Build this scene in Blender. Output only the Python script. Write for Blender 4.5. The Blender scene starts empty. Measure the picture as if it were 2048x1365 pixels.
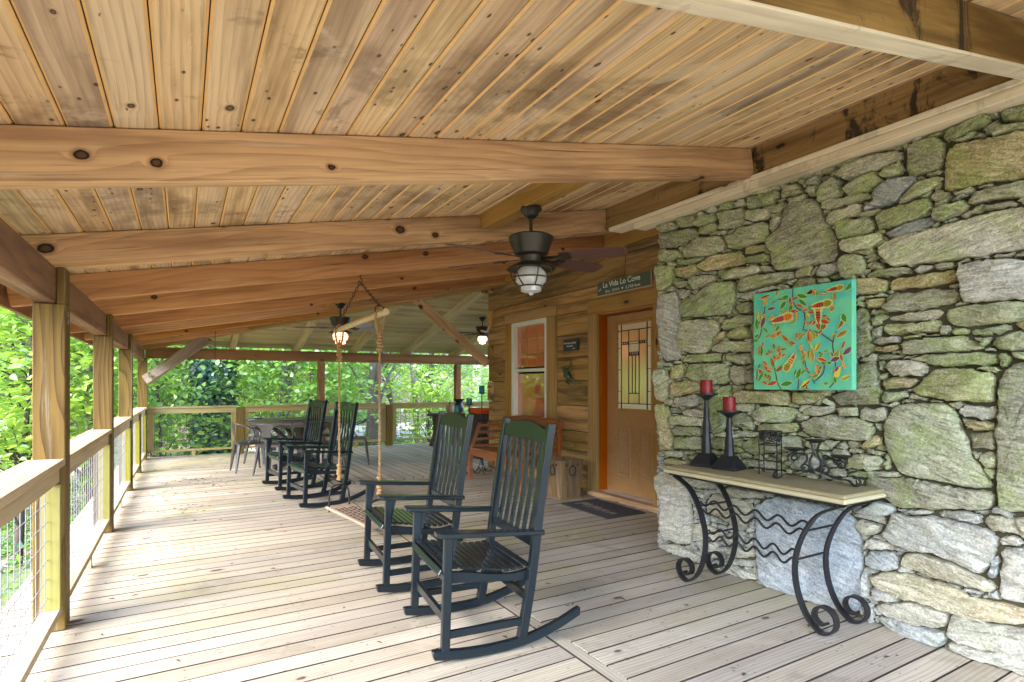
import bpy, bmesh, math, random
import numpy as np
from mathutils import Matrix, Vector

# ------------------------------------------------------------------ camera, sky, sun, exposure
sc = bpy.context.scene
col = sc.collection
R = math.radians
cam_d = bpy.data.cameras.new('camera'); cam = bpy.data.objects.new('camera', cam_d); col.objects.link(cam)
cam.location = (0, 0, 1.32); cam.rotation_euler = (R(90), 0, R(-30.234))
cam_d.sensor_width = 36; cam_d.lens = 19.846; cam_d.shift_y = 0.0427
cam_d.clip_start = 0.05; cam_d.clip_end = 1000
sc.camera = cam
world = bpy.data.worlds.new('World'); sc.world = world; world.use_nodes = True
SUN_EL, SUN_AZ = R(38), math.atan2(-0.96, -0.28)         # hazy sun low over the railing side, a little behind the camera
wn = world.node_tree; wn.nodes.clear()
sky = wn.nodes.new('ShaderNodeTexSky'); sky.sky_type = 'NISHITA'; sky.sun_disc = False
sky.sun_elevation = SUN_EL; sky.sun_rotation = SUN_AZ; sky.altitude = 1100; sky.air_density = 0.9; sky.dust_density = 2.5; sky.ozone_density = 1.0
bg = wn.nodes.new('ShaderNodeBackground'); bg.inputs[1].default_value = 0.15
wo = wn.nodes.new('ShaderNodeOutputWorld')
wn.links.new(sky.outputs[0], bg.inputs[0]); wn.links.new(bg.outputs[0], wo.inputs[0])
sun_d = bpy.data.lights.new('sun', 'SUN'); sun_d.energy = 0.68; sun_d.angle = R(50); sun_d.color = (1.0, 0.97, 0.93)
sun = bpy.data.objects.new('sun', sun_d); col.objects.link(sun)
sdir = Vector((math.sin(SUN_AZ) * math.cos(SUN_EL), math.cos(SUN_AZ) * math.cos(SUN_EL), math.sin(SUN_EL)))
sun.rotation_euler = sdir.to_track_quat('Z', 'Y').to_euler(); sun.location = sdir * 40
sc.view_settings.view_transform = 'Standard'; sc.view_settings.look = 'None'
sc.view_settings.exposure = 3.97; sc.view_settings.gamma = 1
sc.cycles.max_bounces = 10; sc.cycles.diffuse_bounces = 6; sc.cycles.transparent_max_bounces = 12
sc.cycles.use_denoising = True
sc.cycles.sample_clamp_indirect = 8

# ------------------------------------------------------------------ helpers
rng = random.Random(11)
W = {}
def thing(name, label, cat, loc=(0, 0, 0), rz=0.0, group=None, kind=None):
    o = bpy.data.objects.new(name, None); col.objects.link(o); o.empty_display_size = 0.1
    o.location = loc; o.rotation_euler = (0, 0, rz)
    W[o] = Matrix.Translation(Vector(loc)) @ Matrix.Rotation(rz, 4, 'Z')
    tag(o, label, cat, group, kind); return o
def tag(o, label=None, cat=None, group=None, kind=None):
    if label: o['label'] = label
    if cat: o['category'] = cat
    if group: o['group'] = group
    if kind: o['kind'] = kind
    return o
def link(name, me, mat=None, parent=None, M=None, local=False):
    o = bpy.data.objects.new(name, me); col.objects.link(o)
    if mat is not None and not me.materials: me.materials.append(mat)
    M = M or Matrix()
    if parent is not None:
        o.parent = parent
        if not local: o.matrix_parent_inverse = W[parent].inverted()
        W[o] = (W[parent] @ M) if local else M.copy()
    else: W[o] = M.copy()
    o.matrix_basis = M
    return o
class MB:
    def __init__(s): s.v = []; s.f = []; s.m = []
    def add(s, vs, fs, mi=0):
        n = len(s.v); s.v += [tuple(p) for p in vs]; s.f += [tuple(i + n for i in f) for f in fs]; s.m += [mi] * len(fs); return s
    def box(s, c, size, rot=None, mi=0, taper=1.0):
        hx, hy, hz = size[0] / 2, size[1] / 2, size[2] / 2
        P = [Vector((x * hx * (taper if z > 0 else 1), y * hy * (taper if z > 0 else 1), z * hz)) for z in (-1, 1) for y in (-1, 1) for x in (-1, 1)]
        if rot is not None: P = [rot @ p for p in P]
        P = [p + Vector(c) for p in P]
        return s.add(P, [(0, 2, 3, 1), (4, 5, 7, 6), (0, 1, 5, 4), (2, 6, 7, 3), (0, 4, 6, 2), (1, 3, 7, 5)], mi)
    def bar(s, p0, p1, w, h, up=(0, 0, 1), mi=0):
        p0, p1 = Vector(p0), Vector(p1); x = (p1 - p0); L = x.length; x.normalize(); u = Vector(up)
        y = u.cross(x)
        if y.length < 1e-5: y = Vector((0, 1, 0)).cross(x)
        y.normalize(); z = x.cross(y)
        return s.box((p0 + p1) / 2, (L, w, h), Matrix((x, y, z)).transposed(), mi)
    def tube(s, pts, r, n=8, mi=0, cap=True):
        pts = [Vector(p) for p in pts]; rs = r if isinstance(r, (list, tuple)) else [r] * len(pts)
        vs = []; fs = []; nrm = None
        for i, p in enumerate(pts):
            t = (pts[min(i + 1, len(pts) - 1)] - pts[max(i - 1, 0)])
            if t.length < 1e-9: t = Vector((0, 0, 1))
            t.normalize()
            if nrm is None: nrm = t.cross(Vector((0.3, 0.2, 1)) if abs(t.z) < 0.9 else Vector((1, 0, 0))); nrm.normalize()
            else:
                nrm = nrm - t * nrm.dot(t)
                if nrm.length < 1e-6: nrm = t.orthogonal()
                nrm.normalize()
            b = t.cross(nrm)
            for k in range(n):
                a = 2 * math.pi * k / n; vs.append(p + (nrm * math.cos(a) + b * math.sin(a)) * rs[i])
        for i in range(len(pts) - 1):
            for k in range(n): fs.append((i * n + k, i * n + (k + 1) % n, (i + 1) * n + (k + 1) % n, (i + 1) * n + k))
        if cap: fs.append(tuple(range(n - 1, -1, -1))); fs.append(tuple((len(pts) - 1) * n + k for k in range(n)))
        return s.add(vs, fs, mi)
    def lathe(s, prof, n=20, c=(0, 0, 0), mi=0):
        vs = []; fs = []
        for (r, z) in prof:
            for k in range(n):
                a = 2 * math.pi * k / n; vs.append((c[0] + r * math.cos(a), c[1] + r * math.sin(a), c[2] + z))
        for i in range(len(prof) - 1):
            for k in range(n): fs.append((i * n + k, i * n + (k + 1) % n, (i + 1) * n + (k + 1) % n, (i + 1) * n + k))
        if prof[0][0] > 1e-6: fs.append(tuple(range(n - 1, -1, -1)))
        if prof[-1][0] > 1e-6: fs.append(tuple((len(prof) - 1) * n + k for k in range(n)))
        return s.add(vs, fs, mi)
    def prism(s, poly, d, axis='y', off=0.0, mi=0):
        def P(a, b, t):
            return (a, t, b) if axis == 'y' else ((t, a, b) if axis == 'x' else (a, b, t))
        n = len(poly)
        vs = [P(a, b, off) for a, b in poly] + [P(a, b, off + d) for a, b in poly]
        fs = [tuple(range(n)), tuple(range(2 * n - 1, n - 1, -1))] + [(i, i + n, (i + 1) % n + n, (i + 1) % n) for i in range(n)]
        return s.add(vs, fs, mi)
    def mesh(s, name, mats, smooth=False, bevel=0):
        me = bpy.data.meshes.new(name); me.from_pydata(s.v, [], s.f)
        for m in (mats if isinstance(mats, (list, tuple)) else [mats]): me.materials.append(m)
        if any(s.m): me.polygons.foreach_set('material_index', s.m)
        bm = bmesh.new(); bm.from_mesh(me)
        bmesh.ops.recalc_face_normals(bm, faces=bm.faces)
        if bevel: bmesh.ops.bevel(bm, geom=[e for e in bm.edges if e.is_manifold and e.calc_face_angle(0) > 0.6], offset=bevel, segments=1, affect='EDGES', clamp_overlap=True)
        bm.to_mesh(me); bm.free()
        if smooth:
            me.polygons.foreach_set('use_smooth', [True] * len(me.polygons))
            try: me.set_sharp_from_angle(angle=R(48))
            except Exception: pass
        me.update(); return me
    def build(s, name, mats, parent=None, M=None, smooth=False, bevel=0, local=False):
        return link(name, s.mesh(name, mats, smooth, bevel), None, parent, M, local)

_cache = {}
def box_mesh(L, w, h, mat, b, edge=None):
    k = (round(L, 3), round(w, 3), round(h, 3), mat.name, b, edge and edge.name)
    if k not in _cache:
        me = MB().box((0, 0, 0), (L, w, h)).mesh('timber', mat, bevel=b)
        if edge:
            me.materials.append(edge)
            for p in me.polygons:
                if abs(p.normal.y) > 0.6: p.material_index = 1
        _cache[k] = me
    return _cache[k]
def beam(name, p0, p1, w, h, mat, parent=None, up=(0, 0, 1), b=0.004, roll=0.0, local=False, edge=None):
    """timber from p0 to p1; w across, h along 'up'; grain runs along local X"""
    p0, p1 = Vector(p0), Vector(p1); x = p1 - p0; L = x.length; x.normalize()
    y = Vector(up).cross(x); y.normalize(); z = x.cross(y)
    M = Matrix.Translation((p0 + p1) / 2) @ Matrix((x, y, z)).transposed().to_4x4()
    if roll: M = M @ Matrix.Rotation(roll, 4, 'X')
    return link(name, box_mesh(L, w, h, mat, b, edge), None, parent, M, local)
def copy_tree(o, parent=None):
    c = o.copy(); col.objects.link(c); c.parent = parent
    if parent is not None: c.matrix_parent_inverse = o.matrix_parent_inverse.copy()
    for ch in [k for k in list(bpy.data.objects) if k.parent == o]: copy_tree(ch, c)
    return c
def smoothpath(pts, n=6):
    """Catmull-Rom through pts"""
    P = [Vector(p) for p in pts]; out = []
    for i in range(len(P) - 1):
        a, b, c, d = P[max(i - 1, 0)], P[i], P[i + 1], P[min(i + 2, len(P) - 1)]
        for k in range(n):
            t = k / n
            out.append(0.5 * ((2 * b) + (c - a) * t + (2 * a - 5 * b + 4 * c - d) * t * t + (3 * b - a - 3 * c + d) * t ** 3))
    out.append(P[-1]); return out

# ------------------------------------------------------------------ materials
def lin(r, g, b):
    f = lambda c: ((c / 255 + 0.055) / 1.055) ** 2.4 if c > 10 else c / 255 / 12.92
    return (f(r), f(g), f(b), 1)
class NT:
    def __init__(s, name):
        s.m = bpy.data.materials.new(name); s.m.use_nodes = True; s.t = s.m.node_tree; s.t.nodes.clear()
        s.out = s.n('OutputMaterial')
    def n(s, t, **kw):
        o = s.t.nodes.new('ShaderNode' + t)
        for k, v in kw.items(): setattr(o, k, v)
        return o
    def l(s, a, b): s.t.links.new(a, b)
    def val(s, inp, x):
        if hasattr(x, 'is_linked') or isinstance(x, bpy.types.NodeSocket): s.l(x, inp)
        else: inp.default_value = x
    def math(s, op, a, b=None, c=None, clamp=False):
        o = s.n('Math', operation=op, use_clamp=clamp); s.val(o.inputs[0], a)
        if b is not None: s.val(o.inputs[1], b)
        if c is not None: s.val(o.inputs[2], c)
        return o.outputs[0]
    def mix(s, f, a, b, mode='MIX'):
        o = s.n('Mix', data_type='RGBA', blend_type=mode); o.clamp_factor = True
        s.val(o.inputs[0], f); s.val(o.inputs[6], a); s.val(o.inputs[7], b); return o.outputs[2]
    def noise(s, vec, scale, detail=3, rough=0.55, dist=0.0):
        o = s.n('TexNoise'); s.l(vec, o.inputs['Vector']); o.inputs['Scale'].default_value = scale
        o.inputs['Detail'].default_value = detail; o.inputs['Roughness'].default_value = rough; o.inputs['Distortion'].default_value = dist
        return o.outputs[0]
    def mapping(s, vec, scale=(1, 1, 1), loc=(0, 0, 0)):
        o = s.n('Mapping'); s.l(vec, o.inputs[0]); o.inputs['Scale'].default_value = scale; o.inputs['Location'].default_value = loc; return o.outputs[0]
    def ramp(s, f, a, b):
        o = s.n('MapRange'); o.interpolation_type = 'SMOOTHSTEP'; s.l(f, o.inputs[0]); o.inputs[1].default_value = a; o.inputs[2].default_value = b; return o.outputs[0]
    def cramp(s, f, stops):
        o = s.n('ValToRGB'); s.l(f, o.inputs[0]); e = o.color_ramp.elements
        while len(e) < len(stops): e.new(0.5)
        for i, (p, c) in enumerate(stops): e[i].position = p; e[i].color = c
        return o.outputs[0]
    def bump(s, hgt, strength, dist=0.01):
        o = s.n('Bump'); s.l(hgt, o.inputs['Height']); o.inputs['Strength'].default_value = strength; o.inputs['Distance'].default_value = dist; return o.outputs[0]
    def pbsdf(s, colr, rough=0.6, normal=None, metal=0.0, spec=0.4, **kw):
        o = s.n('BsdfPrincipled'); s.val(o.inputs['Base Color'], colr); s.val(o.inputs['Roughness'], rough)
        o.inputs['Metallic'].default_value = metal; o.inputs['Specular IOR Level'].default_value = spec
        if normal is not None: s.l(normal, o.inputs['Normal'])
        for k, v in kw.items(): s.val(o.inputs[k], v)
        s.l(o.outputs[0], s.out.inputs[0]); return o
    def objvec(s):
        tc = s.n('TexCoord'); oi = s.n('ObjectInfo')
        cx = s.n('CombineXYZ')
        s.l(s.math('MULTIPLY', oi.outputs['Random'], 71.3), cx.inputs[0]); s.l(s.math('MULTIPLY', oi.outputs['Random'], 37.7), cx.inputs[1]); s.l(s.math('MULTIPLY', oi.outputs['Random'], 13.1), cx.inputs[2])
        a = s.n('VectorMath', operation='ADD'); s.l(tc.outputs['Object'], a.inputs[0]); s.l(cx.outputs[0], a.inputs[1])
        return a.outputs[0], oi.outputs['Random'], tc.outputs['Object']

def wood(name, c1, c2, c3, rings=9.0, ring_amt=0.6, knots=0.12, kscale=(1.7, 4.2, 4.2), keep=0.5, blotch=0.5, blotch_col=None, var=0.25, rough=0.7, bump=0.25, scuff=0.0, spots=0.0, spec=0.25, drip=0.0, stretch=0.03, warp_amt=0.16, wstain=None, huev=0.012, streak=0.35, checks=0.0):
    """c1 pale wood, c2 late-wood line, c3 knot; grain along object X"""
    t = NT(name); v, rnd, raw = t.objvec()
    kv = t.n('TexVoronoi'); kv.feature = 'F1'; kv.inputs['Scale'].default_value = 1.0; km = t.mapping(v, kscale)
    if 0 in kscale:       # knots run right through the board
        kv.voronoi_dimensions = '2D'; k1_ = t.n('SeparateXYZ'); t.l(km, k1_.inputs[0]); k2_ = t.n('CombineXYZ'); t.l(k1_.outputs[0], k2_.inputs[0]); t.l(t.math('ADD', k1_.outputs[1], k1_.outputs[2]), k2_.inputs[1]); km = k2_.outputs[0]
    t.l(km, kv.inputs['Vector'])
    ks = t.n('SeparateXYZ'); t.l(kv.outputs['Color'], ks.inputs[0])
    kn = t.noise(t.mapping(v, (14, 22, 22)), 1.0, 3, 0.6)
    kdd = t.math('DIVIDE', t.math('ADD', kv.outputs['Distance'], t.math('MULTIPLY', t.math('SUBTRACT', kn, 0.5), 0.10)), t.math('ADD', t.math('MULTIPLY', ks.outputs[1], 0.9), 0.5))
    kd = t.math('ADD', kdd, t.math('GREATER_THAN', ks.outputs[0], keep))
    # rings pushed aside round each knot
    warp = t.n('TexNoise'); t.l(t.mapping(v, (0.5, 2.2, 2.2)), warp.inputs['Vector']); warp.inputs['Scale'].default_value = 1.0; warp.inputs['Detail'].default_value = 2
    sw = t.n('VectorMath', operation='MULTIPLY'); t.l(warp.outputs[1], sw.inputs[0]); sw.inputs[1].default_value = (0.0, warp_amt, warp_amt)
    pv = t.n('VectorMath', operation='ADD'); t.l(t.mapping(v, (stretch, 1, 1)), pv.inputs[0]); t.l(sw.outputs[0], pv.inputs[1])
    wv = t.n('TexWave', wave_type='RINGS', rings_direction='X', wave_profile='SAW'); t.l(pv.outputs[0], wv.inputs['Vector'])
    wv.inputs['Scale'].default_value = rings; wv.inputs['Distortion'].default_value = 1.2; wv.inputs['Detail'].default_value = 2; wv.inputs['Detail Scale'].default_value = 1.5
    t.l(t.math('MULTIPLY', t.ramp(kd, 0.32, 0.0), 5.0), wv.inputs['Phase Offset'])
    ring = t.math('POWER', wv.outputs[1], 2.2)
    fib = t.noise(t.mapping(v, (3.0, 90, 90)), 1.0, 4, 0.6)
    f = t.math('ADD', t.math('MULTIPLY', ring, ring_amt), t.math('MULTIPLY', t.math('SUBTRACT', fib, 0.5), 0.9), clamp=True)
    c = t.mix(f, c1, c2)
    stk = t.ramp(t.noise(t.mapping(v, (0.7, 42, 42)), 1.0, 5, 0.7), 0.55, 0.72)
    c = t.mix(t.math('MULTIPLY', stk, streak), c, c3)
    pal = t.ramp(t.noise(t.mapping(v, (0.9, 26, 26), (5, 3, 1)), 1.0, 5, 0.7), 0.56, 0.72)
    c = t.mix(t.math('MULTIPLY', pal, streak), c, t.mix(0.5, c1, (0.75, 0.70, 0.62, 1)))
    bl = t.ramp(t.noise(t.mapping(v, (0.55, 5.0, 5.0)), 1.3, 4, 0.6), 0.42, 0.68)
    c = t.mix(t.math('MULTIPLY', bl, blotch), c, blotch_col or c2)
    if scuff:
        s1 = t.ramp(t.noise(t.mapping(v, (1.6, 9, 9)), 1.6, 6, 0.75), 0.6, 0.72)
        c = t.mix(t.math('MULTIPLY', s1, scuff), c, lin(226, 205, 176))
    if drip:
        s2 = t.ramp(t.noise(t.mapping(v, (3.2, 1.6, 1.6)), 1.2, 7, 0.7, 0.6), 0.54, 0.62)
        c = t.mix(t.math('MULTIPLY', s2, drip), c, lin(38, 30, 24))
    if spots:
        sv = t.n('TexVoronoi'); t.l(t.mapping(v, (13, 22, 22)), sv.inputs['Vector']); sv.inputs['Scale'].default_value = 1.0
        gate = t.math('GREATER_THAN', t.noise(t.mapping(v, (2, 7, 7)), 1.5, 2), 0.53)
        c = t.mix(t.math('MULTIPLY', t.math('MULTIPLY', t.ramp(sv.outputs['Distance'], 0.20, 0.10), gate), spots), c, c3)
    if checks:          # drying cracks along the grain
        ck = t.ramp(t.noise(t.mapping(v, (0.8, 55, 55), (9, 2, 7)), 1.0, 3, 0.6), 0.655, 0.68)
        cg = t.ramp(t.noise(t.mapping(v, (0.7, 4, 4), (1, 8, 3)), 1.0, 2), 0.45, 0.6)
        c = t.mix(t.math('MULTIPLY', t.math('MULTIPLY', ck, cg), checks), c, c3)
    if wstain:
        gp = t.n('NewGeometry').outputs['Position']
        for (col_, sc_, lo, hi, am) in wstain: c = t.mix(t.math('MULTIPLY', t.ramp(t.noise(gp, sc_, 5, 0.65, 0.4), lo, hi), am), c, col_)
    if knots:
        k1 = t.ramp(kd, knots * 1.7, knots * 0.9)
        c = t.mix(t.math('MULTIPLY', k1, 0.65), c, c2)
        k2 = t.ramp(kd, knots, knots * 0.8)
        c = t.mix(k2, c, c3)
        c = t.mix(t.math('MULTIPLY', t.ramp(kd, knots * 0.7, knots * 0.35), 0.8), c, t.mix(0.5, c2, c3))
    hv = t.n('HueSaturation'); t.l(c, hv.inputs['Color'])
    t.l(t.math('ADD', t.math('MULTIPLY', rnd, 2 * var), 1.0 - var), hv.inputs['Value'])
    r2 = t.math('FRACT', t.math('MULTIPLY', rnd, 17.31))
    t.l(t.math('ADD', t.math('MULTIPLY', r2, huev), 0.5 - huev / 2), hv.inputs['Hue'])
    t.l(t.math('ADD', t.math('MULTIPLY', t.math('FRACT', t.math('MULTIPLY', rnd, 43.7)), 0.22), 0.92), hv.inputs['Saturation'])
    h = t.math('ADD', t.math('MULTIPLY', f, -0.7), t.math('MULTIPLY', t.ramp(kd, knots * 1.1 + 0.001, 0.0), -0.3))
    t.pbsdf(hv.outputs[0], rough, t.bump(h, bump, 0.004), spec=spec)
    return t.m
def plain(name, c, rough=0.5, metal=0.0, spec=0.4, bump=0.0, bscale=40, var=0.0, **kw):
    t = NT(name); v, rnd, raw = t.objvec(); n = None; cc = c
    if var:
        nz = t.noise(raw, bscale * 0.25, 4, 0.6)
        cc = t.mix(nz, tuple(x * (1 - var) for x in c[:3]) + (1,), tuple(min(1, x * (1 + var)) for x in c[:3]) + (1,))
    if bump: n = t.bump(t.noise(raw, bscale, 4, 0.6), bump, 0.004)
    t.pbsdf(cc, rough, n, metal, spec, **kw); return t.m

M = {}
M['deck'] = wood('deck_wood', lin(178, 168, 148), lin(114, 102, 86), lin(66, 54, 44), rings=16, ring_amt=0.6, knots=0.085, kscale=(3.0, 6, 0), keep=0.05, blotch=0.45, blotch_col=lin(150, 136, 118), var=0.14, rough=0.72, bump=0.3, spots=0.45, wstain=[(lin(150, 144, 96), 0.7, .50, .66, .55), (lin(112, 100, 84), 1.9, .56, .68, .35), (lin(206, 192, 172), 1.2, .56, .7, .45)])
M['ceiling'] = wood('ceiling_wood', lin(218, 190, 152), lin(156, 124, 90), lin(58, 38, 24), rings=15, ring_amt=0.45, knots=0.10, kscale=(5.5, 9, 0), keep=0.13, blotch=0.75, blotch_col=lin(138, 110, 82), var=0.08, rough=0.75, bump=0.2, scuff=0.8, spots=0.9, streak=0.45, wstain=[(lin(104, 80, 60), 1.3, .52, .66, .55), (lin(92, 70, 50), 4.5, .60, .70, .45), (lin(216, 198, 170), 2.6, .58, .68, .5)])
M['ceiling_grey'] = wood('weathered_ceiling_wood', lin(206, 190, 146), lin(156, 138, 98), lin(70, 50, 30), rings=8, ring_amt=0.4, knots=0.06, kscale=(2.2, 6, 6), blotch=0.4, blotch_col=lin(128, 116, 88), var=0.14, rough=0.8, spots=0.3)
M['rafter'] = wood('rafter_wood', lin(202, 164, 116), lin(126, 90, 56), lin(36, 20, 11), rings=18, ring_amt=0.42, knots=0.115, kscale=(3.6, 0, 4.8), keep=0.42, blotch=0.65, blotch_col=lin(124, 88, 58), var=0.08, rough=0.65, streak=0.55, checks=0.9)
M['rafter_orange'] = wood('orange_rafter_wood', lin(202, 152, 100), lin(142, 96, 58), lin(48, 26, 13), rings=18, ring_amt=0.4, knots=0.115, kscale=(3.6, 0, 4.6), keep=0.26, blotch=0.55, blotch_col=lin(132, 82, 46), var=0.08, rough=0.6, streak=0.5, checks=0.9)
M['beam'] = wood('beam_wood', lin(150, 112, 78), lin(104, 72, 48), lin(44, 26, 16), rings=5, ring_amt=0.5, knots=0.07, blotch=0.7, blotch_col=lin(88, 62, 44), var=0.10, rough=0.7)
M['grey_brace'] = wood('weathered_brace_wood', lin(150, 134, 118), lin(96, 78, 64), lin(44, 30, 22), rings=14, ring_amt=0.4, knots=0.08, kscale=(2, 0, 4), keep=0.3, blotch=0.6, blotch_col=lin(104, 74, 52), var=0.05, streak=0.6, checks=0.8)
M['post'] = wood('treated_post_wood', lin(112, 90, 46), lin(58, 42, 17), lin(40, 24, 10), warp_amt=0.22, stretch=0.05, rings=17, ring_amt=0.85, knots=0.13, kscale=(0.95, 3.0, 3.0), blotch=0.4, blotch_col=lin(82, 64, 32), var=0.08, rough=0.65, checks=0.8)
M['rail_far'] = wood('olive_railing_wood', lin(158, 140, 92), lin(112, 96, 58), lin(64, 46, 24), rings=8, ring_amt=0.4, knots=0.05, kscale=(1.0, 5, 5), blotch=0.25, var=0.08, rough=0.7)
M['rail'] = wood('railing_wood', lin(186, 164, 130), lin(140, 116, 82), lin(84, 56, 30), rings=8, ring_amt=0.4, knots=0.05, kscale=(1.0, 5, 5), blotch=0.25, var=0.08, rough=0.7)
M['stile'] = wood('yellow_stile_wood', lin(136, 128, 60), lin(100, 92, 40), lin(84, 60, 28), rings=8, ring_amt=0.35, knots=0.05, blotch=0.2, var=0.08, rough=0.65)
M['ledger'] = wood('stained_ledger_wood', lin(158, 130, 84), lin(104, 80, 46), lin(34, 24, 14), rings=5, ring_amt=0.4, knots=0.06, blotch=0.8, blotch_col=lin(84, 62, 34), var=0.06, rough=0.75, drip=0.9)
M['pale_trim'] = wood('pale_trim_wood', lin(228, 214, 186), lin(196, 172, 132), lin(100, 72, 44), rings=6, ring_amt=0.3, knots=0.09, kscale=(1.8, 4, 4), blotch=0.35, blotch_col=lin(150, 120, 84), var=0.05, rough=0.75, drip=0.25)
M['log'] = wood('hewn_plank_wood', lin(186, 148, 90), lin(120, 88, 46), lin(40, 26, 12), rings=9, ring_amt=0.55, knots=0.07, kscale=(2.6, 0, 4), keep=0.12, blotch=0.75, blotch_col=lin(80, 64, 42), var=0.24, rough=0.75, bump=0.5, scuff=0.2, streak=0.7, checks=0.9)
M['trim_wood'] = wood('window_trim_wood', lin(176, 142, 88), lin(126, 94, 52), lin(56, 34, 16), rings=5, ring_amt=0.5, knots=0.06, blotch=0.4, blotch_col=lin(120, 92, 50), var=0.08, rough=0.7)
M['oak'] = wood('oak_door_wood', lin(184, 146, 96), lin(142, 102, 58), lin(110, 70, 34), rings=17, ring_amt=0.75, knots=0.0, blotch=0.2, var=0.03, rough=0.45, bump=0.15)
M['jamb'] = wood('orange_jamb_wood', lin(180, 110, 64), lin(142, 80, 42), lin(90, 36, 12), rings=5, ring_amt=0.3, knots=0.0, blotch=0.2, var=0.04, rough=0.45)
M['bench'] = wood('bench_wood', lin(140, 88, 56), lin(96, 56, 34), lin(54, 28, 16), rings=6, ring_amt=0.4, knots=0.0, blotch=0.4, blotch_col=lin(120, 66, 38), var=0.1, rough=0.5)
M['planter'] = wood('planter_wood', lin(132, 108, 76), lin(84, 64, 42), lin(44, 30, 18), rings=5, ring_amt=0.5, knots=0.08, blotch=0.6, blotch_col=lin(96, 72, 48), var=0.12, rough=0.8)
M['dark_under'] = plain('shade_and_tread_black', lin(26, 20, 16), 0.9)  # near-black for gap shade and blockers, also the swing tread
M['deck_edge'] = plain('gap_shade_board_edge', lin(58, 46, 38), 0.95)  # gap shade painted as dark brown on the board sides
M['chair'] = plain('black_green_chair_paint', (0.008, 0.013, 0.016, 1), 0.20, spec=0.38, bump=0.10, bscale=60)
M['iron'] = plain('black_wrought_iron', (0.020, 0.019, 0.020, 1), 0.45, 0.3, bump=0.3, bscale=50)
M['bronze'] = plain('oiled_bronze', (0.050, 0.046, 0.034, 1), 0.38, 0.55)
M['blade'] = plain('brown_fan_blade', lin(92, 62, 56), 0.5, bump=0.1)
M['silver_blade'] = plain('grey_fan_blade', lin(150, 150, 158), 0.45)
M['glass_globe'] = plain('ribbed_lamp_glass', (0.85, 0.85, 0.83, 1), 0.12, spec=0.6, **{'Transmission Weight': 0.55})
M['galv'] = plain('galvanised_wire', lin(150, 146, 148), 0.45, 0.4)
M['dark_wire'] = plain('dark_wire', lin(84, 84, 80), 0.6, 0.3)
M['steel_chair'] = plain('brushed_gunmetal', lin(98, 92, 90), 0.35, 0.75, bump=0.08, bscale=30, var=0.25)
M['vinyl'] = plain('pale_vinyl_frame', lin(222, 226, 212), 0.4)
M['rope'] = plain('hemp_rope', lin(164, 128, 84), 0.9, bump=0.8, bscale=160)
M['rust'] = plain('rusty_chain', lin(92, 66, 48), 0.7, 0.3)
M['red_wax'] = plain('red_wax', lin(124, 22, 20), 0.45, bump=0.2, var=0.3, **{'Subsurface Weight': 0.1})
M['teal_wax'] = plain('teal_wax', lin(24, 104, 110), 0.45)
M['orange_cloth'] = plain('orange_cushion', lin(214, 84, 28), 0.8)
M['mat'] = plain('charcoal_mat', lin(62, 62, 66), 0.9, bump=0.6, bscale=300)
M['mat_light'] = plain('mat_pattern', lin(130, 122, 114), 0.9)
M['slate'] = plain('slate_sign', lin(84, 100, 84), 0.75, bump=0.2, var=0.2)
M['slate_edge'] = plain('sign_edge', lin(196, 166, 140), 0.7)
M['paint_white'] = plain('white_lettering', lin(232, 230, 216), 0.6)
M['dark_slate'] = plain('dark_slate_sign', lin(56, 66, 62), 0.75)
M['tabletop'] = plain('cast_stone_top', lin(150, 136, 100), 0.6, bump=0.3, bscale=90, var=0.25)
M['verdigris'] = plain('verdigris_bronze', lin(88, 112, 84), 0.45, 0.5, bump=0.3, var=0.5)
M['clay'] = plain('stoneware_jar', lin(150, 128, 98), 0.7)
M['bark'] = plain('tree_bark', lin(104, 94, 84), 0.95, bump=1.0, bscale=14, var=0.45)
M['bark_pale'] = plain('pale_bark', lin(168, 160, 150), 0.95, bump=0.8, bscale=12, var=0.3)
M['bark_dark'] = plain('dark_bark', lin(74, 62, 54), 0.95, bump=1.0, bscale=16, var=0.4)

def glassy(name, base, refl=0.45, rough=0.02, emit=None, es=0.0, bump=0.0):
    t = NT(name); tc = t.n('TexCoord'); d = t.n('BsdfDiffuse'); d.inputs[0].default_value = base
    g = t.n('BsdfGlossy'); g.inputs[0].default_value = (0.95, 0.95, 0.95, 1); g.inputs['Roughness'].default_value = rough
    if bump: t.l(t.bump(t.noise(tc.outputs['Object'], 45, 2), bump, 0.01), g.inputs['Normal'])
    mx = t.n('MixShader'); mx.inputs[0].default_value = refl; t.l(d.outputs[0], mx.inputs[1]); t.l(g.outputs[0], mx.inputs[2])
    o = mx.outputs[0]
    if emit:
        e = t.n('Emission'); e.inputs[0].default_value = emit; e.inputs[1].default_value = es
        a = t.n('AddShader'); t.l(o, a.inputs[0]); t.l(e.outputs[0], a.inputs[1]); o = a.outputs[0]
    t.l(o, t.out.inputs[0]); return t.m
M['pane'] = glassy('window_glass', (0.58, 0.14, 0.04, 1), 0.32)  # orange base paints in the lit interior behind the pane
M['lead_pane'] = glassy('warm_leaded_glass', (0.78, 0.44, 0.15, 1), 0.30, 0.06, bump=0.15)  # warm bases of the door glass paint in interior light
M['lead_clear'] = glassy('clear_leaded_glass', (0.74, 0.60, 0.44, 1), 0.40, 0.15, bump=0.5)
def emitter(name, c, s):
    t = NT(name); e = t.n('Emission'); e.inputs[0].default_value = c; e.inputs[1].default_value = s; t.l(e.outputs[0], t.out.inputs[0]); return t.m
M['lit_bulb'] = emitter('lit_warm_globe', (1.0, 0.42, 0.24, 1), 0.42)

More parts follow.
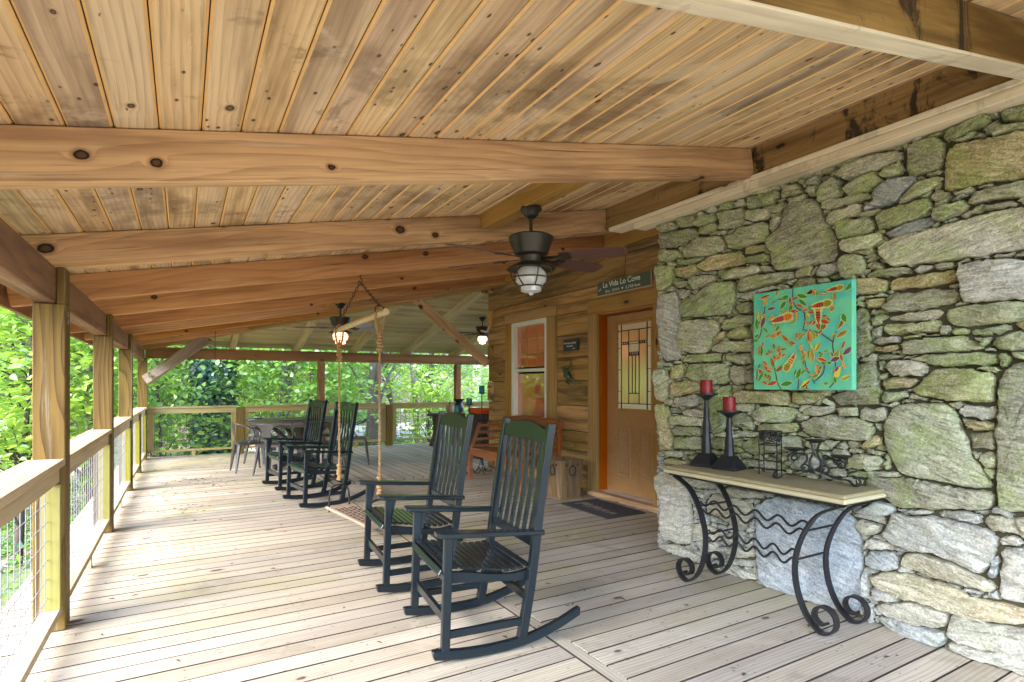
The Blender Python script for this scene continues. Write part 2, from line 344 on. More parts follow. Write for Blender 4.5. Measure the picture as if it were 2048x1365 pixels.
def stone_mat(name, cols, patch_tint, amt):
    t = NT(name); v, rnd, raw = t.objvec()
    vr = t.n('VectorRotate'); vr.rotation_type = 'X_AXIS'; t.l(v, vr.inputs['Vector'])
    t.l(t.math('MULTIPLY', t.math('SUBTRACT', t.math('FRACT', t.math('MULTIPLY', rnd, 9.7)), 0.5), 0.9), vr.inputs['Angle'])
    w = vr.outputs[0]
    n1 = t.noise(t.mapping(w, (24, 9, 40)), 1.0, 7, 0.75, 0.9)      # foliation
    n2 = t.noise(w, 5.5, 5, 0.65, 0.3)
    n3 = t.noise(w, 85, 4, 0.75)
    base = t.cramp(rnd, [(i / (len(cols) - 1), c) for i, c in enumerate(cols)])
    dk = t.mix(0.66, base, (0.020, 0.022, 0.014, 1)); lt = t.mix(0.45, base, (0.70, 0.68, 0.56, 1))
    c = t.mix(t.ramp(n1, 0.32, 0.70), dk, lt)
    c = t.mix(t.math('MULTIPLY', t.ramp(n2, 0.44, 0.62), amt), c, patch_tint)
    n4 = t.noise(w, 2.6, 4, 0.6, 0.5)
    c = t.mix(t.math('MULTIPLY', t.ramp(n4, 0.55, 0.72), 0.45), c, t.mix(0.5, base, (0.26, 0.15, 0.06, 1)))
    c = t.mix(t.math('MULTIPLY', t.ramp(n3, 0.53, 0.64), 0.75), c, lt)
    c = t.mix(t.math('MULTIPLY', t.ramp(n3, 0.46, 0.36), 0.75), c, dk)
    h = t.math('ADD', t.math('MULTIPLY', n1, 1.2), t.math('ADD', t.math('MULTIPLY', n2, 0.8), t.math('MULTIPLY', n3, 0.18)))
    hs = t.n('HueSaturation'); t.l(c, hs.inputs['Color']); hs.inputs['Value'].default_value = 1.5; hs.inputs['Saturation'].default_value = 1.15
    t.pbsdf(hs.outputs[0], 0.85, t.bump(h, 1.0, 0.03), spec=0.25); return t.m
M['stone_a'] = stone_mat('greenish_stone', [lin(190, 188, 150), lin(146, 158, 110), lin(226, 220, 190), lin(118, 124, 88), lin(206, 200, 172), lin(120, 120, 92), lin(206, 182, 124), lin(166, 176, 124), lin(222, 216, 192), lin(136, 134, 92), lin(180, 186, 150)], lin(150, 168, 96), 0.45)  # green-toned stones with greener patches; low stones use the blue-grey set
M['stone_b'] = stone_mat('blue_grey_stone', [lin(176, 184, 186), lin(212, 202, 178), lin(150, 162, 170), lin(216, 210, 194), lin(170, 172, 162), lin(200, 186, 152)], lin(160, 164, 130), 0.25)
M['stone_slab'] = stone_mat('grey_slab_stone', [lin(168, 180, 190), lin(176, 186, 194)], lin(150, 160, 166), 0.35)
M['mortar'] = plain('dark_mortar', lin(74, 70, 50), 0.95, bump=0.8, bscale=60, var=0.4)

def leaf_mat(name, cols, trans=0.4):
    t = NT(name); g = t.n('NewGeometry'); rnd = g.outputs['Random Per Island']
    c = t.cramp(rnd, [(i / (len(cols) - 1), q) for i, q in enumerate(cols)])
    d = t.n('BsdfDiffuse'); t.l(c, d.inputs[0]); tr = t.n('BsdfTranslucent')
    t.l(t.mix(0.5, c, (0.38, 0.52, 0.04, 1)), tr.inputs[0])
    m1 = t.n('MixShader'); m1.inputs[0].default_value = trans; t.l(d.outputs[0], m1.inputs[1]); t.l(tr.outputs[0], m1.inputs[2])
    gl = t.n('BsdfGlossy'); gl.inputs['Roughness'].default_value = 0.35; gl.inputs[0].default_value = (0.7, 0.8, 0.9, 1)
    m2 = t.n('MixShader'); m2.inputs[0].default_value = 0.06; t.l(m1.outputs[0], m2.inputs[1]); t.l(gl.outputs[0], m2.inputs[2])
    t.l(m2.outputs[0], t.out.inputs[0]); return t.m
M['leaf'] = leaf_mat('spring_leaf', [(0.13, 0.28, 0.04, 1), (0.22, 0.38, 0.05, 1), (0.16, 0.34, 0.07, 1), (0.30, 0.44, 0.08, 1)])
M['leaf_yellow'] = leaf_mat('yellow_green_leaf', [(0.21, 0.36, 0.04, 1), (0.31, 0.44, 0.06, 1), (0.16, 0.31, 0.04, 1)])
M['leaf_ivy'] = leaf_mat('ivy_leaf', [(0.02, 0.06, 0.025, 1), (0.04, 0.10, 0.04, 1), (0.07, 0.15, 0.06, 1), (0.035, 0.08, 0.05, 1)], 0.15)
STONES='''
3330,2582 3227,2598 3142,2577 3127,2534 3211,2519 3306,2541
3135,2609 2961,2581 2926,2556 2982,2510 3105,2531
2919,2576 2878,2603 2845,2567 2851,2542 2906,2556
2858,2603 2747,2605 2734,2559 2825,2562
2728,2599 2622,2596 2598,2548 2696,2549
2622,2591 2510,2579 2510,2539 2574,2547
2498,2586 2264,2561 2275,2517 2306,2488 2498,2503
2498,2601 2403,2602 2259,2592 2264,2571 2381,2576
2259,2522 2239,2582 2144,2580 2106,2528 2135,2504 2244,2513
2194,2485 2073,2486 2087,2459 2164,2435 2194,2448
2322,2464 2224,2489 2199,2449 2244,2415 2317,2429
2740,2545 2527,2529 2510,2435 2527,2399 2671,2414 2740,2425
2515,2506 2332,2467 2336,2406 2458,2412 2510,2445
2968,2523 2892,2558 2753,2543 2753,2507 2851,2489 2947,2498
2912,2482 2772,2496 2747,2453 2753,2418 2865,2417 2919,2440
3306,2518 3211,2519 2961,2501 2919,2451 2933,2416 3165,2383 3282,2407
3083,2366 2919,2413 2721,2379 2690,2335 2665,2279 2772,2254 3061,2283
2683,2350 2574,2391 2359,2392 2336,2353 2322,2307 2359,2263 2550,2250 2646,2275
2332,2390 2259,2410 2244,2378 2254,2347 2306,2332 2327,2351
2365,2264 2244,2331 2239,2404 2184,2454 2040,2459 1986,2365 1933,2255 1885,2150 1885,2073 1933,2043 2275,2046 2306,2090 2317,2177
3338,2360 3258,2391 3105,2354 3098,2318 3180,2272 3322,2304
3227,2275 3142,2276 3135,2246 3196,2249
3113,2270 2878,2259 2878,2232 3018,2225 3105,2244
2926,2197 2798,2254 2527,2240 2510,2196 2527,2140 2865,2149
2510,2246 2370,2246 2348,2203 2504,2200
2504,2190 2338,2177 2338,2134 2392,2125 2510,2147
3158,2222 2933,2220 2899,2154 3046,2124 3142,2162
3346,2279 3165,2252 3158,2137 3180,2100 3227,2061 3322,2075
2740,2101 2622,2127 2403,2112 2381,2065 2527,2050 2696,2060
2397,2106 2317,2092 2296,2050 2370,2053
2159,2026 2087,2059 2040,2041 2054,1990 2144,1983
2040,1988 1995,2042 1885,2043 1885,1979 1977,1960
2068,2566 1990,2572 1995,2525 2059,2534
2059,2527 1999,2518 2004,2457 2059,2469
2008,2423 1990,2515 1902,2548 1864,2502 1860,2441 1881,2413 1995,2420
1972,2606 1885,2594 1894,2571 1977,2568
1995,2407 1964,2420 1715,2394 1696,2360 1835,2350 1946,2351 1982,2372
1865,2545 1835,2569 1692,2594 1552,2564 1541,2525 1566,2511 1692,2497 1827,2490 1860,2509
1894,2597 1738,2602 1746,2572 1860,2577
1852,2435 1835,2468 1746,2498 1657,2486 1635,2430 1692,2404 1827,2406
1650,2491 1566,2507 1541,2479 1537,2447 1624,2435 1646,2458
1530,2529 1520,2580 1469,2591 1370,2566 1354,2527 1357,2469 1367,2413 1415,2411 1496,2410 1527,2428
1628,2603 1544,2597 1548,2575 1602,2582
1503,2589 1455,2602 1435,2590 1469,2580
1435,2590 1364,2593 1364,2574 1402,2574
1357,2587 1302,2594 1167,2596 1156,2571 1195,2552 1339,2528 1357,2557
1128,2597 1054,2599 1002,2587 1002,2499 1128,2546
1187,2514 1139,2537 1002,2495 1002,2476 1156,2488
1361,2382 1354,2453 1320,2507 1242,2503 1161,2483 1054,2483 1013,2467 1007,2267 1080,2257 1184,2283 1302,2279 1364,2294
1692,2387 1617,2425 1496,2406 1475,2381 1523,2342 1566,2299 1738,2290 1742,2316 1684,2332
1555,2296 1520,2329 1469,2378 1370,2374 1364,2353 1415,2309 1482,2291 1552,2280
1960,2314 1920,2338 1762,2342 1742,2308 1754,2282 1911,2259 1946,2272
1894,2237 1886,2274 1699,2247 1688,2208 1696,2169 1794,2159 1886,2167
1696,2263 1580,2280 1428,2276 1406,2247 1409,2203 1469,2181 1624,2168 1680,2178
1406,2202 1389,2220 1265,2222 1250,2182 1265,2158 1364,2147 1406,2150
1639,2144 1537,2171 1415,2182 1402,2142 1442,2114 1602,2108
1415,2287 1370,2311 1364,2291 1326,2276 1332,2248 1402,2250
1335,2235 1265,2258 1250,2243 1302,2225
1253,2212 1230,2247 1128,2252 1041,2245 1002,2240 1002,2161 1156,2191 1248,2192
1242,2180 1075,2161 1064,2142 1236,2154
1669,2054 1602,2104 1364,2117 1271,2134 1184,2136 1075,2141 1007,2110 1002,1944 1080,1937 1242,1935 1496,1942 1602,1962 1646,2014
1873,2147 1835,2156 1654,2156 1646,2106 1676,2080 1811,2071 1865,2094
1811,2072 1676,2068 1676,2044 1738,2048
1881,2047 1852,2071 1754,2055 1727,2009 1730,1960 1770,1930 1827,1923 1873,1951
1723,2024 1673,2031 1680,2000 1715,1998
1707,1964 1669,1994 1631,1967 1646,1946
3322,2039 3120,2045 3098,1907 3083,1591 3105,1513 3274,1496 3314,1580 3330,1875
3120,2051 3003,2040 3003,2006 3083,1973
3165,2109 3032,2113 3018,2069 3120,2062
3025,2115 2961,2132 2772,2111 2759,2072 2919,2027 2975,2030
3090,1839 3083,1939 2919,1995 2759,2041 2598,2041 2578,1977 2610,1850 2622,1811 2919,1821
2568,1966 2550,2044 2392,2047 2174,2029 2149,1988 2348,1968 2527,1950
2568,1916 2515,1943 2317,1963 2244,1943 2348,1936 2464,1920 2464,1887
2592,1858 2550,1883 2458,1877 2458,1803 2550,1808
2721,1738 2709,1778 2550,1798 2458,1793 2458,1724 2622,1709 2715,1711
3083,1681 3076,1804 2919,1805 2734,1786 2734,1718 2785,1638 2825,1566 2919,1550 3068,1573
2785,1633 2734,1687 2671,1692 2671,1661 2747,1634
2665,1661 2622,1704 2515,1720 2470,1696 2464,1636 2574,1634 2659,1650
2805,1592 2721,1626 2458,1614 2453,1547 2696,1549 2812,1566
3083,1512 3046,1550 2721,1545 2728,1488 2961,1488 3083,1492
2671,1527 2453,1532 2453,1459 2527,1461 2646,1480
3203,1402 3165,1470 3061,1478 3039,1444 3090,1367 3180,1356
3032,1388 3010,1471 2919,1479 2646,1467 2640,1393 2653,1327 2825,1321 2989,1360
2634,1362 2631,1454 2515,1451 2504,1411 2515,1321 2598,1316
2504,1371 2481,1420 2447,1424 2441,1331 2492,1336
2515,1311 2470,1329 2441,1316 2447,1287 2504,1287
3363,1381 3338,1440 3242,1443 3211,1379 3219,1229 3250,1177 3338,1192
3346,1162 3242,1168 3203,1080 3211,988 3173,899 3165,814 3274,803 3274,890 3314,1016
3196,1276 3180,1333 3018,1351 2906,1343 2906,1278 3105,1231 3188,1230
3158,1213 2961,1245 2899,1235 2892,1181 2961,1152 3135,1174
3203,1132 3135,1149 3076,1131 3083,1103 3199,1098
3076,1120 2961,1144 2851,1129 2825,1087 2933,1076 3068,1095
3196,1069 3076,1089 2878,1074 2872,1020 3032,1005 3180,1007
3196,966 3135,998 2892,1003 2892,944 3180,927
3158,911 2906,937 2892,841 3150,821
2805,1194 2721,1311 2622,1316 2622,1240 2671,1115 2696,980 2785,968 2805,1099
2616,1209 2598,1279 2436,1280 2194,1281 2189,1192 2458,1199 2598,1200
2174,1229 2159,1278 1963,1279 1968,1244 2031,1206 2164,1198
1979,1225 1963,1241 1907,1210 1924,1192 1977,1208
2610,1149 2586,1192 2453,1194 2458,1144 2598,1134
2646,1075 2622,1112 2527,1127 2453,1096 2453,1017 2527,1007 2634,1035
2447,1125 2408,1171 2296,1186 2130,1171 2140,1112 2214,1080 2348,1072 2436,1092
2125,1171 2040,1190 1915,1194 1907,1162 1977,1138 2106,1122
2430,1038 2414,1064 2285,1068 2144,1081 2140,1025 2244,1013 2419,1010
1894,1189 1778,1193 1774,1139 1881,1138
2135,1085 2050,1115 1915,1145 1774,1130 1695,1102 1687,1062 1710,1011 1774,998 1915,1003 2050,1000 2106,1041
2610,971 2527,1002 2414,1002 2425,975 2586,957
2527,932 2370,986 2115,1000 2106,919 2458,850 2515,873
2812,929 2659,962 2646,865 2798,850
2101,951 2073,981 1959,979 1915,938 2050,929
1806,1840 1802,1923 1692,1907 1617,1889 1613,1837 1684,1827 1794,1821
1609,1852 1602,1886 1469,1893 1308,1892 1295,1862 1302,1831 1428,1821 1595,1828
1750,1927 1692,1955 1566,1949 1503,1928 1503,1905 1609,1901 1723,1916
1492,1911 1455,1933 1402,1927 1402,1910 1462,1899
1399,1932 1308,1926 1308,1902 1389,1904
1342,1812 1289,1822 1286,1796 1332,1797
1650,1742 1566,1806 1389,1808 1295,1792 1289,1739 1326,1718 1462,1706 1602,1712
1734,1797 1631,1791 1646,1745 1723,1748
1628,1775 1609,1804 1559,1813 1566,1787 1609,1769
1802,1802 1738,1810 1734,1799 1794,1780
1798,1738 1754,1765 1723,1730 1707,1647 1692,1548 1684,1507 1770,1470 1794,1471 1798,1622
1711,1712 1699,1745 1654,1722 1661,1709
1703,1687 1624,1703 1617,1685 1676,1660
1624,1673 1609,1693 1482,1704 1364,1703 1364,1667 1428,1648 1566,1658
1654,1622 1624,1651 1496,1643 1377,1650 1367,1624 1370,1587 1496,1586 1609,1586
1366,1616 1345,1625 1329,1605 1332,1569 1364,1572
1703,1630 1639,1649 1654,1610 1661,1580 1692,1572
1692,1552 1661,1576 1559,1577 1552,1547 1654,1539
1682,1507 1678,1529 1559,1533 1562,1509 1654,1498
1699,1475 1639,1491 1537,1475 1566,1458 1669,1458
1548,1500 1523,1553 1428,1563 1265,1556 1213,1518 1184,1494 1242,1486 1351,1484 1523,1482
1541,1570 1496,1579 1435,1579 1469,1566 1530,1560
1364,1675 1332,1701 1213,1709 1041,1698 1002,1695 1002,1603 1101,1606 1213,1602 1314,1608 1345,1636
1323,1590 1302,1602 1253,1592 1256,1567 1314,1568
1248,1581 1184,1591 1096,1600 1088,1574 1156,1556 1236,1556
1170,1515 1139,1546 1041,1566 1002,1564 1002,1485 1090,1476 1156,1494
1208,1525 1175,1538 1175,1509 1201,1507
1286,1911 1184,1915 1041,1891 1002,1885 1002,1708 1101,1711 1184,1715 1274,1723 1283,1810
1523,1459 1428,1474 1242,1479 1134,1466 1126,1423 1184,1409 1332,1410 1415,1420
1631,1417 1602,1446 1469,1449 1425,1419 1438,1374 1552,1364 1602,1376
1790,1429 1680,1460 1669,1377 1650,1241 1661,1209 1778,1201 1894,1201 1938,1252 1790,1290
1661,1450 1635,1451 1635,1401 1657,1393
1665,1361 1631,1389 1617,1373 1631,1345 1657,1345
1654,1337 1609,1355 1523,1358 1465,1342 1496,1306 1624,1293
1496,1290 1442,1359 1399,1404 1253,1399 1150,1369 1153,1236 1242,1236 1351,1242 1462,1260
1643,1257 1624,1284 1516,1285 1510,1259 1617,1218 1639,1225
1646,1073 1617,1162 1584,1209 1482,1228 1332,1225 1305,1183 1280,1120 1256,1021 1242,980 1161,861 1156,834 1242,816 1428,835 1555,837 1609,941 1639,1018
1766,1131 1758,1189 1628,1194 1624,1138 1639,1117 1754,1119
1688,1109 1639,1112 1646,1065 1676,1071
1295,1184 1283,1219 1150,1216 1145,1163 1184,1147 1286,1170
1271,1128 1258,1144 1146,1140 1145,1104 1242,1101
1259,1084 1147,1097 1150,1014 1242,1005
1688,1038 1650,1041 1650,993 1754,954 1758,983
1140,1342 1101,1402 1041,1421 1002,1419 1002,737 1128,732 1140,854 1140,1032 1134,1163
1124,1471 1085,1456 1104,1406 1126,1393
1088,1469 1002,1472 1002,1432 1075,1435
1215,980 1195,1003 1150,1000 1150,925 1167,912 1207,945
1839,836 1811,915 1754,929 1639,922 1646,853 1715,844 1778,848
1635,902 1602,920 1598,883 1624,860
1844,797 1770,835 1580,852 1552,836 1754,799
1754,764 1742,795 1566,827 1469,823 1345,808 1156,817 1161,733 1302,706 1462,680 1566,664 1624,693
1794,592 1676,679 1580,677 1591,624 1669,596
1811,572 1746,599 1624,596 1628,561 1715,566
1778,520 1770,557 1684,555 1646,549 1661,505 1730,469
1650,500 1617,571 1573,648 1530,624 1396,649 1302,646 1213,639 1136,614 1142,561 1167,472 1195,412 1302,442 1396,461 1496,451 1580,461
1530,651 1496,667 1409,680 1409,656 1482,641
1396,670 1364,689 1253,703 1198,691 1207,647 1302,654 1383,655
1201,648 1187,698 1128,714 1041,705 1002,707 1002,629 1101,633 1156,630
1742,437 1723,461 1639,469 1580,453 1587,429 1715,403
1742,339 1715,393 1639,413 1573,422 1562,387 1566,331 1654,300 1730,301
1569,431 1537,438 1552,413 1564,410
1557,365 1534,431 1462,448 1332,440 1190,396 1150,386 1147,341 1242,345 1364,344 1496,350
1177,407 1161,498 1138,525 1136,480 1150,404
1134,570 1128,611 1096,627 1048,610 1054,583
1131,331 1126,562 1041,570 1002,576 1002,337 1117,312
1707,259 1639,300 1523,326 1389,326 1283,314 1242,281 1145,299 1041,304 1002,307 1002,242 1184,189 1332,178 1462,194 1580,186 1676,211
1715,175 1684,213 1602,191 1559,169 1580,153 1692,125
1688,86 1669,118 1496,180 1435,180 1339,180 1335,141 1364,94 1496,60 1639,57
1673,35 1639,53 1482,61 1357,81 1345,42 1364,2 1496,-9 1617,-1
1329,172 1242,185 1041,213 1002,215 1002,117 1101,73 1271,46 1342,65
1342,35 1242,47 1041,93 1002,104 1002,5 1128,4 1302,5
3371,568 3274,640 3090,608 3018,507 2982,315 2982,128 3076,94 3282,90 3306,237 3298,414 3354,499
3290,725 3196,751 2989,732 2975,712 3258,683
3274,791 3180,810 3061,802 3046,772 3211,752
3290,59 3105,81 2906,60 2919,8 3076,16 3274,34
2975,520 2865,530 2872,488 2961,484
3061,606 2919,630 2747,607 2734,575 2906,553 3032,571
2851,470 2785,535 2574,535 2470,526 2470,420 2527,318 2622,338 2721,368 2865,382
2702,559 2671,603 2574,608 2370,602 2370,577 2527,543 2671,538
2975,273 2878,307 2721,275 2721,214 2838,186 2961,177
2961,153 2825,179 2709,143 2721,77 2851,63 2947,115
2671,245 2515,289 2498,246 2527,224 2659,207
2665,182 2622,188 2624,133 2671,126
2612,167 2598,194 2470,221 2436,210 2447,165 2574,126
2683,95 2574,119 2436,141 2441,108 2550,82 2671,70
2709,37 2574,63 2414,52 2408,29 2515,2 2696,1
2441,494 2392,552 2285,604 2050,608 1872,598 1790,559 1758,459 1746,313 1758,128 1774,7 1872,-2 2050,-2 2244,-1 2386,17 2425,146 2430,340
2550,790 2527,815 2327,819 2214,823 2224,777 2392,775 2539,766
2184,792 2135,862 2050,905 1986,879 1977,827 2068,789
1742,273 1715,296 1707,226 1718,141 1743,117
1735,87 1700,113 1692,69 1695,27 1700,-7 1731,39'''
